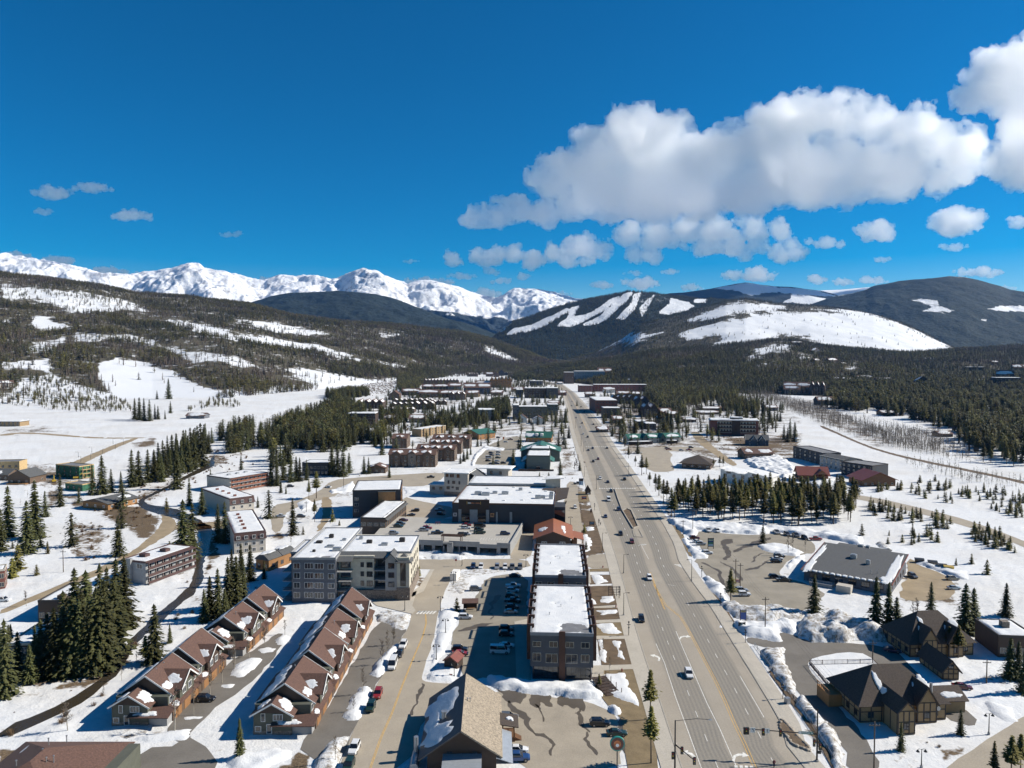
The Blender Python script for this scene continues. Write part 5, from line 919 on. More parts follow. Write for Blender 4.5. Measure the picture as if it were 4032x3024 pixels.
m=MB();m.slab([(W-.6,-.5,4.0),(W+2.8,-.5,2.8),(W+2.8,12,2.8),(W-.6,12,4.0)],.15);b.part("lean_to_roof",m,simple("pale_metal_roof",(.42,.45,.48),.4,.1,1,metal=.4,stripes=(1,.45)))
m=MB();m.slab([(4,-4.5,3.3),(12,-4.5,3.3),(12,.8,4.2),(4,.8,4.2)],.15);b.part("porch_roof",m,MATS["pale_metal_roof"])
m=MB();m.box(W+.6,13,0,W+3.6,17.5,.9);
for i in range(5):m.box(W+3.6+.3*i,13.5,0,W+3.9+.3*i,15.5,.75-.15*i)
b.part("entry_stairs",m,W_LOG);m=MB()
for x,y in((W+.9,13.2),(W+3.4,13.2),(W+.9,17.3),(W+3.4,17.3)):m.box(x-.12,y-.12,.9,x+.12,y+.12,3.6)
b.each("porch_post",m,W_LOG);m=MB();m.slab([(W+.2,12.4,4.3),(W+4.4,12.4,3.6),(W+4.4,18,3.6),(W+.2,18,4.3)],.2);po=b.part("porch_shake_roof",m,R_DARK);b.snow_on((W+2.4,15.6,3.95),(1,0,-.16),(0,1,0),.9,.8,.35,4,po)
m=MB()
for i in range(9):m.box(W+3.5,13.2+.5*i,.95,W+3.56,13.26+.5*i,1.9)
m.box(W+3.48,13.2,1.85,W+3.58,17.4,1.95);b.part("railing",m,W_LOG)
for x in(8.6,9.2):b.vent(x,14,8.9,rt,.6)
m=MB();m.tube([(-2.0,1,1.2),(-2.0,7,1.2)],.9,12);m.tube([(-2.0,6,1.2),(-2.0,6,5.2)],.5,10);b.each("kitchen_duct",m,M_METAL)
A=GQ('c2',497,240);B_=GQ('c2',615,238);b=Bld("bus_shelter","dark timber bus shelter beside the snowy verge",A,B_,2.6,'shelter');m=MB();m.box(0,0,0,.2,.2,3);m.box(b.W-.2,0,0,b.W,.2,3);m.box(0,2.4,0,.2,2.6,3.2);m.box(b.W-.2,2.4,0,b.W,2.6,3.2);b.each("post",m,T_BROWN);b.box("back_wall",.2,2.45,.2,b.W-.2,2.55,2.9,T_DARK);b.box("side_wall",.05,.25,.2,.15,2.4,2.6,T_DARK);m=MB();m.slab([(-.5,-.7,3.1),(b.W+.5,-.7,3.1),(b.W+.5,3.1,3.5),(-.5,3.1,3.5)],.25);b.part("roof",m,R_BROWN);b.box("bench",.6,1.7,.45,b.W-.6,2.2,.55,W_WOOD)
A=GQ('c2',330,735);B_=GQ('c2',440,752);b=Bld("refuse_hut","small rust-red gabled hut at the tip of the snowy parking island",A,B_,4.2,'hut');b.box("wall",0,0,0,b.W,4.2,2.6,W_DBROWN);b.gable(0,0,b.W,4.2,2.6,1.2,'y',.4,R_RED,W_DBROWN);b.box("door",.8,-.06,.1,b.W-.8,.02,2.2,T_DARK)
A=GQ('d2',380,1300);B_=GQ('d2',435,1303);b=Bld("storage_box","white steel storage container standing beside the street corner",A,B_,6.0,'container');b.box("body",0,0,.15,b.W,6,2.8,W_WHITE);b.box("roof",-.05,-.05,2.8,b.W+.05,6.05,2.9,T_WHITE);b.box("door",.2,-.06,.3,b.W-.2,-.003,2.6,T_WHITE);m=MB();m.box(b.W*.5-.03,-.1,.4,b.W*.5+.03,-.06,2.5);b.part("door_bar",m,M_METAL)
def townhouse(label,x0,x1,y0,L,units,group,seed,name="townhouse_row",rot=0.0):
 rr=random.Random(seed);A=Vector((x0,y0,0));b=Bld(name,label,A,A+Vector((math.cos(rot),math.sin(rot),0))*(x1-x0),L*units,group=group);W=b.W
 for i in range(units):
  y=L*i;dx=1.3*(i%2);ez=5.7+.7*(i%2)
  b.box("wall",dx,y+.2,-.2,W-1.2,y+L-.2,ez,W_OLIVE);b.box("garage_wall",W-1.3,y+.2,-.2,W,y+L-.2,3.0,W_BROWN)
  ro=b.gable(dx,y+2.2,W-1.2,y+L-.6,ez,4.3,'y',.7,R_BROWN,W_DBROWN,snow=[(0,.3,.45,4.4,2.8),(0,.76,.4,3.2,2.2)]+([(1,.15,.35,1.6,1.2)]if i%2==0 else[]),trim=T_WHITE,ov_end=.5)
  yc=y+L*.52;hw=3.7
  b.box("bay_wall",W-3.5,yc-hw,3.0,W-.35,yc+hw,6.3,W_DBROWN if i%2 else W_OLIVE)
  r=MB();xe=W+.5;xb=W*.5
  zr=9.1;r.slab([(xb,yc-.0,zr),(xe,yc,zr),(xe,yc-hw-.6,5.9),(xb,yc-hw-.6,5.9)],.25);r.slab([(xb,yc,zr+.004),(xb,yc+hw+.6,5.9),(xe,yc+hw+.6,5.9),(xe,yc,zr+.004)],.25);cg=b.part("cross_gable_roof",r,R_BROWN)
  f=MB();f.quadbar((xe+.05,yc-hw-.6,5.85),(xe+.05,yc,zr-.05),.1,.32);f.quadbar((xe+.05,yc+hw+.6,5.85),(xe+.05,yc,zr-.05),.1,.32);b.each("rake_board",f,T_WHITE,cg)
  g=MB();g.add([(W-.35,yc-hw,6.28),(W-.35,yc+hw,6.28),(W-.35,yc,8.7),(W-.6,yc-hw,6.28),(W-.6,yc+hw,6.28),(W-.6,yc,8.7)],[(0,1,2),(5,4,3),(0,3,4,1),(1,4,5,2),(2,5,3,0)]);b.part("gable_wall",g,W_DBROWN)
  ex,ey=(1,0,0),(0,hw+.6,3.2);b.snow_on((W-2.4+rr.uniform(-.5,.5),yc-hw*.55,5.9+3.2*.45+.02),ex,ey,1.9,1.5,.35,seed+i*3,cg)
  off=-.35
  b.wins('R',[yc-1.5,yc+1.5],[3.9],1.5,1.5,off,fr=T_WHITE,mull=2);b.wins('R',[y+1.6,y+L-1.8],[3.9],1.3,1.4,-1.2,fr=T_WHITE,mull=2)
  sk=MB();sk.slab([(W-1.3,y+.1,3.75),(W+.7,y+.1,2.95),(W+.7,y+L-.1,2.95),(W-1.3,y+L-.1,3.75)],.2);so=b.part("skirt_roof",sk,R_BROWN)
  b.snow_on((W-.2,y+1.8+rr.uniform(0,1),3.32),(2,0,-.8),(0,1,0),.75,1.2,.3,seed+i,so)
  for k in range(3):b.box("garage_door",W-.01,y+1.2+k*(L-1.6)/3,.05,W+.07,y+1.2+k*(L-1.6)/3+3.2,2.4,W_GARAGE)
  for k in range(3):b.vent(W*.5+rr.uniform(-2,1.2),y+rr.uniform(2,L-2),9.0,ro,.7)
  if 1:
   b.box("wing_wall",.6,y-2.6+.01*i,-.2,W*.66,y+.19,5.0,W_OLIVE);b.box("wing_stone_base",.55,y-2.65,-.2,W*.66+.05,y-2.6,1.0,W_STONE)
   wr=b.gable(.6,y-2.6,W*.66,y+3,5.0,2.5,'y',.7,R_BROWN,W_DBROWN,snow=[(1,.42,.5,2.0,1.9),(0,.5,.4,1.8,1.6)],trim=T_WHITE,name="wing_roof",ov_end=.6)
   b.wins('F',[W*.2],[3.2],.8,1.7,y-2.6,fr=T_WHITE,mull=1);b.wins('F',[W*.44],[3.4],2.0,1.3,y-2.6,fr=T_WHITE,mull=3);b.win('F',W*.3,.4,1.0,2.1,y-2.66,fr=T_WHITE,mull=1,name="door");b.wins('F',[W*.12],[.9],1.2,1.1,y-2.66,fr=T_WHITE,mull=1)
   pr=MB();pr.slab([(W*.34,y-3.9,2.7),(W+.7,y-3.9,2.7),(W+.7,y+.1,3.6),(W*.34,y+.1,3.6)],.2);p_=b.part("porch_roof",pr,R_BROWN);b.snow_on((W*.62,y-2.6,3.02),(1,0,0),(0,4,.9),2.6,.8,.3,seed+9,p_)
   b.box("porch_wall",W*.66,y-2.2,-.2,W-.3,y+.2,2.8,W_LGREY)
 return b
townhouse("long row of brown-roofed townhouses with cedar garages, beside the parked cars",-59.2,-45.2,166,17.6,4,"brown-roofed townhouse rows",31)
townhouse("pair of brown-roofed townhouses with green walls nearest the snowy riverbank",-93.4,-79.8,170,15.5,2,"brown-roofed townhouse rows",41,rot=-.02)
townhouse("brown-roofed townhouse pair right in front of the tall grey apartment block",-90.4,-76.6,210,15.0,2,"brown-roofed townhouse rows",51,rot=-.05)
b=Bld("townhouse","brown hip-roofed house cut off by the bottom edge, only its roof showing",Vector((-101,124,0)),Vector((-76.5,124,0)),26);b.box("wall",.6,.6,-.2,b.W-.6,25.4,5.6,W_OLIVE);ro=b.hip(0,0,b.W-3,26,5.6,4.6,.7,R_BROWN,snow=[((2.6,21,6.5),(0,1,0),(10,0,4.6),2.4,.9)]);b.gable(b.W-14,4,b.W,14,5.0,3.2,'x',.6,R_BROWN,W_OLIVE,trim=T_WHITE,name="cross_gable_roof")
for x,y in((9,19),(12,20),(10.4,15),(13,12),(14,12.6),(8,11)):b.vent(x,y,9.2,ro,.8)
A=GQ('d1',553,1490);B_=GQ('d1',935,1490);b=Bld("apartment_block","grey and cream four-storey apartment block with snowy flat roof",A,A+(B_-A).normalized()*15.3,45);H=15.4
b.box("wall",0,0,-.2,15.3,45,H-.2,W_GREY);b.box("cream_wall",15.3,4.5,3.4,27.8,36,H-.2,W_CREAM);b.box("recess_wall",27.8,7.0,3.4,32,33,H-.2,W_GREY);b.box("gable_bay_wall",32,3.0,3.4,36.2,30,H-.2,W_LGREY);b.box("tower_wall",36.2,2.5,4.6,40.5,29,H-.2,W_CREAM)
b.box("stone_base",15.3,3.0,-.2,40.6,29.5,3.4,W_STONE);b.box("tower_stone_base",36.1,2.3,-.2,40.7,8,4.6,W_STONE)
rm=b.flatroof(0,0,15.3,45,H,holes=[(11.2,1.8,2.6),(8,1.0,1.6)],trim=W_LGREY,seed=7);rm2=b.flatroof(15.33,8.0,40.5,32,H+.02,trim=W_LGREY,seed=8,name="roof_right");b.flatroof(-3.9,12,-.03,30,H-1.2,trim=W_LGREY,seed=9,name="roof_left");b.box("side_wall",-3.8,12.05,-.2,-.02,29.9,H-1.4,W_GREY)
for c0,y0,y1 in((595,1150,1195),(700,1150,1195),(789,1152,1197),(894,1155,1199)):
 w=50 if c0 in(595,894)else 74
 for dy in(0,84,168,253):b.winpx('F','d1',c0-w/2,y0+dy-4,c0+w/2,y1+dy-3,fr=T_WHITE,mull=2 if w<60 else 3)
def balconies(x0,x1,y0,y1,zs,mat=None):
 for z in zs:
  o=b.box("balcony",x0,y0,z,x1,y1,z+.22,mat or W_CONC);m=MB()
  n=int((x1-x0)/.35)
  for i in range(n+1):m.box(x0+(x1-x0)*i/n-.02,y0+.03,z+.22,x0+(x1-x0)*i/n+.02,y0+.07,z+1.2)
  m.box(x0,y0,z+1.15,x1,y0+.1,z+1.25);b.part("railing",m,M_BLACK,o)
balconies(15.3,20.2,1.2,4.6,[0.2,3.6,6.9,10.2]);balconies(27.8,32,3.2,7.1,[3.6,6.9,10.2]);balconies(-3.8,0,2,12,[0.3,3.6,6.9,10.2])
for z in(1.2,4.4,7.7,11.0):b.win('F',17.8,z,3.2,2.0,4.5,fr=T_DARK,mull=2);
for z in(4.4,7.7,11.0):b.win('F',30,z,2.6,2.1,7.0,fr=T_DARK,mull=2);b.win('F',23.6,z+.4,1.0,1.5,4.5,fr=T_DARK,mull=2);b.win('F',26.2,z+.2,1.9,1.7,4.5,fr=T_DARK,mull=2);b.win('F',34.1,z+.3,1.9,1.7,3.0,fr=T_DARK,mull=2)
b.win('F',38.3,5.2,1.7,8.2,2.5,fr=T_DARK,mull=1)
for z in(4.8,8.0,11.3):b.wins('R',[8,12,16,20,24],[z],1.2,1.6,25.2,fr=T_DARK,mull=2)
b.gable(31.6,2.4,36.6,9,H-1.2,2.6,'y',.5,R_GREY,W_LGREY,name="bay_roof");b.hip(36.0,2.0,40.9,7.4,H-1.4,2.2,.5,R_GREY,name="tower_roof")
m=MB();m.slab([(15.0,1.0,H-1.2),(20.6,1.0,H-1.2),(20.6,8.2,H+.55),(15.36,8.2,H+.55)],.2);m.slab([(20.62,3.9,H-.8),(31.58,3.9,H-.8),(31.58,8.2,H+.55),(20.62,8.2,H+.55)],.2);b.each("mansard_roof",m,R_GREY)
for i,(x,y,w,d,h)in enumerate([(3,20,2.2,2.2,.5),(8.5,14,2.6,2.0,.5),(6,28,1.6,1.6,1.1),(12,24,1.4,1.4,.5),(22,20,2.0,1.6,.9),(28,17,2.4,1.8,.6),(34,22,2.0,2.0,1.2),(12,9,2.8,2.2,.9),(5,8,1.0,1.0,.5),(18,26,1.4,1.4,.7)]):b.unit(x,y,H+.1,w,d,h+.35,rm,M_METAL if i%2 else T_DARK)
b=bpx("apartment_building","charcoal block with cedar-clad end behind the snowy-roofed wing",'d1',(1080,517),(1500,508),14.3,(1095,432));block(b,W_DARK,nF=0,trim=T_DARK)
b.wins('F',[2.0],[3.2,6.3,9.4],2.0,1.4,fr=T_TAN);b.box("cedar_wall",b.W-11.8,-1.2,6.5,b.W-3,-.02,13.6,W_WOOD);b.box("cedar_end_wall",b.W,.6,1,b.W+.12,b.D*.8,13.2,W_WOOD);b.row('R',5,[4.5,7.6,10.6],1.3,1.7,2,b.D*.75,off=.12,fr=T_DARK);b.box("deck_roof",b.W-12,-1.4,13.6,b.W-2.6,3,13.8,R_GREY);b.box("recess_wall",b.W-16,-.4,0,b.W-12,-.02,13.2,T_DARK)
b=bpx("retail_wing","long low wing with a windowed side and thick roof snow above the deck",'d1',(1148,752),(1366,757),8.6,(1258,604));block(b,W_BROWN,zs=[],trim=T_DARK,thick=.5);b.row('F',4,[5.0],2.2,1.5,fr=T_TAN,mull=2);b.row('R',12,[4.6],1.7,2.2,fr=T_DARK,mull=2);b.row('R',12,[1.0],1.9,2.2,fr=T_DARK,mull=2);m=MB();m.slab([(b.W-1.6,0,b.H+.5),(b.W+1.2,0,b.H-.9),(b.W+1.2,b.D,b.H-.9),(b.W-1.6,b.D,b.H+.5)],.15);b.part("eave_roof",m,R_GREY)
A=GQ('h5',110,478);B_=GQ('h5',2150,560);dk=Bld("parking_deck","concrete parking deck with dark openings below and cars on top",A,B_,62,'parking deck');W=dk.W;TOPZ=4.2
L0=dk.loc('d1',1312,905,TOPZ);L1=dk.loc('d1',1500,745,TOPZ);R1=dk.loc('d2',1100,790,TOPZ);R0=(W+.6,0)
BK=max(L1[1],R1[1])-1
poly=[(0,.3),(W,.3),(W+.3,BK),(L1[0]-6,BK+3),(L0[0]-2,L0[1]-6),(-6,6)]
m=MB();m.prism(poly,TOPZ-.6,TOPZ);dk.part("deck_slab",m,paved("deck_concrete",(.40,.375,.33),.1))
m=MB();xs=[0]
def fx(x):return dk.onface('F','h5',x,500)[0]
cuts=[(150,298),(360,530),(592,760),(790,860),(980,1090),(1105,1240),(1270,1465),(1524,1870),(1950,2100)]
segs=[];x=0.0
for a,c_ in cuts:segs.append((x,fx(a)));x=fx(c_)
segs.append((x,W))
for i,(a,c_)in enumerate(segs):
 if c_-a>.05:m.box(a,0,-.2,c_,.28,3.0)
m.box(0,-.01,3.0,fx(760),.29,5.3);m.box(fx(880),-.01,3.0,fx(1520),.29,5.3);m.box(fx(1520),-.01,2.7,fx(1875),.29,4.4);m.box(fx(1875),-.01,3.0,W,.29,5.2);dk.each("front_wall",m,W_CONC)
dk.box("inner_wall",1,12,0,W-1,12.3,TOPZ-.65,T_DARK);m=MB();m.box(W-.3,.3,0,W+.1,BK,5.1);dk.part("side_wall",m,W_CONC);m=MB();m.box(fx(862),-1.6,0,fx(978),-.3,5.0);pl=dk.part("clock_pylon",m,W_CONC)
m=MB();cx=fx(920);cz=4.0
for k in range(12):a=k*math.pi/6;m.quadbar((cx+.75*math.cos(a),-1.62,cz+.75*math.sin(a)),(cx+.95*math.cos(a),-1.62,cz+.95*math.sin(a)),.08)
m.quadbar((cx,-1.63,cz),(cx+.55,-1.63,cz+.3),.1);m.quadbar((cx,-1.63,cz),(cx-.5,-1.63,cz+.6),.1);dk.each("clock_mark",m,M_BLACK,pl)
m=MB()
for k in range(9):m.box(fx(710),.2+.45*k,7.1,fx(1150),.36+.45*k,7.35)
for x_,y_ in((735,.5),(1120,.5),(735,3.6),(1120,3.6)):m.box(fx(x_)-.15,y_-.15,TOPZ,fx(x_)+.15,y_+.15,7.1)
dk.each("pergola_beam",m,T_BROWN)
m=MB();
for k in range(14):m.box(fx(150)+k*4.1,.1,5.3,fx(150)+k*4.1+.06,.16,6.1)
m.box(0,.1,6.05,fx(1520),.16,6.12);dk.part("railing",m,M_METAL)
for q in range(11):
 p0=dk.loc('d2',640+q*24,945,TOPZ);m=MB();m.box(p0[0],p0[1],TOPZ+.005,p0[0]+.12,p0[1]+4.8,TOPZ+.012);dk.part("bay_line",m,M_WHITE)
def deck_pt(c,x,y):return G(*Q(c,x,y),TOPZ)
b=bpx("supermarket","dark-clad supermarket with vast snowy roof and sloping timber-columned entrance canopy",'d2',(400,625),(1290,640),9.2,(560,405),zb=TOPZ);W=b.W;H=b.H
b.box("wall",0,0,-4.4,W,b.D,H-.2,W_DARK);ro=b.flatroof(0,0,W,b.D*.66,H,trim=T_BROWN,seed=3,holes=[(W*.2,4,.5),(W*.35,6,.5),(W*.6,5,.5)]);b.flatroof(1,b.D*.66+.04,W-.5,b.D,H+1.2,trim=W_LGREY,seed=4,name="roof_rear");b.box("rear_wall",1,b.D*.66+.05,H-.2,W-.5,b.D,H+1.0,W_LGREY)
a0,z1=b.onface('F','h0',205,140);a1,_=b.onface('F','h0',1160,150);b.box("raised_parapet",a0,-.25,0,a1,.5,z1,W_DBROWN);b.box("parapet_trim",a0-.1,-.3,z1,a1+.1,.55,z1+.2,T_BROWN)
def fxz(x,y,off=0):return b.onface('F','h0',x,y,off)
for q in((200,295,430),(555,798,440),(1058,1155,450),(1368,1420,520),(1795,1870,520)):
 x0=fxz(q[0],700)[0];x1=fxz(q[1],700)[0];b.box("stone_pier",x0,-.5,-.05,x1,-.02,fxz(q[0],q[2])[1],W_CONC)
for q in((300,550),(800,1055)):
 x0=fxz(q[0],700)[0];x1=fxz(q[1],700)[0];b.win('F',(x0+x1)/2,.1,x1-x0-.3,2.6,-.26,gl=M_STORE,fr=T_DARK,mull=4,name="entrance_glazing");b.box("awning",x0,-1.5,3.0,x1,-.26,3.9,T_DARK)
x0,zz=fxz(570,260,-.3);x1,z1=fxz(865,225,-.3);sg=b.box("sign_board",fxz(455,240,-.3)[0],-.32,zz-.6,fxz(895,240,-.3)[0],-.26,z1+.6,T_DARK);m=MB();n=15
for k in range(n):
 if k in(6,8):continue
 xa=x0+(x1-x0)*k/n;m.box(xa,-.36,zz,xa+(x1-x0)/n*.68,-.325,zz+(z1-zz)*(.75 if k%3 else 1))
b.each("sign_letter",m,simple("orange_letters",(.65,.20,.07),.5,.1),sg);m=MB();xa=fxz(490,240,-.3)[0];m.prism([(xa,-.36),(xa+1.6,-.36),(xa+1.6,-.325),(xa,-.325)],zz,zz+.55);b.part("sign_logo",m,T_WHITE,sg);m=MB()
for xx in(458,880):xa=fxz(xx,240,-.3)[0];m.box(xa,-.36,zz-.4,xa+.25,-.325,z1+.4)
b.each("sign_bar",m,simple("amber_bars",(.60,.36,.06),.5,.1),sg)
for q,col in(((35,540,152,652),(.55,.48,.45)),((1195,552,1310,675),(.45,.22,.10))):
 xa,za=fxz(q[0],q[3]);xb,zb_=fxz(q[2],q[1]);o=b.box("poster",xa,-.33,za,xb,-.26,zb_,simple("poster_%d"%q[0],col,.6,.35,1.5));b.box("poster_mark",xa+.35,-.36,za+.5,xb-.35,-.333,zb_-.4,simple("poster_dark_%d"%q[0],tuple(x*.35 for x in col),.6,.5,3))
P=[b.loc('d2',1030,668,5.6),b.loc('d2',1398,572,9.0),b.loc('d2',1390,497,10.4),b.loc('d2',1215,585,9.4)]
cp=MB();cp.slab([(P[0][0],P[0][1],5.6),(P[1][0],P[1][1],9.0),(P[1][0]+1,P[1][1]+20,10.6),(P[0][0]+8,P[1][1]+20,9.9)],.5);co=b.part("canopy_roof",cp,R_DARK);
for f,rx in((.22,4.2),(.40,3.4)):p=Vector((P[0][0],P[0][1],5.6)).lerp(Vector((P[1][0],P[1][1],9.0)),f)+Vector((1.5,3.4,1.1));b.snow_on(p,(P[1][0]-P[0][0],P[1][1]-P[0][1],3.4),(4,20,3.0),rx,3.0,.35,5,co)
for x_ in(1052,1140,1226,1312):
 q=b.loc('d2',x_,768,0);f=(q[0]-P[0][0])/(P[1][0]-P[0][0]);zt=5.0+3.4*f;b.box("column_base",q[0]-.8,q[1]-.8,-4,q[0]+.8,q[1]+.8,3.2,W_CONC);b.box("timber_column",q[0]-.3,q[1]-.3,3.2,q[0]+.3,q[1]+.3,zt,W_WOOD)
q=b.loc('d2',1312,768,0)
for k in range(4):m=MB();m.quadbar((q[0]+.3,q[1]+1.5*k,3.0),(q[0]+4.6,q[1]+1.5*k+1,8.6),.3);b.part("timber_strut",m,W_WOOD)
q0=b.loc('d2',1040,768,0);b.box("entrance_glass",q0[0],1.4,0,W+5,1.6,6.5,M_STORE);b.box("entrance_wall",q0[0],1.65,-4,W+5.2,14,8.0,W_DARK)
b.box("stair_tower",W-6,b.D*.62,H,W+2,b.D*.62+7,H+5.2,W_BEIGE);m=MB();m.slab([(W-8,b.D*.62-1.5,H+5.0),(W+4,b.D*.62-1.5,H+5.8),(W+4,b.D*.62+8.5,H+5.8),(W-8,b.D*.62+8.5,H+5.0)],.3);st=b.part("tower_roof",m,T_WHITE);b.snow_on((W-2,b.D*.62+3.5,H+5.42),(12,0,.8),(0,1,0),5,4,.3,6,st)
for x,y,w,d,h in((8,22,3.5,3,1.6),(12,20,4,3,1.6),(17,26,2.5,2,1.2),(22,24,3.5,2.5,1.5),(40,14,3,2.6,1.7),(43,15,2,2.4,1.4),(47,13,2,2,2.4),(47,21,2,2,2.2),(30,36,2,2,1.4)):b.unit(x,y,H+.1,w,d,h,ro)
for i,(x,y)in enumerate([(6,8),(15,10),(24,7),(33,9),(12,40),(26,44),(36,30),(44,34)]):b.unit(x,y,H+.05,1.4,1.4,.55,ro,T_WHITE)
# buildings of the middle distance
def mansard(b,wall,band,zs,nF,nR,chim=0):
 H=b.H;block(b,wall,zs=[],roof=True,thick=.5,trim=band);m=MB();zb=H-3.0
 for p in([(-.1,-.5,zb),(b.W+.5,-.5,zb),(b.W-.05,.02,H+.3),(0,.02,H+.3)],[(b.W+.5,-.5,zb),(b.W+.5,b.D,zb),(b.W-.05,b.D,H+.3),(b.W-.05,.02,H+.3)]):m.slab(p,.15)
 b.each("mansard_roof",m,band)
 for z in zs:b.row('F',nF,[z],1.3,1.4,fr=T_WHITE,off=-.55 if z>zb else 0);b.row('R',nR,[z],1.3,1.4,fr=T_WHITE,off=.55 if z>zb else 0)
 for i in range(chim):b.box("chimney",b.W*.32,b.D*(.12+.8*i/max(1,chim)),H-.1,b.W*.32+1.5,b.D*(.12+.8*i/max(1,chim))+.9,H+1.3,W_BRICK)
M_BAND=wallm("brown_mansard",(.085,.045,.040),stripes=(0,.5))
mansard(bpx("condo_block","white condo with brown mansard and five brick chimneys beside the river",'d1',(48,893),(322,866),9.0,(95,692)),W_BEIGE,M_BAND,[.8,3.6,6.6],4,8,5)
mansard(bpx("condo_block","pale condo with brown mansard and two chimney pairs behind the spruces",'d0',(2000,590),(2212,562),9.0,(1815,490)),W_BEIGE,M_BAND,[.8,3.6,6.6],3,5,4)
def balcony_block(b,wall,rail,floors,n,face='R',depth=1.5):
 H=b.H
 for i in range(floors):
  z=.3+i*(H-.4)/floors;hh=(H-.4)/floors
  if face=='R':
   b.box("gallery_floor",b.W,0,z-.15,b.W+depth,b.D,z+.1,W_CONC);m=MB();m.box(b.W+depth-.12,0,z+.1,b.W+depth,b.D,z+1.15);b.part("gallery_parapet",m,rail);b.row('R',n,[z+.35],1.8,hh*.62,fr=T_WHITE)
  else:
   b.box("gallery_floor",0,-depth,z-.15,b.W,0,z+.1,W_CONC);m=MB();m.box(0,-depth,z+.1,b.W,-depth+.12,z+1.15);b.part("gallery_parapet",m,rail);b.row('F',n,[z+.35],1.8,hh*.62,fr=T_WHITE)
 m=MB()
 for i in range(n+1):
  if face=='R':y=min(b.D-.25,b.D*i/n);m.box(b.W+depth-.3,y,0,b.W+depth-.02,y+.25,H-.1)
  else:x=min(b.W-.25,b.W*i/n);m.box(x,-depth+.02,0,x+.25,-depth+.3,H-.1)
 b.each("gallery_post",m,rail)
 b.box("gallery_roof",*((b.W-.1,-.2,H-.15,b.W+depth+.3,b.D+.2,H+.05)if face=='R' else(-.2,-depth-.3,H-.15,b.W+.2,.1,H+.05)),rail)
b=bpx("condo_block","three-storey condo with long brown balcony galleries beside the dirt road",'d0',(1060,1118),(1268,1142),8.4,(1528,988));block(b,W_LGREY,zs=[1,3.8],nF=0,trim=M_BAND,thick=.45);balcony_block(b,W_LGREY,M_BAND,3,7);b.box("chimney_stack",b.W*.28,-1.1,0,b.W*.46,-.02,9.6,W_CONC);b.unit(b.W*.3,b.D*.2,8.5,3,2.4,1.3,None,M_BAND);b.unit(b.W*.45,b.D*.55,8.5,3,2.4,1.3,None,M_BAND);b.win('F',b.W*.75,6,2.4,1.6,fr=T_WHITE)
b=bpx("condo_block","low condo with red-brown timber galleries half hidden by spruces",'d1',(10,412),(345,357),8.6,(60,345));block(b,W_BEIGE,zs=[],trim=T_DARK,thick=.45);balcony_block(b,W_BEIGE,wallm("red_timber",(.20,.070,.035)),3,9,'F')
for i in range(3):b.unit(b.W*(.25+.22*i),b.D*.5,8.7,2.2,1.6,.9)
b=bpx("barrel_roof_house","orange timber house with snow-covered barrel roofs beside the pale condo",'d1',(238,1092),(350,1108),5.0,(300,990),cat='house');b.box("wall",0,0,-.2,b.W,b.D,4.6,W_WOOD);b.row('F',2,[1.2],1.4,1.4,fr=T_BROWN);b.row('R',3,[1.2],1.4,1.4,fr=T_BROWN)
for i,(y0,y1)in enumerate(((-.4,b.D*.48),(b.D*.5,b.D+.4))):
 m=MB();n=9;P0=[(-.4+(b.W+.8)*k/n,4.5+2.0*math.sin(math.pi*k/n))for k in range(n+1)]
 m.add([(x,y0,z)for x,z in P0]+[(x,y1,z)for x,z in P0]+[(P0[-1][0],y0,4.3),(P0[0][0],y0,4.3),(P0[-1][0],y1,4.3),(P0[0][0],y1,4.3)],[(k,k+1,n+2+k,n+1+k)for k in range(n)]+[tuple(range(n,-1,-1))+(2*n+3,2*n+2),tuple(range(n+1,2*n+2))+(2*n+4,2*n+5)]);ro=b.part("barrel_roof",m,R_GREY);b.snow_on((b.W*.42,(y0+y1)/2,6.45),(1,0,.1),(0,1,0),b.W*.36,(y1-y0)*.4,.3,i+3,ro)
b=bpx("house","low brown timber house with pitched grey roof above the brushy bank",'d0',(722,602),(940,622),4.0,(1150,562),cat='house');b.box("wall",0,0,-.2,b.W,b.D,3.9,W_WOOD);ro=b.gable(0,0,b.W,b.D,3.9,2.2,'y',.9,R_GREY,W_BROWN,snow=[(1,.75,.5,4,2.4),(0,.2,.3,3,1.5)]);b.row('R',4,[1.2],1.3,1.3,fr=T_WHITE);b.row('F',3,[1.2],1.3,1.3,fr=T_WHITE)
b=bpx("construction_house","green-sheathed three-storey house still under construction",'d0',(485,286),(690,305),8.6,(788,284),cat='house');block(b,W_OSB,zs=[1.0,4.0,6.4],nF=4,nR=2,w=1.2,h=1.5,snow=False,trim=W_PLY,fr=T_DARK,mull=1);
for i in range(3):b.box("timber_floor",b.W,1,.3+2.9*i,b.W+2.2,b.D-1,.55+2.9*i,W_PLY)
m=MB()
for i in range(4):m.box(b.W+2,1+(b.D-2.2)*i/3,0,b.W+2.2,1.2+(b.D-2.2)*i/3,8.2)
b.each("timber_post",m,W_PLY)
b=bpx("construction_house","low green-sheathed shell beside the excavators",'d0',(568,448),(718,462),4.2,D=9,cat='house');block(b,W_OSB,zs=[1.2],nF=3,snow=False,trim=W_PLY,fr=T_DARK,mull=1)
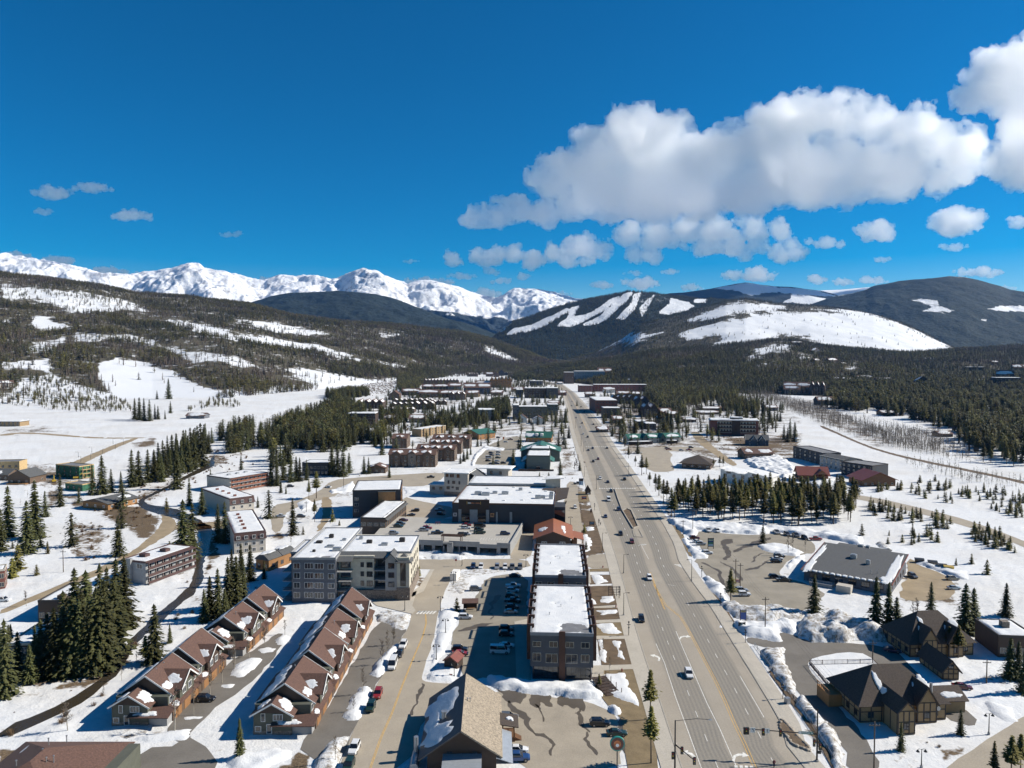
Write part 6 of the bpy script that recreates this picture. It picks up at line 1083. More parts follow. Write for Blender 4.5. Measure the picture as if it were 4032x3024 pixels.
def gablehouse(name,label,c,a,b2,D,eave,rise,axis,wall,roof,zs=None,nF=3,nR=2,nL=0,snow=(),cat='house',trim=None,z=0,group=None,over=.7):
 A=G(*Q(c,*a),z);B2=G(*Q(c,*b2),z);b=Bld(name,label,A,B2,D,cat,group,z);b.H=eave;b.box("wall",0,0,-.4,b.W,D,eave,wall)
 b.ro=b.gable(0,0,b.W,D,eave,rise,axis,over,roof,wall,snow=snow,trim=trim)
 for zz in(zs if zs is not None else[1.0+3*i for i in range(max(1,int(eave/2.8)))]):
  for f,n in(('F',nF),('R',nR),('L',nL)):
   if n:b.row(f,n,[zz],1.3,1.4,fr=trim or T_TAN)
 return b
b=gablehouse("lodge","brown gabled lodge at the far left beside the building site",'d0',(70,455),(262,458),15,5.2,4.2,'y',W_BROWN,R_GREY,nF=3);b.box("deck",1,-3,0,b.W-1,-.02,.9,W_WOOD)
gablehouse("lodge","long grey-roofed wing joined behind the brown gabled lodge",'d0',(-160,420),(70,425),12,4.4,3.0,'x',W_BROWN,R_GREY,snow=[(0,.5,.35,5,2)],nF=5)
b=bpx("construction_house","raw plywood-clad long shell behind the gabled lodge",'d0',(-120,268),(168,262),6.5,D=12,cat='house');block(b,W_PLY,zs=[2.5],nF=5,snow=False,trim=W_PLY,fr=T_DARK,mull=1)
b=bpx("lodge","dark timber lodge with a snow-filled flat roof in the lower left spruces",'c0',(52,530),(262,524),6.0,(330,276));block(b,W_DBROWN,zs=[1.0,3.6],nF=4,nR=3,trim=W_BEIGE,thick=.4);b.flatroof(b.W*.1,b.D*.62,b.W*.45,b.D*.9,6.6,parapet=.2,snow=False,name="roof_hatch")
b=bpx("lodge","dark-walled lodge with broad snow roof by the dirt road",'c0',(330,152),(520,150),6.4,(622,-8));block(b,W_DBROWN,zs=[1.2],nF=3,nR=3,trim=T_DARK,thick=.4);b.box("chimney",b.W*.8,1,6,b.W*.8+2,3,8.0,W_BROWN)
b=bpx("house","red-walled house cut off by the left edge beside the dirt road",'d0',(-130,1225),(40,1205),7.0,(60,1160),cat='house');block(b,W_BRICK,zs=[1.0,4.2],nF=3,nR=2,trim=T_TAN)
b=bpx("lodge","long dark two-storey building behind the spruces above the bend",'d1',(640,272),(865,275),9.0,D=16);block(b,W_DARK,zs=[1.5,5.0],nF=7,trim=T_DARK,thick=.45)
gablehouse("lodge","small timber lodge with shallow gables beside the twin spruces",'d1',(1215,362),(1365,362),12,4.0,2.4,'y',W_BROWN,R_BROWN,nF=3,nR=2,snow=[(0,.4,.4,2.5,2),(1,.5,.4,2.5,2)])
def stone_condo(label,a,b2,D,eave,n,c='g4'):
 b=gablehouse("condo_block",label,c,a,b2,D,eave,3.2,'x',W_BROWN,R_BROWN,zs=[1.0+2.9*i for i in range(int(eave/2.9))],nF=max(2,int(n*2.5)),nR=3,cat='building',group="brown stone condos",snow=[(0,(k+.5)/n/1.0*.9+.05,.5,b2[0]*.0+4.2,2.0)for k in range(n)])
 for k in range(n):
  x=b.W*(k+.5)/n;hw=min(3.0,b.W/n*.36);b.box("bay_wall",x-hw,-1.0,-.3,x+hw,.0,eave+.2,W_STONE if k%2 else W_BROWN);b.gable(x-hw,-1.0,x+hw,D*.45,eave+.2,2.4,'y',.5,R_BROWN,W_BROWN,snow=[(0,.45,.55,1.8,1.3),(1,.45,.55,1.8,1.3)],name="dormer_roof");b.wins('F',[x],[1.2+2.9*i for i in range(int(eave/2.9))],1.6,1.5,-1.0)
 return b
stone_condo("nearest brown stone condo with snowy dormers and arched porch",(66,462),(452,464),15,10.0,3);stone_condo("brown stone condo, second back in its group, with long snowy roof",(300,412),(612,416),14,10.0,3);stone_condo("brown stone condo, third back in its group",(405,352),(668,354),14,9.5,3);stone_condo("rearmost brown stone condo beside the timber lodge",(432,308),(738,312),14,9.5,3);stone_condo("narrow brown stone condo standing apart by the spruces",(92,308),(215,308),24,9.5,1)
b=bpx("condo_block","tan three-storey condo with four projecting bays behind the brown condos",'g4',(336,150),(540,118),8.0,D=12);block(b,W_TAN,zs=[.8,3.4,6.0],nF=8,nR=2,trim=T_TAN);
for k in range(4):b.box("bay_wall",b.W*(.08+.25*k),-1.2,0,b.W*(.08+.25*k)+3,0,8.6,W_TAN)
b=gablehouse("lodge","cedar lodge with green-edged roof deep in snow",'g4',(690,222),(815,236),24,6.0,3.6,'y',W_WOOD,R_GREEN,nF=3,nR=4,cat='building');b.snow_on((b.W*.25,12,7.9),(0,1,0),(b.W*.5,0,3.6),9,4.5,.4,6,b.ro)
A=GQ('d2',330,556);B_=GQ('d2',430,560);b=Bld("office_building","beige four-storey building with stepped snowy roofs behind the supermarket",A,A+(B_-A).normalized()*15,16);b.box("wall",0,0,-.2,15,16,14.2,W_BEIGE);b.box("stone_base",-.05,-.06,-.2,15.05,-.003,2.6,W_STONE);b.flatroof(-.8,-.8,15.8,16.8,14.2,parapet=.25,trim=T_WHITE,seed=4)
for q in((345,368,365,392),(382,370,394,396),(400,370,413,396),(441,373,462,400),(361,425,374,452),(400,428,424,453),(455,432,468,458),(352,476,376,500),(395,478,412,490),(432,482,456,506)):b.winpx('F','d2',*q,fr=T_DARK)
b.box("low_wing_wall",-10,2,-.2,-.02,12,6.2,W_BEIGE);b.flatroof(-10.6,1.4,-.05,12.6,6.2,parapet=.2,trim=T_WHITE,name="low_wing_roof");b.wins('F',[-7.5,-2.8],[3.2],1.6,1.6,2,fr=T_DARK);b.box("rear_wing_wall",15.03,4,-.2,32,20,10,W_BEIGE);m=MB();m.slab([(15.05,3,14.5),(26,3,7.5),(26,21,7.5),(15.05,21,14.5)],.3);b.part("sloping_roof",m,R_GREY);b.box("rear_tower_wall",22,20,-.2,36,32,14.6,W_BEIGE);b.flatroof(17,19,38,33,14.6,parapet=.2,trim=T_WHITE,name="tower_roof");b.wins('F',[25,31],[11],1.6,1.7,20,fr=T_DARK)
b=bpx("office_building","slate-green building with green side roofs and two snow-topped decks",'d2',(1047,210),(1250,212),10.8,(1060,165));D0=b.D;block(b,W_GREENG,zs=[],trim=T_DARK,thick=.5);b.box("rear_wall",1.5,D0+.03,-.2,b.W-1,D0+16,12.5,W_GREENG);b.flatroof(1.5,D0+.03,b.W-1,D0+16,12.5,parapet=.3,name="rear_roof");b.box("hall_wall",-7,D0+16.05,-.2,b.W+7,D0+44,8.6,W_GREENG);hr=b.gable(-7,D0+16.05,b.W+7,D0+44,8.6,5.2,'y',1.0,R_GREEN,W_GREENG,snow=[(0,.3,.5,7,5),(1,.3,.5,6,4)],name="hall_roof")
for i in range(3):m=MB();m.slab([(b.W+.05,-1+9*i,8.5-.3*i),(b.W+3.4,-1+9*i,6.4-.3*i),(b.W+3.4,7+9*i,6.4-.3*i),(b.W+.05,7+9*i,8.5-.3*i)],.2);b.part("awning_roof",m,R_GREEN)
for i in range(3):m=MB();m.slab([(-.05,1+9*i,8.5),(-4.5,1+9*i,6),(-4.5,8+9*i,6),(-.05,8+9*i,8.5)],.2);so=b.part("side_roof",m,R_GREEN);b.snow_on((-2.2,4.5+9*i,7.3),(0,1,0),(4.4,0,2.4),3,1.9,.3,i,so)
b.box("terrace_wall",-6,-5,0,b.W+3,-4.7,1.6,W_DBROWN);b.wins('F',[b.W*.5],[1],3,2,fr=T_DARK)
b=gablehouse("shop","green metal-roofed shop with two dormers across the snowfield",'d2',(1040,88),(1262,92),16,5.0,5.0,'x',W_WOOD,R_GREEN,nF=5,cat='building',snow=[(0,.18,.4,5,3)])
for x in(.42,.62):b.box("dormer",b.W*x-1.4,1.0,5,b.W*x+1.4,5,8.2,W_WHITE);b.snow_on((b.W*x,3,8.25),(1,0,0),(0,1,0),1.5,2,.3,3,b.ro)
A=GQ('d4',300,1262);b=Bld("shop_building","broad shop with grey low-pitched roof edged with sliding snow",Vector((110.8,278.4,0)),Vector((135.8,259.7,0)),34.5);W=b.W
b.box("wall",.8,.8,-.3,W-.6,34,4.3,W_GREY);r=MB();r.slab([(0,-.6,4.2),(W,-.6,4.2),(W,34.6,7.6),(0,34.6,7.6)],.35);ro=b.part("roof",r,R_GREY);f=MB();f.quadbar((-.1,-.6,4.1),(-.1,34.6,7.5),.15,.5);f.quadbar((W+.1,-.6,4.1),(W+.1,34.6,7.5),.15,.5);b.each("red_fascia",f,R_RED,ro)
ey=(0,35.2,3.4);zr=lambda y:4.2+3.4*(y+.6)/35.2
for x,y,rx,ry in((1.3,20,1.1,12),(1.6,6,1.5,6.5),(W-2.0,18,1.7,15),(W-2.4,3.5,2.0,3.2)):b.snow_on((x,y,zr(y)),(1,0,0),ey,rx,ry,.4,int(y),ro)
for k in range(13):b.snow_on((2.5+k*2.15,.35,zr(.35)),(1,0,.0),ey,.95,.75,.45,k,ro)
b.unit(13,20,zr(20),2.2,2.2,1.5,ro);b.unit(19.5,16,zr(16),1.4,1.4,1.6,ro);b.vent(23,7,zr(7),ro,1.2);b.vent(25,8,zr(8),ro,1.2);b.box("rear_hall_wall",4,34.7,-.2,W-8,44,5.6,W_BROWN);rr_=b.box("rear_hall_roof",3.4,34.7,5.6,W-7.4,44.6,6.0,R_GREY);b.unit(12,38,6,2,2,1.6,rr_);b.unit(15,38,6,1.4,2,1.6,rr_)
b.row('F',6,[1.4],2.6,1.8,2,W-2,off=.8,fr=T_DARK,mull=3);b.box("loading_dock",4,-4,0,12,.5,1.2,W_CONC);m=MB()
for k in range(9):m.box(4+k,-4,1.2,4.06+k,-3.94,2.2)
m.box(4,-4,2.15,12.06,-3.94,2.22);b.part("dock_railing",m,M_METAL);b.row('R',5,[1.3],1.6,1.6,2,30,off=-.6,fr=T_BROWN);b.box("utility_shed",W*.45,-7,0,W*.45+5,-3.4,2.6,W_BEIGE)
def tudor_beams(b,face,a0,a1,z0,z1,n,off=0.0):
 m=MB()
 for i in range(n+1):
  a=a0+(a1-a0)*i/n
  if face=='F':m.box(a-.12,off-.09,z0,a+.12,off-.003,z1)
  else:m.box(off-.09,a-.12,z0,off-.003,a+.12,z1)
 for z in(z0,(z0+z1)/2,z1-.2):
  if face=='F':m.box(a0,off-.085,z,a1,off-.003,z+.2)
  else:m.box(off-.085,a0,z,off-.003,a1,z+.2)
 b.each("timber_beam",m,T_DARK)
def tudor(label,A,B_,D,eave,rise,wings,annex=None):
 b=Bld("tudor_lodge",label,A,B_,D,group="half-timbered lodges");W=b.W;b.box("wall",0,0,-.3,W,D,eave,W_TAN);b.hip(0,0,W,D,eave,rise,.8,R_DARK,snow=[((W*.30,D*.27,eave+rise*.55),(1,0,0),(0,D*.5,rise),.7,2.2),((W*.8,D*.2,eave+rise*.45),(1,0,0),(0,D*.5,rise),1.4,2.4)])
 tudor_beams(b,'L',.1,D-.1,.2,eave-.1,6);tudor_beams(b,'F',.1,W-.1,.2,eave-.1,8)
 b.row('L',4,[1.2],1.2,1.3,off=-.02,fr=T_DARK);b.row('F',4,[1.2],1.2,1.3,off=-.02,fr=T_DARK)
 for x0,x1,y0,zt,rs in wings:
  b.box("wing_wall",x0,y0,-.3,x1,2,zt,W_TAN);b.gable(x0,y0,x1,D*.5,zt,rs,'y',.5,R_DARK,W_TAN,name="wing_roof",snow=[(0,.6,.6,1.4,.8)]);tudor_beams(b,'F',x0+.1,x1-.1,.2,zt-.1,3,y0);b.row('F',1,[1.2],1.2,1.4,x0,x1,off=y0-.02,fr=T_DARK)
  m=MB()
  for i in range(4):m.box(x0-.09,y0+.1+(1.8-y0)*i/3,.2,x0-.003,y0+.3+(1.8-y0)*i/3,zt-.1)
  b.each("timber_beam",m,T_DARK)
 return b
b=tudor("half-timbered lodge with dark roofs in front of the fenced snowy pool yard",Vector((81.5,169,0)),Vector((102.5,170.5,0)),14,4.8,6.0,[(5.5,9.6,-6,5.6,2.2),(13.2,18,-1.2,5.0,3.8)])
b.gable(b.W-1,3,b.W+7,10,3.4,1.8,'x',.6,R_DARK,W_TAN,name="annex_roof",snow=[(0,.6,.4,2.5,.9)]);b.box("annex_wall",b.W,3,-.2,b.W+7,10,3.4,W_TAN);b.box("deck",-3.4,8,0,-.1,14,3.0,W_WOOD);m=MB()
for i in range(7):m.box(-3.4,8+i*.95,3.0,-3.3,8.1+i*.95,4.1)
m.box(-3.42,8,4.0,-3.28,14,4.15);b.part("deck_railing",m,W_WOOD);m=MB();m.tube([(b.W*.86,1.2,5.6),(b.W*.86,1.2,8.4)],.35,8);b.part("flue",m,M_METAL)
for k in range(2):m=MB();m.tube([(b.W*.84+k*.9,-.7,2.2+k),(b.W*.84+k*.9,-1.0,2.2+k)],.5,12);b.part("satellite_dish",m,M_METAL)
tudor("half-timbered lodge with two snowy dormers behind the pool yard",Vector((113.5,206.5,0)),Vector((132.5,208,0)),13,4.6,6.4,[(3,7.6,-1,5.2,3.6),(11,15.4,-1,5.2,3.6)])
b=gablehouse("cottage","small half-timbered cottage with steep dark roof beside the wrecked red car",'c4',(1505,836),(1642,836),11,3.0,2.6,'y',W_TAN,R_DARK,nF=0,nR=0);tudor_beams(b,'F',.1,b.W-.1,.2,3.0,3);tudor_beams(b,'L',.1,10.9,.2,2.9,5);b.win('F',b.W*.5,3.2,1.3,.9,fr=T_DARK)
b=bpx("house","dark house with deep roof snow and chimney at the right edge",'c4',(1990,455),(2330,470),6.0,(2020,320),cat='house');block(b,W_DBROWN,zs=[1.2],nF=4,trim=T_DARK,thick=.6);b.box("chimney",4,6,6,6,8,8.2,W_STONE)
A=GQ('g5',590,430);B_=GQ('g5',850,445);b=Bld("shop_building","low brown hall with sweeping dark hip roof beside the empty lot",A,B_,24);b.box("wall",1,1,-.2,b.W-1,23,4.4,W_BROWN);b.hip(0,0,b.W,24,4.4,5.0,1.0,R_DARK);b.box("entry_roof",-4,7,3.2,.5,13,3.5,T_WHITE);b.row('F',4,[1.2],2.0,1.6,off=1,fr=T_DARK)
A=GQ('d3',955,440);B_=GQ('d3',1405,492);b=Bld("modern_house","white modern three-storey house with sloping snowy roofs behind the pine grove",A,B_,15,'house');W=b.W
for i,(x0,x1)in enumerate(((0,W*.54),(W*.56,W))):
 b.box("wall",x0,0 if i else 2,-.2,x1,15,6.6,W_WHITE);m=MB();yy=-1.0 if i else 1.0;m.slab([(x0-.5,yy,9.4),(x1+.8,yy,7.0),(x1+.8,16,7.0),(x0-.5,16,9.4)],.35);ro=b.part("roof",m,T_WHITE);g=MB();y_=0 if i else 2;g.add([(x0,y_,6.58),(x1,y_,6.58),(x1,y_,6.9),(x0,y_,9.0),(x0,15,6.58),(x1,15,6.58),(x1,15,6.9),(x0,15,9.0)],[(0,1,2,3),(7,6,5,4),(0,4,5,1),(1,5,6,2),(2,6,7,3),(3,7,4,0)]);b.part("upper_wall",g,W_WHITE);b.snow_on(((x0+x1)/2+.2,7.5,8.22),(x1-x0+1.3,0,-2.4),(0,1,0),(x1-x0)*.48,8,.4,i,ro)
 for a in(.18,.5,.82):b.win('F',x0+(x1-x0)*a,3.9,1.9,2.0,y_,fr=T_DARK);b.win('F',x0+(x1-x0)*a,.8,1.9,2.0,y_,fr=T_DARK)
 b.win('F',x0+(x1-x0)*.3,6.5,3.0,1.4,y_,fr=T_DARK)
gablehouse("house","brown house with layered snowy gables above the ploughed mounds",'d3',(1180,240),(1425,235),14,5.0,3.6,'x',W_BROWN,R_BROWN,nF=4,snow=[(0,.2,.5,3,2.4),(0,.75,.45,5,2.6)],cat='house')
b=gablehouse("house","dark blue-grey house with twin white-trimmed gables behind the brown house",'d3',(1190,120),(1385,125),14,6.0,4.0,'x',W_BLUE,R_GREY,nF=3,trim=T_WHITE,cat='house')
for x in(.36,.72):b.gable(b.W*x-2.4,-1,b.W*x+2.4,7,6,3.6,'y',.5,R_GREY,W_BLUE,name="front_gable_roof",trim=T_WHITE);b.box("bay_wall",b.W*x-2.4,-1,0,b.W*x+2.4,0,6,W_BLUE);b.win('F',b.W*x,5.6,1.8,1.6,-1,fr=T_WHITE)
b=gablehouse("log_house","log house with red metal roof beside the highway",'d3',(1650,432),(1905,440),14,5.2,4.4,'x',W_LOG,R_RED,nF=4,nR=2,nL=3,cat='house',over=1.2);b.gable(b.W*.55,-2,b.W*.95,7,5.4,3.2,'y',.8,R_RED,W_LOG,name="cross_gable_roof");b.box("porch_roof",-2.2,-1,2.8,-.02,13,3.0,R_RED)
gablehouse("log_house","dark log house with red-edged gable end-on to the highway",'d4',(805,478),(1092,474),17,4.8,4.6,'y',W_LOG,R_RED,nF=5,nR=3,cat='house',over=1.4)
b=bpx("townhouse","charcoal townhouse row with snow slabs on its roof, nearest the gazebo",'d3',(1600,128),(1860,190),9.5,D=15,group="dark highway townhouses");block(b,W_DARK,zs=[1,4,7],nF=6,trim=T_DARK,snow=False);
for k in range(4):b.snow_on((b.W*(.15+.22*k),6,9.55),(1,0,0),(0,1,0),2.4,3.6,.5,k,None)
b=bpx("townhouse","pale grey townhouse with slatted metal roof between the charcoal townhouses",'d3',(1832,208),(2035,250),8.6,D=16,group="dark highway townhouses");block(b,W_LGREY,zs=[1,4,6.4],nF=5,trim=W_BEIGE,snow=False);b.gable(0,0,b.W,16,8.6,2.0,'x',.6,R_GREY,W_LGREY,name="pitched_roof")
b=bpx("townhouse","charcoal townhouse nearest the dark log house",'d3',(2020,262),(2290,300),9.5,D=18,group="dark highway townhouses");block(b,W_DARK,zs=[1,4,7],nF=6,nL=3,trim=T_DARK,snow=False)
for k in range(3):b.snow_on((b.W*(.2+.28*k),6,9.55),(1,0,0),(0,1,0),2.6,3.4,.5,k+5,None)
A=GQ('d4',232,88);b=Bld("gazebo","small white gazebo on the snow behind the charcoal townhouses",A,A+Vector((4,0,0)),4,'gazebo');b.box("floor",0,0,0,4,4,.4,T_WHITE);b.hip(0,0,4,4,3.2,1.6,.5,T_WHITE);m=MB()
for x,y in((0,0),(3.8,0),(0,3.8),(3.8,3.8)):m.box(x,y,.4,x+.2,y+.2,3.2)
b.each("post",m,T_WHITE)
b=gablehouse("shop_row","cream shop row with two green gables and snowy canopies",'g5',(160,228),(592,214),14,5.6,3.4,'x',W_BEIGE,R_GREEN,nF=10,nR=2,cat='building',snow=[(0,.13,.45,4,2.4),(0,.47,.45,4.5,2.4),(0,.85,.45,6,2.6)])
for x in(.31,.64):b.gable(b.W*x-3,-1.6,b.W*x+3,7,5.4,4.0,'y',.5,R_GREEN,W_GREENG,name="front_gable_roof");b.box("bay_wall",b.W*x-3,-1.6,0,b.W*x+3,0,5.4,W_GREENG);b.win('F',b.W*x,2,2,2.4,-1.6,fr=T_DARK)
for x0,x1 in((-2,b.W*.38),(b.W*.68,b.W*.86)):b.box("canopy_wall",x0,-9,0,x1,-5,2.8,W_DBROWN);o=b.box("canopy_roof",x0-.4,-9.5,2.8,x1+.4,-4.6,3.1,T_DARK);b.snow_on(((x0+x1)/2,-7,3.1),(1,0,0),(0,1,0),(x1-x0)*.5,2.4,.5,3,o)
A=GQ('g3',415,452);B_=GQ('g3',818,460);b=Bld("hotel","brown four-storey hotel with thick overhanging roof snow",A,B_,18);W=b.W;b.root.scale=(1,1,1.18);b.box("wall",0,0,-.2,W,18,13.6,W_BRICK)
b.box("recess_wall",W*.15,-.06,2.5,W*.45,-.003,13,W_BEIGE);b.box("recess_wall",W*.62,-.06,2.5,W*.94,-.003,13,W_BEIGE);b.box("stair_wall",W*.45,-1,0,W*.62,-.004,13.4,W_DBROWN)
for z in(3.2,6.6,10):
 for a0,a1,n in((.15,.45,5),(.62,.94,5)):b.row('F',n,[z+.4],1.6,1.9,W*a0,W*a1,off=-.06,fr=T_DARK);m=MB();m.box(W*a0,-1.4,z-.1,W*a1,-.07,z+.1);m.box(W*a0,-1.4,z+.1,W*a1,-1.3,z+1.0);b.part("balcony",m,T_BROWN)
X,Y,Z=snow_grid(-.8,-1.8,W+.8,18.8,1.3,4,edge=1.0);mobj("roof_snow",npmesh("roof_snow",np.stack([X,Y,Z+13.9],-1).reshape(-1,3),gridfaces(*X.shape),SNOW),b.root);b.box("roof",-.8,-1.8,13.6,W+.8,18.8,13.95,T_DARK);b.box("roof_monitor",W*.43,3,13.9,W*.68,10,16.2,T_DARK);X,Y,Z=snow_grid(W*.42,2.6,W*.69,10.4,1.0,6,edge=.8);mobj("roof_snow",npmesh("roof_snow",np.stack([X,Y,Z+16.2],-1).reshape(-1,3),gridfaces(*X.shape),SNOW),b.root)
# far town
def far(name,label,c,x0,x1,yb,hp,D,wall,roof='flat',n=4,rmat=None,group="far town buildings",fl=None):
 A=GT(c,x0,yb);B_=GT(c,x1,yb);A.z=B_.z=0;B_=A+(B_-A).normalized()*min((B_-A).length,(x1-x0)/CROPS[c][2]*A.y/FPX*1.2)if abs(B_.y-A.y)<60 else A+Vector(((x1-x0)/CROPS[c][2]*A.y/FPX,0,0));zb=float(HT(np.array([A.x]),np.array([A.y]))[0]);H=1.22*hp/CROPS[c][2]*A.y/FPX;D=D*1.25
 b=Bld(name,label,A,B_,D,group=group,z=zb);b.H=H;fl=fl or max(1,min(4,int(H/3)))
 if roof=='flat':b.box("wall",0,0,-1,b.W,D,H-.6,wall);b.flatroof(-.4,-.4,b.W+.4,D+.4,H-.5,parapet=.15,thick=.9,trim=T_DARK)
 elif roof=='x':
  e=H*.58;b.box("wall",0,0,-1,b.W,D,e,wall);nn=max(1,int(b.W/22));b.gable(0,0,b.W,D,e,H-e,'x',1.0,rmat or R_BROWN,wall,snow=[(0,(k+.5)/nn,.5,b.W/nn*.46,min(D*.26,4.5))for k in range(nn)]);H=e
 elif roof=='y':
  e=H*.6;b.box("wall",0,0,-1,b.W,D,e,wall);b.gable(0,0,b.W,D,e,H-e,'y',.8,rmat or R_BROWN,wall,snow=[(0,.5,.5,D*.4,b.W*.26)]);H=e
 elif roof=='row':
  e=H*.66;b.box("wall",0,0,-1,b.W,D,e,wall);k=max(2,int(b.W/9))
  for i in range(k):w=b.W/k;b.gable(i*w+.3,-.6,(i+1)*w-.3,D,e,H-e,'y',.3,rmat or R_BROWN,wall,snow=[(0,.5,.5,D*.4,w*.24),(1,.5,.5,D*.4,w*.24)],name="street_gable_roof")
  H=e
 for i in range(fl):b.row('F',n,[1.0+(H-1.2)*i/fl],min(2.2,b.W/n*.5),min(1.8,(H-1)/fl*.6),off=-.02,fr=T_TAN)
 return b
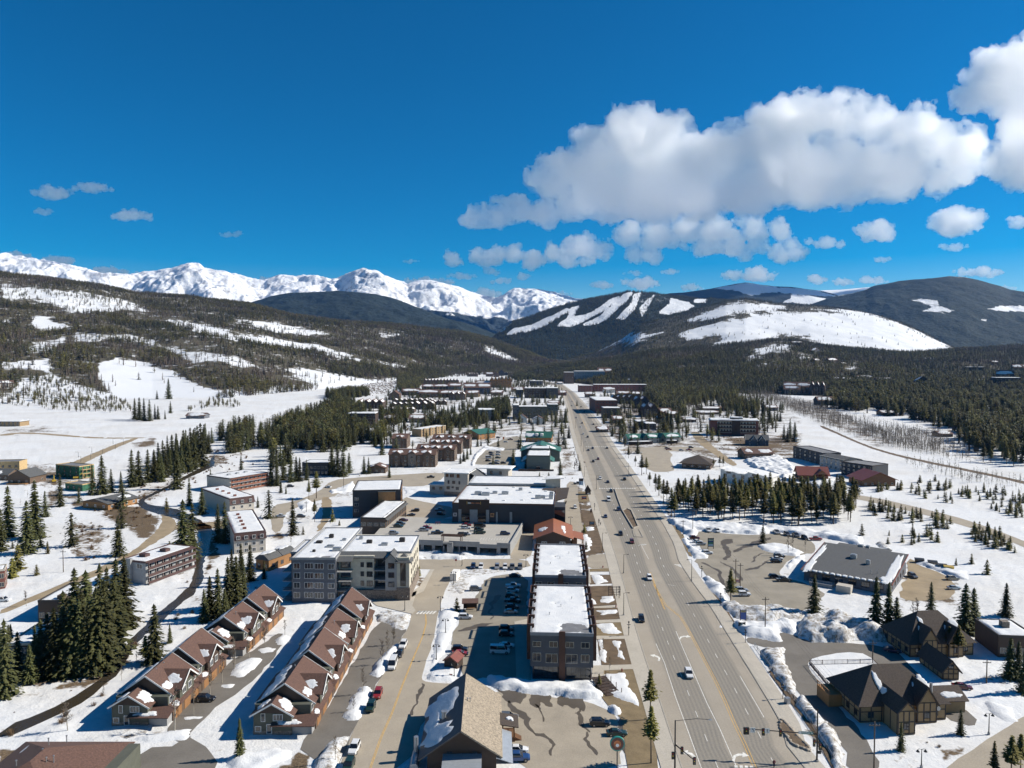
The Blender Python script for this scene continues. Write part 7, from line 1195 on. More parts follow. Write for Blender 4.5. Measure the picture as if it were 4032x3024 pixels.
FAR=[("townhouse_row","row of small brown gabled townhouses at the forest edge",'g1',36,330,243,42,16,W_BROWN,'row',12),("lodge","snow-roofed long lodge in front of the gabled townhouse row",'g1',22,238,288,40,22,W_DBROWN,'x',8),("lodge","dark green gabled lodge in the middle of the far snowy roofs",'g1',240,352,292,52,30,W_GREENG,'x',5),("lodge","large teal-grey apartment lodge with broad snow roof",'g1',372,596,322,78,26,W_BLUE,'x',10),("condo_block","brown condo with tan gables, left of the snowy twin roofs",'g1',0,162,352,55,22,W_BROWN,'x',6),("condo_block","brown condo with smooth snow roof, right of its gabled twin",'g1',172,345,352,52,22,W_DBROWN,'x',6),("condo_block","brown gabled condo just above the dark spruces",'g1',247,385,372,58,20,W_BROWN,'row',5),("condo_block","tan and brown condo beside the teal lodge",'g1',390,498,348,48,20,W_TAN,'x',4),("townhouse_row","dark red-brown townhouses with stepped snow roofs",'g1',-60,126,450,56,20,W_DBROWN,'row',6),("townhouse_row","low brown townhouse row behind the red-brown townhouses",'g1',52,228,412,34,16,W_DBROWN,'row',6),("townhouse_row","tall orange-brown timber townhouse row beside the road bend",'g1',592,772,268,78,18,W_WOOD,'row',12),("lodge","brown lodge with dark gables left of the timber row",'g1',470,592,268,48,20,W_BROWN,'x',5),("apartment_block","dark brown apartment block with small flat towers near the road",'g1',880,1060,356,70,20,W_DBROWN,'flat',8),("apartment_block","charcoal apartment block beside the red flagpole",'g1',1062,1160,357,72,22,W_DARK,'flat',5),("apartment_block","small charcoal block at the left of the brown apartment towers",'g1',810,866,350,54,18,W_DARK,'flat',3),("workshop","grey boxy workshop among the dark spruces",'g1',482,625,542,76,20,W_LGREY,'flat',4),("motel","long olive motel with flat snow roof beside the road",'g1',830,1066,520,80,16,W_OLIVE,'flat',11),("motel_tower","taller sage green corner block at the end of the motel",'g1',1070,1158,498,76,16,W_GREENG,'flat',3),("motel","low grey wing left of the olive motel",'g1',780,832,530,98,22,W_GREY,'flat',3),("garage","white gabled garage left of the lone spruce",'g1',822,898,562,58,12,W_WHITE,'y',1),("garage","white gabled garage right of the lone spruce",'g1',948,1046,568,52,12,W_WHITE,'y',1),("shop","flat dark shop at the far road bend",'g1',925,1032,252,34,16,W_DARK,'flat',5),("cabin","small green-roofed cabin at the forest edge",'g1',556,618,176,32,14,W_BROWN,'x',3),("cabin","small A-frame brown cabin beside the green-roofed cabin",'g1',620,664,180,36,12,W_BROWN,'y',2),("cabin","dark two-gabled house under the far trees",'g1',664,712,170,44,14,W_DARK,'y',2),("townhouse_row","little brick-red gabled row at the far end of the valley",'g1',984,1090,160,34,14,W_BRICK,'row',6),("townhouse_row","line of small dark houses among young conifers",'g1',700,960,166,26,12,W_DARK,'row',10),("cabin","low brown cabins under the far slope",'g1',400,490,176,28,12,W_BROWN,'row',4),("barn","white-roofed barn with a bright blue tarpaulin",'g0',1040,1110,284,24,14,W_BROWN,'x',2),("townhouse_row","dark townhouse block behind the near forest",'g0',636,862,442,62,26,W_DBROWN,'row',8),("apartment_block","dark brown three-storey block seen through the spruces",'g0',572,800,596,96,16,W_DBROWN,'flat',10),("townhouse_row","tight rows of small brown roofs, first tier",'g0',905,1120,478,38,18,W_DBROWN,'row',9),("townhouse_row","tight rows of small brown roofs, second tier",'g0',920,1270,432,34,16,W_DBROWN,'row',12),("townhouse_row","tight rows of small brown roofs, third tier",'g0',940,1280,396,30,16,W_BROWN,'row',12),("condo_block","tan-gabled condo with a square snow roof",'g0',915,1000,372,64,20,W_BROWN,'y',3),("condo_block","brown condo with rounded snow roof beside the blue tarpaulin",'g0',1020,1165,332,46,20,W_BROWN,'x',5),("condo_block","brown condo with wide snow roof near the far trees",'g0',1140,1280,350,44,20,W_DBROWN,'x',5),("hotel","big pale grey hotel with stepped snowy terraces at the end of town",'g2',236,490,222,76,30,W_LGREY,'flat',12),("hotel_wing","dark left wing of the pale grey hotel",'g2',150,232,236,80,24,W_BROWN,'flat',4),("apartment_block","tan apartment block behind the pale grey hotel",'g2',432,548,182,66,24,W_TAN,'x',5),("shopping_row","long brick-red shopping arcade with arched centre",'g2',396,842,302,50,20,W_BRICK,'flat',18),("shop","brick-red shop left of the long arcade",'g2',272,392,304,46,18,W_BRICK,'flat',5),("shopping_row","thin brick-red row seen through the right trees",'g2',845,1100,285,24,16,W_BRICK,'flat',8),("shop","white gabled shop in front of the brick arcade",'g2',480,574,312,40,14,W_WHITE,'x',3),("commercial_block","long brown roadside block with wide white roof",'g2',412,594,482,92,70,W_BRICK,'flat',7),("commercial_block","near end of the brown roadside block, with lower roof",'g2',474,616,522,72,16,W_BROWN,'flat',6),("townhouse_row","brown gabled townhouse terrace behind the roadside block",'g2',545,742,402,62,18,W_BROWN,'row',8),("townhouse_row","dark stepped townhouse terrace, far half, beside the parking court",'g2',745,850,440,86,22,W_DARK,'row',5),("townhouse_row","dark stepped townhouse terrace, near half, beside the parking court",'g2',815,930,512,92,26,W_DBROWN,'row',5),("house","flat dark house with white roof below the terrace",'g2',752,838,602,46,14,W_DBROWN,'flat',4),("house","second flat dark house with white roof below the terrace",'g2',830,918,618,44,14,W_DBROWN,'flat',4),("shop","turquoise-roofed diner at the far road edge",'g2',90,140,240,18,14,W_WHITE,'x',2),("condo_block","snow-topped condo cluster among bare aspens",'e2',750,905,925,56,24,W_BROWN,'x',8),("condo_block","brown condo right of the snow-topped cluster",'e2',905,1000,935,66,22,W_DBROWN,'row',5),("house","long low house with white roof in the right forest",'e2',1035,1170,852,20,14,W_DBROWN,'x',5),("house","pair of low white roofs among the pines",'e2',1205,1300,848,26,14,W_BROWN,'x',3),("house","low white-roofed house right of the paired roofs",'e2',1310,1412,858,24,14,W_BROWN,'x',4),("house","brown pointed house deep in the right forest",'e2',1552,1642,892,58,16,W_DBROWN,'y',3),("condo_block","stacked white-roofed condo at the right edge, lower tier",'e2',2036,2190,890,50,18,W_DBROWN,'flat',6),("condo_block","stacked white-roofed condo at the right edge, upper tier",'e2',2040,2150,850,54,16,W_DBROWN,'x',5),("house","long flat roof in the distant right trees",'e2',1855,1970,786,18,14,W_DBROWN,'flat',5),("house","white-roofed house at the far right edge",'e2',2150,2260,790,34,16,W_BROWN,'x',3),("cottage","first of two long white-roofed rows behind the brown hotel",'g3',325,515,245,26,12,W_BROWN,'x',6),("cottage","second of two long white-roofed rows behind the brown hotel",'g3',300,500,282,28,12,W_BROWN,'x',6),("barn","lone grey barn on the snowfield under the hill",'e0',1200,1318,1145,30,14,W_GREY,'x',2),("depot","cream depot building at the left edge of the snowfield",'e0',-40,128,1195,28,14,W_TAN,'flat',6),("house","small white farmhouse with black roof at the left edge",'e0',-60,90,945,36,12,W_WHITE,'x',3),("house","dark hillside house below the bare white hill",'e2',940,1000,690,34,14,W_DARK,'y',2),("house","brown hillside house with white roof",'e2',1030,1090,742,26,14,W_BROWN,'x',2),("house","hillside house hidden in the trees below the clearing",'e2',945,1000,740,22,14,W_BROWN,'x',2),("house","small hillside chalet at the foot of the white slope",'e2',1600,1680,728,16,12,W_DBROWN,'x',3),("house","low roof beside the hillside chalet",'e2',800,860,628,16,12,W_DBROWN,'x',2),("house","another low white-roofed cabin in the lower right trees",'e2',1700,1780,1190,28,12,W_DBROWN,'x',2),]
FAR+=[("shop","brown snow-roofed shop left of the far road",'g1',600,700,335,38,18,W_BROWN,'x',4),("shop","low tan shop behind the olive motel",'g1',770,878,305,34,18,W_TAN,'x',4),("shop","brick shop at the left road edge before the flagpole",'g1',1165,1228,335,36,16,W_BRICK,'x',3),("apartment_block","charcoal roadside block left of the far road",'g2',-10,62,335,56,20,W_DARK,'flat',4),("shop","pale shop with low roof beside the left far verge",'g2',20,110,420,34,18,W_TAN,'x',4),("shop","brown shop beyond the roadside block",'g2',330,400,352,40,18,W_BROWN,'x',3),("lodge","snow-roofed lodge in front of the long arcade",'g2',590,700,345,40,18,W_BROWN,'x',4),("lodge","second snow-roofed lodge in front of the long arcade",'g2',706,790,345,36,18,W_DBROWN,'x',3),("shop","red-brown shop among pines below the terraces",'g2',555,640,565,50,18,W_BRICK,'x',3),("house","dark gabled house right of the terraces",'g2',935,1005,565,54,18,W_DARK,'y',2),("house","brown snow-topped house in the pines right of the terraces",'g2',1010,1110,520,46,18,W_BROWN,'x',3),("shop","low white-roofed shop above the green-gabled row",'g2',430,520,640,38,14,W_BROWN,'x',3),("house","timber house with white roof at the hotel's left",'g3',0,95,296,56,16,W_BROWN,'x',3),("house","small brown house on the street beside the hotel",'g3',200,300,345,34,14,W_DBROWN,'x',3),("house","dark snow-roofed house behind the hotel's right end",'g3',880,980,250,40,16,W_DARK,'x',3),("condo_block","white-topped condo row high on the aspen bank",'g3',1030,1165,112,62,22,W_DBROWN,'x',6),("condo_block","second white-topped condo on the aspen bank",'g3',1168,1270,100,56,22,W_BROWN,'x',4),("lodge","snow-roofed lodge between the near spruces",'g0',860,960,565,56,18,W_DBROWN,'x',4),("lodge","long dark lodge right of the snow-roofed spruce lodge",'g0',1080,1210,560,54,18,W_BROWN,'x',5),("house","brown cabin at the edge of the wooded strip",'g0',700,800,665,50,16,W_DBROWN,'x',3),("house","snow-roofed cabin in the clearing of the wooded strip",'g0',260,340,560,40,14,W_BROWN,'x',2),("house","dark house with snowy roof by the right forest edge",'e2',960,1060,1000,44,16,W_DARK,'x',3),("house","brown house with steep snow roof in the forest clearing",'e2',1350,1440,1060,26,14,W_BROWN,'x',3)]
for q in FAR:far(*q)
for i,(c,x,yb)in enumerate([('g2',710,100),('g2',745,104),('g2',820,104),('g2',690,205),('e2',2040,738),('e2',1130,748)]):
 far("cabin",["tiny snow-roofed cabin in the far forest","white-topped cabin beside the tiny forest cabin","flat white roof peeping from the far pines","white roof at the edge of the snowy clearing","lone white roof near the right forest crest","white roof below the hillside houses"][i],c,x-22,x+22,yb+8,16,10,W_BROWN,'x',2)
# vehicles
def paint(name,col,met=.0):
 k="car_paint_"+name
 if k in MATS:return MATS[k]
 m,n,l,b=nmat(k);f=noise(n,l,.7,3);l.new(ramp(n,l,f,[(.3,tuple(c*.88 for c in col)),(.7,col)]),b.inputs['Base Color']);b.inputs['Roughness'].default_value=.32;b.inputs['Metallic'].default_value=met;b.inputs['Coat Weight'].default_value=.5
 MATS[k]=m;return m
PAINT={k:paint(k,c,m)for k,c,m in(('white',(.72,.72,.71),0),('black',(.010,.010,.012),0),('silver',(.42,.43,.44),.5),('grey',(.15,.155,.16),.4),('red',(.26,.020,.018),0),('darkred',(.10,.012,.014),0),('navy',(.018,.032,.085),.2),('green',(.018,.045,.035),.2),('teal',(.02,.10,.11),0),('yellow',(.55,.36,.03),0),('blue',(.03,.075,.20),.2),('tan',(.30,.25,.18),.2))}
M_TYRE=simple("tyre_rubber",(.012,.012,.012),.85,.2);M_RIM=simple("wheel_rim",(.35,.35,.36),.35,.1,metal=.8);M_HEAD=simple("headlight_lens",(.75,.76,.78),.1,.05);M_TAIL=simple("taillight_lens",(.30,.012,.010),.2,.1);M_CGLASS=glass_mat("car_glass",(.012,.014,.017),.05)
def loft(stations,closed=True):
 m=MB();V=[]
 for x,w0,z0,w1,z1 in stations:V+=[(x,-w0,z0),(x,w0,z0),(x,w0*1.0,z0+(z1-z0)*.55),(x,w1,z1),(x,-w1,z1),(x,-w0,z0+(z1-z0)*.55)]
 F=[]
 for i in range(len(stations)-1):
  for k in range(6):F.append((i*6+k,i*6+(k+1)%6,(i+1)*6+(k+1)%6,(i+1)*6+k))
 F.append((5,4,3,2,1,0));n=(len(stations)-1)*6;F.append(tuple(n+k for k in range(6)));m.add(V,[f[::-1]for f in F]);return m
def wheel_mesh(r,w):
 t=MB();t.tube([(0,-w/2,0),(0,w/2,0)],r,14);h=MB();h.tube([(0,-w/2-.02,0),(0,w/2+.02,0)],r*.58,10);return t.mesh("tyre",M_TYRE,False),h.mesh("rim",M_RIM)
def car_kit(kind):
 L,W,H,clr={'suv':(4.75,.96,1.75,.28),'sedan':(4.7,.92,1.45,.2),'pickup':(5.7,1.0,1.88,.34),'van':(5.8,1.02,2.45,.28),'jeep':(4.2,.93,1.85,.36)}[kind];a,b=-L/2,L/2;w=W
 if kind=='sedan':body=[(a,w*.82,.42,w*.78,.80),(a+.15,w*.95,.30,w*.90,.95),(a+1.0,w,.24,w*.93,.98),(b-1.3,w,.24,w*.93,.92),(b-.4,w*.96,.26,w*.86,.78),(b,w*.80,.38,w*.72,.62)];cab=[(a+.55,w*.86,.93,w*.66,1.0),(a+1.25,w*.89,.95,w*.70,H-.04),(b-2.15,w*.89,.95,w*.70,H-.04),(b-1.25,w*.86,.90,w*.68,.95)];rf=(a+1.2,b-2.1,.70)
 elif kind=='pickup':body=[(a,w*.92,.55,w*.92,1.05),(a+.1,w,.45,w,1.12),(a+2.0,w,.42,w,1.12),(b-1.6,w,.42,w*.96,1.12),(b-.4,w*.97,.42,w*.9,1.06),(b,w*.86,.5,w*.8,.92)];cab=[(a+1.9,w*.90,1.08,w*.76,1.12),(a+2.05,w*.90,1.1,w*.76,H-.04),(b-2.2,w*.90,1.1,w*.76,H-.04),(b-1.5,w*.88,1.08,w*.74,1.12)];rf=(a+2.0,b-2.15,.76)
 elif kind=='van':body=[(a,w*.95,.45,w*.95,1.35),(a+.1,w,.32,w,1.4),(b-1.2,w,.3,w*.98,1.38),(b-.35,w*.97,.32,w*.88,1.1),(b,w*.86,.42,w*.78,.85)];cab=[(a+.05,w*.98,1.34,w*.86,1.40),(a+.15,w*.98,1.36,w*.86,H-.05),(b-1.7,w*.96,1.36,w*.84,H-.05),(b-.75,w*.90,1.22,w*.80,1.36)];rf=(a+.1,b-1.6,.87)
 elif kind=='jeep':body=[(a,w*.95,.5,w*.95,1.12),(a+.1,w,.42,w,1.14),(b-1.5,w,.42,w*.94,1.14),(b-.1,w*.9,.45,w*.82,1.08),(b,w*.86,.55,w*.8,1.0)];cab=[(a+.05,w*.93,1.10,w*.88,1.14),(a+.1,w*.93,1.12,w*.88,H-.04),(b-1.75,w*.93,1.12,w*.88,H-.04),(b-1.45,w*.9,1.1,w*.86,1.14)];rf=(a+.05,b-1.7,.9)
 else:body=[(a,w*.90,.45,w*.88,1.0),(a+.12,w*.98,.34,w*.95,1.08),(a+1.0,w,.30,w*.95,1.08),(b-1.35,w,.30,w*.94,1.04),(b-.35,w*.96,.32,w*.86,.94),(b,w*.82,.42,w*.74,.78)];cab=[(a+.12,w*.90,1.05,w*.74,1.12),(a+.55,w*.92,1.06,w*.76,H-.05),(b-2.1,w*.92,1.06,w*.76,H-.05),(b-1.3,w*.88,1.02,w*.74,1.08)];rf=(a+.5,b-2.05,.77)
 bm=loft(body);z=H
 bm.add([(rf[0],-w*rf[2],z-.06),(rf[1],-w*rf[2],z-.06),(rf[1],w*rf[2],z-.06),(rf[0],w*rf[2],z-.06),(rf[0]+.1,-w*rf[2]+.08,z),(rf[1]-.1,-w*rf[2]+.08,z),(rf[1]-.1,w*rf[2]-.08,z),(rf[0]+.1,w*rf[2]-.08,z)],[(0,3,2,1),(4,5,6,7),(0,1,5,4),(1,2,6,5),(2,3,7,6),(3,0,4,7)])
 zc=cab[0][2]+.02
 for x in([rf[0]+.02,(rf[0]+rf[1])/2,rf[1]]if kind!='pickup' else[rf[0]+.02,rf[1]]):
  for s in(-1,1):bm.quadbar((x+(.35 if x==rf[1]else 0),s*cab[1][1]*1.005,zc),(x,s*w*rf[2]*1.005,z-.05),.09,.05)
 if kind=='pickup':bm.box(a+.12,-w*.78,.95,a+1.85,w*.78,1.122)
 r=.36 if kind in('sedan','suv')else .42;tm,hm=wheel_mesh(r,.26);wb=(a+.95,b-.95)
 return dict(body=bm.mesh("body",PAINT['white'],False),glass=loft(cab).mesh("windows",M_CGLASS),wheels=[(x,s*(w-.1),r)for x in wb for s in(-1,1)],tyre=tm,rim=hm,head=MB().box(-.05,-.17,-.09,.03,.17,.09).mesh("headlight",M_HEAD),tail=MB().box(-.03,-.12,-.12,.05,.12,.12).mesh("taillight",M_TAIL),hp=[(b-.06,s*w*.66,.74 if kind!='van' else .82)for s in(-1,1)],tp=[(a+.02,s*w*.78,.88)for s in(-1,1)],L=L)
KITS={k:car_kit(k)for k in('suv','sedan','pickup','van','jeep')}
STREET=(GQ('c1',1320,1340)-GQ('c1',1600,660)).normalized()
HEAD={'M':math.atan2(-VP.y,-VP.x),'N':math.atan2(VP.y,VP.x),'R':0.0,'L':math.pi,'T':-math.pi/2,'A':math.pi/2,'S':math.atan2(STREET.y,STREET.x),'D':-.35,'E':math.pi-.5}
NAME={'suv':'suv','sedan':'car','pickup':'pickup_truck','van':'van','jeep':'off_roader'}
def car(c,x,y,hd,kind,col,label,z=0.0,group=None,detail=True,jit=0.04):
 p=G(*Q(c,x,y),z);K=KITS[kind];hd=HEAD[hd]if isinstance(hd,str)else hd
 o=empty(NAME[kind],(p.x,p.y,z+.02),hd+_trr.uniform(-jit,jit),label,{'suv':'car','sedan':'car','pickup':'truck','van':'van','jeep':'car'}[kind],group)
 mobj("body",K['body'],o,mat=PAINT[col]);mobj("windows",K['glass'],o)
 for q in K['wheels']:
  w=mobj("wheel",K['tyre'],o,q)
  if detail:mobj("rim",K['rim'],w)
 if detail:
  for q in K['hp']:mobj("headlight",K['head'],o,q)
  for q in K['tp']:mobj("taillight",K['tail'],o,q)
 return o
ROADG="cars driving on the main road";PARK="parked cars"
CARS=[('c3',690,800,'M','suv','white',"white SUV driving alone nearest the traffic signals",ROADG),('c3',277,318,'M','suv','black',"black SUV in the shoulder lane beside the planting beds",ROADG),('d2',2117,1285,'M','suv','white',"white SUV where the yellow centre line begins to bend",ROADG),('d2',1965,968,'M','suv','darkred',"dark car just past the nose of the planted median",ROADG),('d2',1866,898,'M','suv','black',"black SUV in the lane left of the planted median's tail",ROADG),('d2',1735,745,'M','sedan','navy',"blue-grey car in the lane nearest the sidewalk with the walker",ROADG),('d2',1848,684,'M','suv','navy',"dark SUV beside the head of the planted median",ROADG),('d2',1762,602,'M','van','white',"white high-roofed van on the main road",ROADG),('d2',1783,525,'M','suv','black',"black SUV just past the crosswalk stripes",ROADG),('d2',1755,444,'M','sedan','black',"dark car about to reach the crosswalk",ROADG),('d2',1688,413,'M','suv','white',"white car approaching the crosswalk by the lamp post",ROADG),('d2',1628,264,'M','suv','black',"black SUV, left one of a close pair on the road",ROADG),('d2',1670,243,'M','suv','darkred',"maroon SUV, right one of a close pair on the road",ROADG),('d2',1623,149,'M','suv','navy',"navy SUV at the second crosswalk",ROADG),('d2',1585,165,'M','sedan','black',"dark car left of the navy SUV at the second crosswalk",ROADG),('d2',1540,25,'M','suv','white',"white car beyond the second crosswalk",ROADG),('d2',1580,50,'M','suv','black',"black car right of the white car beyond the second crosswalk",ROADG),('d2',1748,146,'N','sedan','black',"dark car heading away opposite the second crosswalk",ROADG),('d2',1900,420,'N','pickup','black',"black pickup heading away under the roadside tree shadows",ROADG),('g2',288,597,'M','sedan','white',"white car where the road narrows with distance",ROADG),('g2',301,567,'M','suv','black',"dark SUV ahead of the distant white car",ROADG),('g2',395,577,'N','suv','black',"dark SUV turning off by the bare roadside trees",ROADG),('g2',250,521,'M','sedan','navy',"dark blue car on the left of the distant road",ROADG),('g2',318,472,'N','suv','black',"dark car right of the distant centre line",ROADG),('g2',281,459,'M','sedan','red',"red car far down the road",ROADG),('g2',342,496,'N','sedan','white',"white car waiting at the distant side street",ROADG),('g2',291,430,'N','suv','black',"black car beyond the distant red car",ROADG),('g2',212,420,'M','sedan','black',"dark car near the far brown kiosk",ROADG),('g2',217,384,'M','sedan','silver',"silver car far up the road before the bend",ROADG),('d2',1492,458,'R','pickup','black',"black pickup leaving the supermarket drive",None),('d2',1470,666,'M','suv','white',"white SUV driving in the lane beside the supermarket canopy",None),('c1',1095,1450,'S','suv','white',"white SUV with black roof parked at the kerb, near the bottom edge",PARK),('c1',1045,1605,'S','suv','green',"dark green car cut off by the bottom edge",PARK),('c1',1300,975,'S','suv','red',"red SUV parked at the snowy island",PARK),('c1',1238,1095,'S','jeep','green',"boxy dark off-roader parked behind the red SUV",PARK),('c1',1430,720,'S','van','white',"white passenger van parked by the snowy island",PARK),('c1',1487,622,'S','sedan','black',"black car between the white van and white SUV",PARK),('c1',1520,545,'S','suv','white',"white SUV parked farthest up the frontage street",PARK),('c0',1790,1018,'R','suv','black',"black SUV in the shaded driveway between the townhouse rows",PARK),('c2',515,300,'R','suv','white',"white SUV nosed out beside the bus shelter",PARK),('c2',462,582,'R','suv','black',"black SUV parked behind the refuse hut",PARK),('c2',468,618,'R','sedan','red',"red car tucked behind the refuse hut",PARK),('c2',605,55,'R','suv','grey',"grey SUV parked alone at the lot's sunny end",PARK),('c2',930,28,'R','pickup','white',"white pickup in the shaded lot",PARK),('c2',925,68,'R','suv','white',"white SUV beside the white pickup in the shade",PARK),('c2',918,118,'R','suv','green',"dark green SUV in the shaded lot",PARK),('c2',926,158,'R','pickup','black',"black pickup in the shaded row",PARK),('c2',922,212,'R','suv','black',"black SUV in the shaded row before the pale blue car",PARK),('c2',910,252,'R','sedan','silver',"pale silver-blue car at the end of the shaded row",PARK),('c2',872,402,'R','suv','black',"black SUV in deep shade, upper of two",PARK),('c2',872,450,'R','suv','black',"black SUV in deep shade, lower of two",PARK),('c2',815,600,'R','van','white',"white camper van in the building's shadow",PARK),('c2',872,548,'R','sedan','white',"white car behind the camper van",PARK),('c2',888,1180,'R','suv','grey',"old grey SUV beside the chalet porch",PARK),('c2',1685,1230,'R','suv','black',"black SUV in the open concrete lot",PARK),('c2',1832,1315,'R','sedan','green',"dark green car parked on the muddy edge of the lot",PARK),('c2',970,1460,'R','sedan','white',"white sports car beside the chalet",PARK),('c2',960,1535,'R','pickup','blue',"dark blue pickup next to the white sports car",PARK),('d2',582,1185,'T','suv','navy',"dark blue SUV, first in the row facing the deck street",PARK),('d2',650,1187,'T','suv','white',"white SUV second in the row facing the deck street",PARK),('d2',790,1188,'T','suv','silver',"silver SUV with roof rack in the middle of the row",PARK),('d2',860,1190,'T','suv','white',"white SUV fourth in the row facing the deck street",PARK),('d2',922,1190,'T','pickup','grey',"grey pickup fifth in the row facing the deck street",PARK),('d2',990,1190,'T','suv','grey',"dark grey SUV last in the row, beside the slate block",PARK),('d2',945,1265,'R','sedan','black',"black car at the top of the shaded lot",PARK),('d1',1625,695,'L','suv','black',"black SUV on the street above the deck",PARK),('d1',1590,732,'L','sedan','black',"black low car on the street above the deck",PARK),('d1',1840,690,'R','pickup','grey',"grey pickup at the supermarket's left wall",PARK),('d1',1850,725,'R','suv','black',"black SUV at the supermarket's left wall",PARK),('d1',868,488,'E','sedan','white',"white car on the bend above the charcoal block",PARK),('d1',455,745,'R','pickup','white',"white pickup in the condo court",PARK),('d1',632,746,'R','suv','black',"dark SUV half buried by snow near the lone spruce",PARK),('d1',540,482,'R','suv','black',"black SUV below the timber gallery condo",PARK),('d2',213,402,'R','pickup','black',"black pickup waiting on the bend beside the beige building",PARK),('d2',905,72,'R','pickup','darkred',"dark red pickup by the orange sign",PARK),('d2',865,92,'R','sedan','white',"white car below the dark red pickup",PARK),('d2',800,56,'R','suv','black',"black SUV left of the orange sign",PARK),('d2',845,278,'R','suv','black',"black SUV alone in the condo lot aisle",PARK),('d2',738,190,'R','suv','black',"black SUV at the head of the condo lot's left row",PARK),('d2',742,207,'R','sedan','navy',"navy car second in the condo lot's left row",PARK),('d2',718,232,'R','van','white',"white van in the condo lot's left row",PARK),('d2',712,258,'R','suv','black',"black SUV below the white van in the condo lot",PARK),('d2',740,284,'R','sedan','grey',"grey car last in the condo lot's left row",PARK),('d2',800,182,'R','sedan','silver',"silver car at the head of the condo lot's right row",PARK),('d2',800,205,'R','suv','white',"white SUV in the condo lot's right row",PARK),('d2',798,232,'R','suv','green',"dark green SUV in the condo lot's right row",PARK),('d2',792,258,'R','sedan','white',"white car fourth in the condo lot's right row",PARK),('d2',785,282,'R','suv','navy',"navy SUV fifth in the condo lot's right row",PARK),('d2',780,310,'R','suv','black',"black SUV last in the condo lot's right row",PARK),('d3',860,868,'T','pickup','white',"white pickup backed to the snow bank, left one",PARK),('d3',940,872,'T','suv','white',"white SUV backed to the snow bank, right one",PARK),('d3',740,935,'R','suv','darkred',"dark red SUV at the lot's left edge",PARK),('d3',765,964,'R','sedan','white',"white car below the dark red SUV",PARK),('d3',795,986,'R','suv','silver',"silver SUV in front of the tall sign board",PARK),('d3',852,1064,'R','suv','white',"white SUV parked below the tall sign board",PARK),('d3',1478,1095,'R','suv','black',"dark SUV, upper of three at the snowy lot island",PARK),('d3',1465,1115,'R','sedan','white',"white car, middle of three at the snowy lot island",PARK),('d3',1452,1140,'R','suv','black',"black SUV, lower of three at the snowy lot island",PARK),('d3',1440,1275,'R','suv','black',"black SUV beside the black pickup by the shop corner",PARK),('d3',1515,1302,'R','pickup','black',"black pickup by the shop corner",PARK),('d3',1150,1392,'R','suv','silver',"silver SUV behind the lone roadside pine",PARK),('d3',1176,1430,'R','jeep','white',"white off-roader behind the lone roadside pine",PARK),('d3',1455,885,'T','pickup','silver',"silver pickup in the shade of the snow bank",PARK),('d3',1545,903,'T','suv','grey',"grey SUV in the shade of the snow bank",PARK),('d3',1622,912,'T','pickup','grey',"grey pickup in the shade of the snow bank",PARK),('d3',1700,935,'T','suv','black',"black SUV behind the shop's rear hall",PARK),('d3',1795,945,'R','pickup','red',"red pickup behind the shop's rear hall",PARK),('d3',515,158,'R','pickup','red',"red pickup on the side street, left one",PARK),('d3',692,163,'R','pickup','red',"red pickup on the side street, right one",PARK),('d3',500,147,'R','sedan','black',"dark car behind the left red pickup",PARK),('d3',710,142,'R','suv','black',"dark SUV behind the right red pickup",PARK),('d3',625,165,'R','sedan','silver',"pale car between the red pickups",PARK),('d4',1243,1268,'T','suv','grey',"dark grey SUV parked by the shop's gravel side",PARK),('d4',1590,1290,'R','suv','tan',"long pale wagon on the gravel lot",PARK),('d4',1602,1372,'R','sedan','silver',"silver car on the gravel lot, nearer one",PARK),('c4',1672,910,'D','sedan','darkred',"old maroon car standing in the snow",PARK),('c4',1065,590,'D','sedan','navy',"dark car in the shadow of the half-timbered lodge",PARK),('c4',1925,420,'R','suv','black',"black SUV at the dark house by the right edge",PARK),('c0',30,150,'R','suv','white',"white car on the dirt road at the left edge",PARK),]
for c,x,y,hd,kind,col,lab,grp in CARS:car(c,x,y,hd,kind,col,lab,0.0,grp,detail=GQ(c,x,y).y<420)
for c,x,y,hd,kind,col,lab in[('d2',155,865,'R','suv','silver',"silver SUV on the parking deck, left side"),('d2',182,848,'R','suv','red',"red car behind the silver SUV on the deck"),('d2',270,890,'R','pickup','black',"black pickup with a ladder rack on the deck"),('d2',520,846,'R','suv','white',"white SUV in the deck's middle row"),('d2',525,822,'R','sedan','red',"red car behind the deck's white SUV"),('d2',640,832,'R','van','black',"black van in the deck's back row"),('d2',632,862,'R','suv','green',"dark green SUV in the deck's middle row"),('d2',638,888,'R','pickup','green',"dark green pickup in the deck's front row"),('d2',488,908,'R','suv','black',"black SUV in the deck's front row"),('d2',522,898,'R','sedan','white',"white car half hidden behind the black SUV on the deck"),('d2',860,898,'R','suv','navy',"dark SUV with roof box at the deck's far end"),('d1',1480,832,'R','suv','green',"dark green SUV at the deck edge by the long wing"),('d1',1500,810,'R','suv','grey',"grey SUV at the deck edge by the long wing"),('d1',1440,892,'R','suv','silver',"silver SUV nearest the grey apartments on the deck"),('d1',1525,778,'R','sedan','darkred',"dark red car at the deck's rear corner")]:car(c,x,y,hd,kind,col,lab,TOPZ,"cars on the parking deck",True)
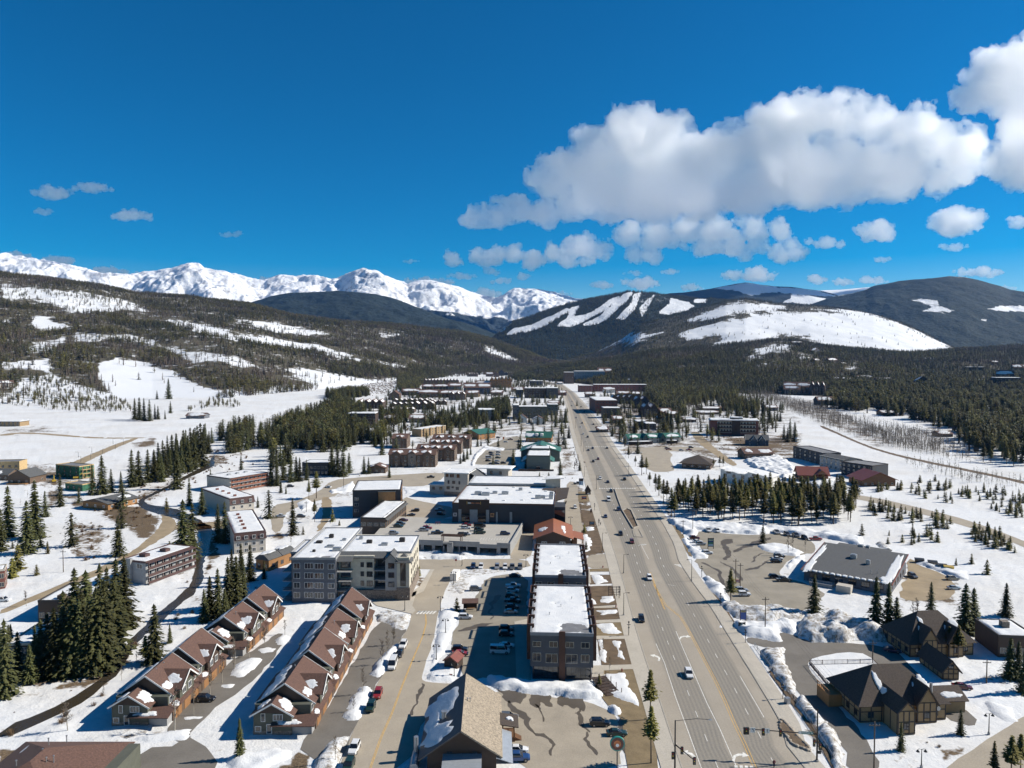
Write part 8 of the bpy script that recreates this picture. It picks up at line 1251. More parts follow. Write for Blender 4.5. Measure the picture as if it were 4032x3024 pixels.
def dumpster(c,x,y,col,label,rz=-.4):
 p=GQ(c,x,y);o=empty("dumpster",p,rz,label,'dumpster',"dumpsters behind the shop");m=MB();m.add([(-1.6,-.9,.15),(1.6,-.9,.15),(1.6,.9,.15),(-1.6,.9,.15),(-1.8,-1,1.5),(1.8,-1,1.5),(1.8,1,1.7),(-1.8,1,1.7)],[(0,3,2,1),(4,5,6,7),(0,1,5,4),(1,2,6,5),(2,3,7,6),(3,0,4,7)]);m.build("bin_body",PAINT[col],o)
 for s in(-1,1):l=MB();l.slab([(min(s*.02,s*1.8),-1.05,1.55),(max(s*.02,s*1.8),-1.05,1.55),(max(s*.02,s*1.8),1.05,1.78),(min(s*.02,s*1.8),1.05,1.78)],.06);l.build("lid",M_BLACK if col!='yellow' else PAINT['yellow'],o)
dumpster('d4',1300,1140,'black',"black dumpster nearest the shop's rear");dumpster('d4',1415,1160,'black',"second black dumpster on the gravel lot");dumpster('d4',1498,1190,'teal',"teal dumpster beside the yellow one");dumpster('d4',1556,1205,'yellow',"yellow-lidded dumpster on the gravel lot")
# street furniture, signs, fences, people
def lamp(c,x,y,hp,label,arm=1.6,side=1,double=False):
 p,h=hpx(c,x,y,hp);o=empty("street_lamp",p,0,label,'street lamp',"street lamps");m=MB();m.tube([(0,0,0),(0,0,h*.5),(0,0,h)],[.13,.10,.07],8);m.build("pole",M_BLACK,o);MB().tube([(0,0,0),(0,0,.5)],.28,10).build("base",W_CONC,o)
 for s in((side,)if not double else(-1,1)):
  a=MB();a.tube([(0,0,h-.15),(s*arm*.5,0,h+.05),(s*arm,0,h)],.045,5);a.build("arm",M_BLACK,o);l=MB()
  if double:l.tube([(s*arm,0,h-.55),(s*arm,0,h-.1)],[.38,.08],10)
  else:l.box(s*arm-.35,-.16,h-.1,s*arm+.35,.16,h+.06)
  l.build("lamp_head",M_BLACK,o)
for c,x,y,hp,lab,side in[('c2',1893,272,202,"single-arm lamp on the sidewalk beside the slate block's beds",1),('d2',1893,1232,168,"single-arm lamp at the side-street corner",1),('d2',1707,1048,170,"single-arm lamp beside the dry grass strip",1),('d2',1655,502,120,"single-arm lamp just before the crosswalk",1),('d2',1545,172,86,"single-arm lamp beside the distant pair of walkers",1),('d2',1522,125,70,"single-arm lamp left of the second crosswalk",1),('d2',1550,390,90,"single-arm lamp below the tall blue sign",1),('d3',715,1300,190,"lamp with basket at the lot entrance right of the road",-1),('d3',167,372,100,"lamp on the right verge by the roadside pines",-1),('g2',247,605,70,"lamp on the left of the far road",1),('g2',293,740,70,"lamp beside the distant white car",1)]:lamp(c,x,y,hp,lab,side=side)
for c,x,y,hp,lab in[('c1',1890,432,132,"black lamp pole on the snowy verge, middle one"),('c1',1810,662,140,"black lamp pole on the snowy verge above the hut"),('c1',1965,810,128,"black lamp pole at the tip of the snowy island"),('d1',1535,1560,140,"twin-shade black lamp opposite the zebra crossing"),('d1',1845,1560,130,"twin-shade black lamp left of the bus shelter"),('d1',1960,1330,115,"twin-shade black lamp by the white container"),('d2',485,1170,110,"black lamp on the deck street by the stop sign"),('d2',1042,1175,110,"black lamp beside the slate block's rear corner"),('c4',1905,1310,190,"black lamp with curved arm on the right verge"),('c4',1318,1600,170,"black lamp with curved arm at the bottom right"),('d2',1430,818,80,"black lamp behind the copper roof"),('d2',1520,680,70,"black lamp at the supermarket drive")]:lamp(c,x,y,hp,lab,arm=.8,double=True)
for q,lab in(((190,908),"twin-shade lamp on the parking deck, left one"),((555,893),"twin-shade lamp on the parking deck, right one"),((590,770),"twin-shade lamp on the deck by the store entrance")):
 p=deck_pt('d2',*q);o=empty("deck_lamp",p,0,lab,'street lamp',"street lamps");MB().tube([(0,0,0),(0,0,5.4)],.08,6).build("pole",M_BLACK,o)
 for s in(-1,1):MB().tube([(s*.7,0,5.0),(s*.7,0,5.4)],[.35,.06],8).build("lamp_head",M_BLACK,o)
for i in range(9):
 x,y=[(885,290),(790,235),(705,262),(893,195),(800,180),(1005,150),(1075,112),(985,105),(683,222)][i];lamp('d0',x,y,46,["first","second","third","fourth","fifth","sixth","seventh","eighth","ninth"][i]+" thin lamp along the snowy track at the left",side=1 if i%2 else-1,arm=2)
def signal_mast(P,h,arm_to,label,extras=True,lum=None):
 o=empty("traffic_signal",P,0,label,'traffic signal');MB().tube([(0,0,0),(0,0,h)],[.19,.13],10).build("pole",M_BLACK,o);MB().tube([(0,0,0),(0,0,.35)],.42,10).build("base",W_CONC,o);A=Vector(arm_to);z=6.1
 MB().tube([(0,0,z-.15),A],[.14,.08],8).build("mast_arm",M_BLACK,o)
 if lum:MB().tube([(0,0,h-.1),(lum[0]*.6,lum[1]*.6,h+.25),(lum[0],lum[1],h)],.05,6).build("luminaire_arm",M_BLACK,o);MB().box(lum[0]-.4,lum[1]-.15,h-.12,lum[0]+.25,lum[1]+.15,h+.05).build("lamp_head",M_METAL,o)
 return o,A,z
def signal_head(o,p,w=.55,back=False):
 m=MB();m.box(p.x-w/2,p.y-.15,p.z-.75,p.x+w/2,p.y+.15,p.z+.75);s=m.build("signal_head",M_BLACK,o)
 for k in range(3):MB().tube([(p.x,p.y-.18,p.z+.45-.45*k),(p.x,p.y-.15,p.z+.45-.45*k)],.15,10).build("lens",[M_TAIL,PAINT['yellow'],PAINT['green']][k],s)
P=GQ('h3',1860,990);AE=G(*Q('h3',255,270),6.2);AE=AE-P;AE.z=6.25
d=Vector((AE.x,AE.y,0));tip=P+d;o,A,z=signal_mast(P,11.4,(AE.x,AE.y,6.2),"black traffic signal mast reaching over the main road from the right",lum=(-2.6,.4))
def at_arm(px):
 ray_u=Q('h3',px,300)[0];best=min((i/400 for i in range(401)),key=lambda f:abs(PROJ(np.array([P.x+AE.x*f]),np.array([P.y+AE.y*f]),np.array([6.2]))[0][0]-ray_u));return Vector((AE.x*best,AE.y*best,6.15))
for px,w in((320,1.15),(690,.6),(1068,.55)):signal_head(o,at_arm(px)+Vector((0,-.1,-.35)),w)
for px,arrow_ in((458,'c'),(772,'u')):
 p=at_arm(px);s=MB().box(p.x-.5,p.y-.2,p.z-.6,p.x+.5,p.y-.16,p.z+.5).build("lane_sign",T_WHITE,o);m=MB()
 if arrow_=='u':m.box(p.x-.05,p.y-.215,p.z-.35,p.x+.05,p.y-.203,p.z+.2);m.add([(p.x-.16,p.y-.21,p.z+.1),(p.x+.16,p.y-.21,p.z+.1),(p.x,p.y-.21,p.z+.36)],[(0,1,2)])
 else:m.tube([(p.x+.18,p.y-.21,p.z-.35),(p.x+.16,p.y-.21,p.z+.05),(p.x-.1,p.y-.21,p.z+.2)],.05,4);m.add([(p.x-.05,p.y-.212,p.z+.36),(p.x-.05,p.y-.212,p.z+.02),(p.x-.3,p.y-.212,p.z+.19)],[(0,1,2)])
 m.build("arrow_mark",M_BLACK,s)
pa,pb=at_arm(1455),at_arm(1775);m=MB();dd=(pb-pa).normalized();m.add([pa+Vector((0,-.17,-.3)),pb+Vector((0,-.17,-.3)),pb+Vector((0,-.17,.3)),pa+Vector((0,-.17,.3))],[(0,1,2,3)]);m.add([pa+Vector((0,-.14,-.3)),pb+Vector((0,-.14,-.3)),pb+Vector((0,-.14,.3)),pa+Vector((0,-.14,.3))],[(3,2,1,0)]);ss=m.build("street_name_sign",simple("sign_teal",(.03,.16,.14),.5,.1),o);m=MB();q=pa.lerp(pb,.09);m.add([pa+Vector((0,-.175,-.28)),pa.lerp(pb,.2)+Vector((0,-.175,-.28)),pa.lerp(pb,.2)+Vector((0,-.175,.28)),pa+Vector((0,-.175,.28))],[(0,1,2,3)])
for k in range(11):
 if k==8:continue
 a0=pa.lerp(pb,.25+.066*k);a1=pa.lerp(pb,.25+.066*k+.042);m.add([a0+Vector((0,-.175,-.13)),a1+Vector((0,-.175,-.13)),a1+Vector((0,-.175,.13 if k%4 else .2)),a0+Vector((0,-.175,.13 if k%4 else .2))],[(0,1,2,3)])
bsplit("sign_mark",m,T_WHITE,ss)
signal_head(o,Vector((.55,-.2,3.4)),.5);signal_head(o,Vector((-.5,.3,3.9)),.5);MB().box(.1,-.45,1.9,.7,-.2,2.5).build("walk_signal",M_BLACK,o)
P2=Vector((33.6,148.4,0));o,A,z=signal_mast(P2,11.0,(2.6,-6.4,6.0),"black traffic signal post with lamp arm rising at the bottom edge",lum=(7.6*.96,.3))
for f in(.35,.95):signal_head(o,Vector((2.6*f,-6.4*f,5.9)),.55)
signal_head(o,Vector((-.45,0,3.6)),.5)
UP={}
for key,c,x,y,hp,lab in[('a','c3',1355,412,310,"wooden utility pole standing in the snow bank by the blue sign"),('b','d3',1098,1312,208,"wooden utility pole, left of the pair in the lot"),('c','d3',1138,1352,212,"wooden utility pole, right of the pair in the lot"),('d','c4',905,1610,430,"wooden utility pole in front of the half-timbered lodge"),('e','d3',725,868,200,"utility pole at the edge of the pine grove"),('f','d0',552,1222,198,"reddish utility pole on the snowy slope at the left"),('g','c4',893,662,176,"pole with lamp at the corner of the pool fence"),('h','d1',1003,505,160,"utility pole beside the bend above the charcoal block"),('i','d1',677,700,95,"slim pole beside the leaning spruces"),('j','d3',640,905,140,"slim utility pole left of the parked white pickup"),('k','d4',1530,940,0,""),('l','c4',1885,870,220,"wooden pole with guy wires near the maroon car")]:
 if not hp:continue
 p,h=hpx(c,x,y,hp);o=empty("utility_pole",p,0,lab,'utility pole',"utility poles");MB().tube([(0,0,-.3),(0,0,h)],[.17,.12],8).build("pole",M_BARK,o);MB().box(-1.1,-.06,h-.9,1.1,.06,h-.75).build("crossarm",M_BARK,o)
 for s in(-1,-.35,.35,1):MB().tube([(s,0,h-.75),(s,0,h-.5)],.05,6).build("insulator",M_METAL,o)
 UP[key]=p+Vector((0,0,h-.5))
def wires(a,b,label,n=3,sag=1.2):
 o=empty("power_line",a.lerp(b,.5),0,label,'power line',"power lines");c0=a.lerp(b,.5)
 for k in range(n):
  off=Vector((-1+k,0,0))if n>1 else Vector((0,0,0));MB().tube([a.lerp(b,t)+off+Vector((0,0,-4*sag*t*(1-t)))-c0 for t in[i/10 for i in range(11)]],.018,3,False).build("wire",M_BLACK,o)
wires(UP['a'],UP['b'],"wires from the snow-bank pole to the lot poles");wires(UP['a'],UP['d'],"wires sagging over the pool yard to the nearest utility pole");wires(UP['b'],UP['e'],"wires from the lot poles to the pine grove pole");
for c,x,y,hp,lab in[('d3',803,1268,98,"ornamental dark post beside the lot entrance"),('c3',968,188,108,"ornamental dark post by the roadside pine"),('c3',1183,512,118,"ornamental dark post at the driveway mouth"),('c3',1510,1002,130,"ornamental dark post beside the transit cabinet"),('c2',1853,125,105,"ornamental dark post at the trellis bed"),('c2',1937,448,122,"ornamental dark post right of the second bed"),('d2',1677,820,60,"ornamental dark post beside the walker"),('h6',955,1330,180,"ornamental post by the round shrub"),('h6',838,900,190,"blue-banded ornamental post at the drive")]:
 p,h=hpx(c,x,y,hp);o=empty("ornamental_post",p,0,lab,'post',"ornamental posts");MB().tube([(0,0,0),(0,0,h)],.10,8).build("post",M_BLACK,o);MB().tube([(0,0,h*.55),(0,0,h*.62)],.24,8).build("collar",M_BLACK,o);MB().tube([(0,0,h-.25),(0,0,h+.05),(0,0,h+.3)],[.2,.28,.05],8).build("finial",M_BLACK,o);MB().box(-.55,-.03,h*.78,.55,.03,h*.82).build("banner_arm",M_BLACK,o)
def board(name,label,c,x0,y0,x1,y1,yb,face,panels=(),posts=2,thick=.25,frame=None,cat='sign'):
 p=GQ(c,(x0+x1)/2,yb);s=p.y/FPX/CROPS[c][2];w=(x1-x0)*s;z1=(yb-y0)*s;z0=max(.0,(yb-y1)*s);o=empty(name,p,0,label,cat)
 if posts==2:
  for q in(-1,1):MB().box(q*w/2-.12,-.12,0,q*w/2+.12,.12,z1+.15).build("post",frame or T_DARK,o)
 f=MB().box(-w/2,-thick/2,z0,w/2,thick/2,z1).build("board",face,o)
 for a0,b0,a1,b1,mat in panels:MB().box(-w/2+w*a0,-thick/2-.04,z1-(z1-z0)*b1,-w/2+w*a1,-thick/2-.003,z1-(z1-z0)*b0).build("panel",mat,f)
 return o,w,z0,z1
S_GRN=simple("sign_green",(.05,.20,.13),.5,.15);S_BLU=simple("sign_blue",(.02,.055,.22),.5,.1);S_PALE=simple("sign_pale_blue",(.36,.48,.55),.5,.15);S_LIM=simple("sign_pale_green",(.38,.45,.34),.5,.15);S_RED=simple("sign_red",(.42,.03,.04),.5,.1);S_GOLD=simple("sign_gold",(.42,.35,.16),.5,.2);S_ORG=simple("sign_orange",(.75,.20,.03),.5,.1)
board("directory_sign","tall black directory sign with green and pale panels in the right lot",'d3',857,925,905,1000,1020,T_DARK,[(.06,.14,.94,.30,S_LIM),(.06,.34,.94,.42,S_BLU),(.06,.46,.94,.66,S_GRN),(.06,.70,.94,.92,S_PALE)])
board("pylon_sign","blue pylon sign with gold oval crest standing in the snow",'c3',1138,222,1188,305,318,S_BLU,[(.08,.02,.92,.24,S_GOLD),(.2,.08,.8,.12,T_DARK),(.25,.15,.75,.19,S_RED)],frame=T_BROWN)
board("shop_sign","dark green board sign with pale stripes beside the driveway",'c3',1126,332,1180,375,388,T_DARK,[(.35,.08,.62,.18,T_WHITE),(.1,.32,.9,.46,S_GRN),(.2,.54,.85,.66,S_PALE),(.06,.78,.94,.86,S_LIM)])
board("monument_sign","low timber monument sign on the dry grass strip",'h6',700,1198,825,1285,1310,T_DARK,[(.1,.2,.9,.34,S_PALE),(.1,.45,.9,.55,S_PALE),(.1,.66,.9,.76,S_PALE)],frame=T_BROWN)
board("monument_sign","red-framed sign with blue and white stripes by the kiosk",'h6',492,512,612,585,612,S_RED,[(.04,.22,.96,.5,S_PALE),(.04,.52,.96,.74,S_BLU)],frame=S_RED)
board("pylon_sign","tall dark-topped pylon sign with pale blue panels at the store drive",'h6',416,22,525,210,240,S_PALE,[(0,0,1,.42,T_DARK),(.02,.5,.48,.6,S_BLU),(.02,.68,.48,.78,S_BLU),(.55,.5,.98,.95,S_PALE)])
board("notice_sign","small red for-lease sign between the lot utility poles",'d3',1100,1288,1130,1310,1316,S_RED,[(.12,.2,.88,.4,T_WHITE),(.12,.55,.88,.8,T_WHITE)])
board("notice_sign","small red notice on the snow near the hut",'c1',1928,785,1946,798,806,S_RED,[]);board("roadside_sign","orange sign post at the condo lot entrance",'g4',1015,212,1029,232,258,S_ORG,[],posts=0);board("wall_sign","dark upright sign slab beside the flower bed",'h6',718,860,760,950,962,T_BROWN,[],posts=0)
p,h=hpx('d2',432,1172,36);o=empty("stop_sign",p,0,"red octagonal stop sign at the deck street corner",'sign');MB().tube([(0,0,0),(0,0,2.6)],.04,6).build("post",M_METAL,o);m=MB();P8=[(.5*math.cos(math.pi/8+k*math.pi/4),.5*math.sin(math.pi/8+k*math.pi/4))for k in range(8)];m.add([(x,-.06,2.6+z)for x,z in P8]+[(x,-.03,2.6+z)for x,z in P8],[tuple(range(8)),tuple(range(15,7,-1))]+[(i,i+8,(i+1)%8+8,(i+1)%8)for i in range(8)]);so=m.build("sign_plate",S_RED,o)
cu=bpy.data.curves.new("stop_text",'FONT');cu.body="STOP";cu.size=.34;cu.align_x='CENTER';cu.align_y='CENTER';cu.extrude=.004;tt=bpy.data.objects.new("tmp_text",cu);COL.objects.link(tt);tm_=bpy.data.meshes.new_from_object(tt.evaluated_get(bpy.context.evaluated_depsgraph_get()));bpy.data.objects.remove(tt);tm_.materials.clear();tm_.materials.append(T_WHITE);to=mobj("lettering",tm_,so);to.location=(0,-.075,2.6);to.rotation_euler=(math.pi/2,0,0)
p=GQ('c2',1835,1690);o=empty("round_sign",p,0,"round teal-rimmed sign at the bottom edge of the lot",'sign');MB().tube([(0,0,0),(0,0,6)],.12,8).build("post",M_BLACK,o);MB().tube([(0,-.2,7.2),(0,.2,7.2)],1.5,28).build("rim",simple("teal_enamel",(.02,.22,.18),.4,.1),o);MB().tube([(0,-.24,7.2),(0,-.2,7.2)],1.28,28).build("face",simple("sign_face_brown",(.10,.03,.02),.5,.3),o);MB().tube([(0,-.27,7.2),(0,-.24,7.2)],.75,20).build("emblem",simple("emblem_orange",(.42,.12,.03),.5,.4,2),o);MB().tube([(0,-.29,6.95),(0,-.27,6.95)],.35,14).build("emblem_centre",T_WHITE,o)
A=GQ('h6',598,468);b=Bld("kiosk","small dark timber kiosk with steep roof beside the crosswalk",A,A+Vector((3.0,0,0)),3,'kiosk');b.box("wall",0,0,0,3,3,3,W_DBROWN);b.gable(0,0,3,3,3,2.4,'y',.5,R_DARK,W_DBROWN);b.win('F',1.5,1.4,1.1,1.2,fr=T_BROWN);b.box("notice_panel",.8,-.12,.3,2.3,-.04,1.1,T_WHITE)
A=GQ('c2',1758,105);o=empty("trellis",A,0,"dark timber trellis arch in the planting bed",'trellis');m=MB()
for x in(0,1.4,2.9,4.2):m.box(x,0,0,x+.15,.15,3.4)
for z in(.6,1.2,1.8,2.4,3.0,3.4):m.box(0,.02,z,4.35,.12,z+.12)
bsplit("trellis_bar",m,T_DARK,o)
A=GQ('c2',1745,980);o=empty("garden_steps",A,.35,"timber steps with posts in the snow below the corner bed",'steps');m=MB()
for k in range(7):m.box(0,k*1.3,.05+.14*k,4.2,k*1.3+1.25,.2+.14*k)
bsplit("step",m,W_DBROWN,o);m=MB()
for k in range(4):
 for x in(-.15,4.2):m.box(x,k*2.9,0,x+.14,k*2.9+.14,1.5+.3*k)
bsplit("post",m,T_BROWN,o)
for c,x,y,lab in[('c2',1878,762,"red fire hydrant beside the sidewalk bed"),('d2',1712,1185,"red fire hydrant at the side-street bed"),('c2',1825,205,"red fire hydrant by the upper bed")]:
 p=GQ(c,x,y);o=empty("fire_hydrant",p,0,lab,'hydrant',"fire hydrants");MB().tube([(0,0,0),(0,0,.75),(0,0,.95)],[.17,.17,.06],10).build("barrel",PAINT['red'],o);MB().tube([(-.28,0,.55),(.28,0,.55)],.08,8).build("outlet",PAINT['red'],o)
def cart(p,label):
 o=empty("cart_corral",p,0,label,'cart corral',"red cart corrals on the deck");m=MB()
 for x in(-1,0,1):m.box(x-.05,-.05,0,x+.05,.05,1.1);m.box(x-.05,1.5,0,x+.05,1.6,1.1)
 bsplit("post",m,PAINT['red'],o);m=MB();m.box(-1.1,-.04,.9,1.1,.04,1.05);m.box(-1.1,1.51,.9,1.1,1.59,1.05);bsplit("rail",m,PAINT['red'],o)
cart(deck_pt('d2',272,808),"red cart corral on the left of the deck");cart(deck_pt('d2',600,815),"red cart corral beside the deck's black van")
def fence(label,pts,h,gap,mat,pick=None,name="fence",z=0.0):
 P=[Vector((p.x,p.y,z))for p in pts];o=empty(name,P[0],0,label,'fence');O=P[0];m=MB();r=MB();k=MB()
 for a,b in zip(P[:-1],P[1:]):
  L=(b-a).length;n=max(1,int(L/gap))
  for i in range(n+1):q=a.lerp(b,i/n)-O;m.box(q.x-.06,q.y-.06,0,q.x+.06,q.y+.06,h)
  for zz in(.25,h-.1):r.quadbar(a-O+Vector((0,0,zz)),b-O+Vector((0,0,zz)),.06,.08)
  if pick:
   n2=int(L/pick)
   for i in range(n2):q=a.lerp(b,(i+.5)/n2)-O;k.box(q.x-.03,q.y-.03,.25,q.x+.03,q.y+.03,h-.05)
 bsplit("post",m,mat,o);bsplit("rail",r,mat,o)
 if pick:tag(k.build("pickets",mat,o),kind="stuff")
 return o
fence("dark picket fence enclosing the snowy pool yard",[GQ('c4',*q)for q in((970,762),(893,695),(345,708),(545,945),(690,1040))],1.5,3.2,T_BROWN,.35)
fence("long thin metal fence between the right sidewalk and snow banks",[GQ('c3',*q)for q in((1265,540),(1420,760),(1600,1000),(1760,1230),(1900,1450),(2020,1650))],1.1,2.6,M_METAL,.8)
fence("brown fence along the left bank of the small bridge",[GQ('d0',*q)for q in((1700,850),(1870,835))],1.1,2.2,W_WOOD);fence("brown fence along the far side of the small bridge",[GQ('d0',*q)for q in((1690,808),(1865,790))],1.1,2.2,W_WOOD)
sheet("pool_deck",'c4',[(380,640),(640,595),(860,620),(960,740),(1160,835),(900,850),(690,930),(560,930),(350,700)],SNOW,.25,jag=.3,smooth=1)
ST=simple("boulder",(.30,.26,.21),.95,.35,1.5,bmp=.6);sheet("planter_bed",'h3',[(1080,90),(1150,120),(1740,770),(1330,600),(1230,480),(1050,260)],M_DIRT,.3,jag=.1)
pl=empty("rock_planter",GQ('h3',1300,450),0,"triangular planter edged with pale boulders beside the signal",'planter');O=pl.location;rr=random.Random(4)
outline=[(1085,85),(1050,200),(1090,330),(1180,420),(1240,500),(1290,580),(1360,630),(1430,670),(1520,690),(1600,730),(1700,770),(1690,700),(1620,620),(1560,570),(1490,500),(1420,430),(1340,340),(1280,270),(1210,190),(1150,120)]
for i in range(len(outline)):
 for t in(0,.5):
  q0=outline[i];q1=outline[(i+1)%len(outline)];p=GQ('h3',q0[0]+(q1[0]-q0[0])*t,q0[1]+(q1[1]-q0[1])*t);r=rr.uniform(.35,.62);m=MB();n=7;V=[Vector((0,0,r*.8))]
  for k in range(n):a=6.283*k/n;V.append(Vector((math.cos(a)*r*rr.uniform(.8,1.2),math.sin(a)*r*rr.uniform(.8,1.2),r*rr.uniform(.15,.45))))
  for k in range(n):a=6.283*k/n;V.append(Vector((math.cos(a)*r*.9,math.sin(a)*r*.9,-.3)))
  m.add(V,[(0,1+k,1+(k+1)%n)for k in range(n)]+[(1+k,1+n+k,1+n+(k+1)%n,1+(k+1)%n)for k in range(n)]);s=m.build("boulder",ST,pl,True);s.location=p-O+Vector((0,0,.1))
p=GQ('c4',150,1040);o=empty("utility_cabinet",p,.4,"grey utility cabinet on the planting strip beside the fence",'cabinet');MB().box(-.6,-.5,0,.6,.5,1.5).build("body",M_METAL,o);MB().box(-.5,-.53,.1,.5,-.503,1.4).build("door",W_LGREY,o)
def person(P,rz,jacket,legs,label,h=1.72,stride=.28):
 me=bpy.data.meshes.new("person_skin");V=[(0,0,.93),(0,0,1.15),(0,0,1.40),(0,0,1.50),(0,.02,1.60),(0,.03,1.70),(.20,0,1.40),(.26,.05,1.14),(.24,.16,.92),(-.20,0,1.40),(-.26,-.04,1.14),(-.24,-.10,.92),(.10,0,.90),(.11,stride*.45,.50),(.11,stride*.6,.08),(.11,stride*.6+.16,.04),(-.10,0,.90),(-.11,-stride*.25,.50),(-.11,-stride*.9,.10),(-.11,-stride*.9+.15,.04)]
 E=[(0,1),(1,2),(2,3),(3,4),(4,5),(2,6),(6,7),(7,8),(2,9),(9,10),(10,11),(0,12),(12,13),(13,14),(14,15),(0,16),(16,17),(17,18),(18,19)];rad=[.16,.15,.17,.065,.10,.09,.09,.065,.05,.09,.065,.05,.105,.075,.055,.045,.105,.075,.055,.045]
 me.from_pydata(V,E,[]);t=bpy.data.objects.new("tmp",me);COL.objects.link(t);sk=t.modifiers.new("skin",'SKIN')
 for i,r in enumerate(rad):me.skin_vertices[0].data[i].radius=(r,r)
 me.skin_vertices[0].data[0].use_root=True;t.modifiers.new("sub",'SUBSURF').levels=1
 dg=bpy.context.evaluated_depsgraph_get();ev=t.evaluated_get(dg);m2=bpy.data.meshes.new_from_object(ev);bpy.data.objects.remove(t)
 for mt in(jacket,legs,simple("skin_tone",(.45,.28,.20),.6,.1),M_BLACK):m2.materials.append(mt)
 for p in m2.polygons:
  c=p.center;p.material_index=1 if c.z<.92 and abs(c.x)<.19 else(2 if(c.z>1.53 and c.y>.0 and c.z<1.72)else(3 if c.z>1.62 or c.z<.1 else 0));p.use_smooth=True
 o=bpy.data.objects.new("person",m2);link(o);o.location=P;o.rotation_euler=(0,0,rz);s=h/1.78;o.scale=(s,s,s);return tag(o,label,'person')
JK=simple("maroon_jacket",(.14,.022,.028),.8,.2);JB=simple("black_jacket",(.014,.014,.016),.8,.2);JN=simple("navy_trousers",(.016,.018,.026),.8,.2);person(GQ('h3',928,1128),math.pi,JK,JN,"person in a maroon jacket crossing the road at the bottom edge",1.9)
person(GQ('h6',1000,1302),math.pi,JB,JN,"person in black walking on the sidewalk beside the grass strip");person(GQ('d2',1547,275),0,JB,JN,"left one of two people standing by the distant sidewalk");person(GQ('d2',1556,276),0,JK,JN,"right one of two people standing by the distant sidewalk")
def excavator(c,x,y,rz,label):
 p=GQ(c,x,y);o=empty("excavator",p,rz,label,'excavator',"yellow excavators");
 for s in(-1,1):MB().box(-1.7,s*1.0-.3,0,1.7,s*1.0+.3,.8).build("track",M_BLACK,o)
 MB().box(-1.8,-1.2,.8,1.3,1.2,1.9).build("body",PAINT['yellow'],o);MB().box(.3,.1,1.9,1.5,1.15,3.1).build("cab",M_CGLASS,o);MB().quadbar((1.2,-.3,1.6),(3.6,-.3,4.2),.4).build("boom",PAINT['yellow'],o);MB().quadbar((3.5,-.3,4.2),(5.2,-.3,1.6),.32).build("stick",PAINT['yellow'],o);MB().box(4.8,-.75,.6,5.7,.15,1.6).build("bucket",M_BLACK,o)
excavator('d0',665,412,.4,"yellow excavator by the green-sheathed house");excavator('d0',470,440,2.2,"yellow excavator among the site vehicles")
# trees one can tell apart
L1="tall dark spruce in the dense clump above the snowy riverbank at lower left";
trees_px('spruce','c0',[(50,980,700),(1090,375,630),(1020,400,640),(920,740,800),(850,760,750),(780,780,640),(700,790,680),(640,780,700),(560,780,600),(480,800,620),(420,790,560),(360,770,480),(310,760,420),(260,860,350),(1000,620,700),(760,560,700),(660,480,640),(880,520,720),(940,480,650),(560,600,560),(160,820,420),(0,900,560),(80,700,360),(720,680,640),(600,690,600)],L1,"spruces in the lower-left clump")
trees_px('spruce','c0',[(1350,690,535)],"single tall spruce between the dark stream and the townhouses");trees_px('pine','c0',[(1270,700,260)],"olive pine at the left foot of the tall streamside spruce");trees_px('spruce','c0',[(1480,510,170)],"small spruce just right of the tall streamside spruce");trees_px('spruce','c0',[(215,1640,190)],"small spruce at the bottom left edge beside the hip-roofed house");trees_px('spruce','c0',[(95,560,220)],"spruce beside the flat snowy lodge roof");trees_px('spruce','c1',[(100,1520,370)],"spruce with browned top in front of the long townhouse row")
trees_px('spruce','c0',[(1780,330,300),(1830,300,380),(1900,290,440),(1990,230,480),(2060,210,470),(2120,190,430),(1960,330,300)],"dark spruce in the clump between the stream and the grey apartments","spruces beside the grey apartments")
trees_px('spruce','d1',[(30,1340,330),(110,1260,300),(190,1300,330),(310,1280,170)],"spruce left of the grey apartments, below the pale condo","spruces beside the grey apartments")
trees_px('spruce','d0',[(75,920,460),(10,1040,380),(240,1060,470),(310,930,520),(395,740,230),(525,650,290)],"slim tall spruce on the snowy slope at the left edge","spruces on the left slope");trees_px('sapling','d0',[(110,1020,70),(160,1200,230),(110,1270,180),(320,1250,100),(415,1060,110),(850,1230,40),(1450,670,100)],"young spruce dotted on the snowy slope at the left","young trees on the left slope")
trees_px('spruce','d0',[(805,550,270),(890,540,340),(970,530,210),(1055,530,190),(1150,480,330),(1210,470,310)],"spruce behind the low grey-roofed house","spruces behind the grey-roofed house")
trees_px('spruce','d0',[(1290,440,290),(1345,430,280),(1390,420,260),(1440,400,280),(1480,380,260),(1540,500,400),(1580,360,300),(1640,350,320),(1690,330,360),(1750,300,380),(1420,330,260),(1500,300,280),(1600,260,280),(1660,240,280),(1720,200,260),(1780,190,260),(1380,330,240),(1460,250,220),(1540,230,220),(1620,180,200),(1700,140,180),(1790,120,200)],"tall spruce in the dark stand along the winding upper stream","spruces along the upper stream")
cluster('spruce','d0',[(1270,445),(1400,330),(1520,200),(1860,40),(1850,160),(1760,300),(1580,410),(1400,450)],34,13,20,"tall spruce in the dark stand along the winding upper stream","spruces along the upper stream",17,3)
trees_px('spruce','d0',[(1650,645,255),(1835,490,170),(1600,1120,540),(1680,1100,500),(1900,960,340),(1960,970,370),(1760,720,240),(1030,1080,340)],"solitary spruce beside the stream and bridge","spruces by the bridge")
trees_px('spruce','d1',[(110,350,150),(370,470,230),(420,470,270),(480,420,260),(540,440,250),(590,430,220),(620,430,210),(680,420,180),(455,530,120),(500,540,80),(255,660,100)],"spruce in front of the long dark two-storey building","spruces by the dark building")
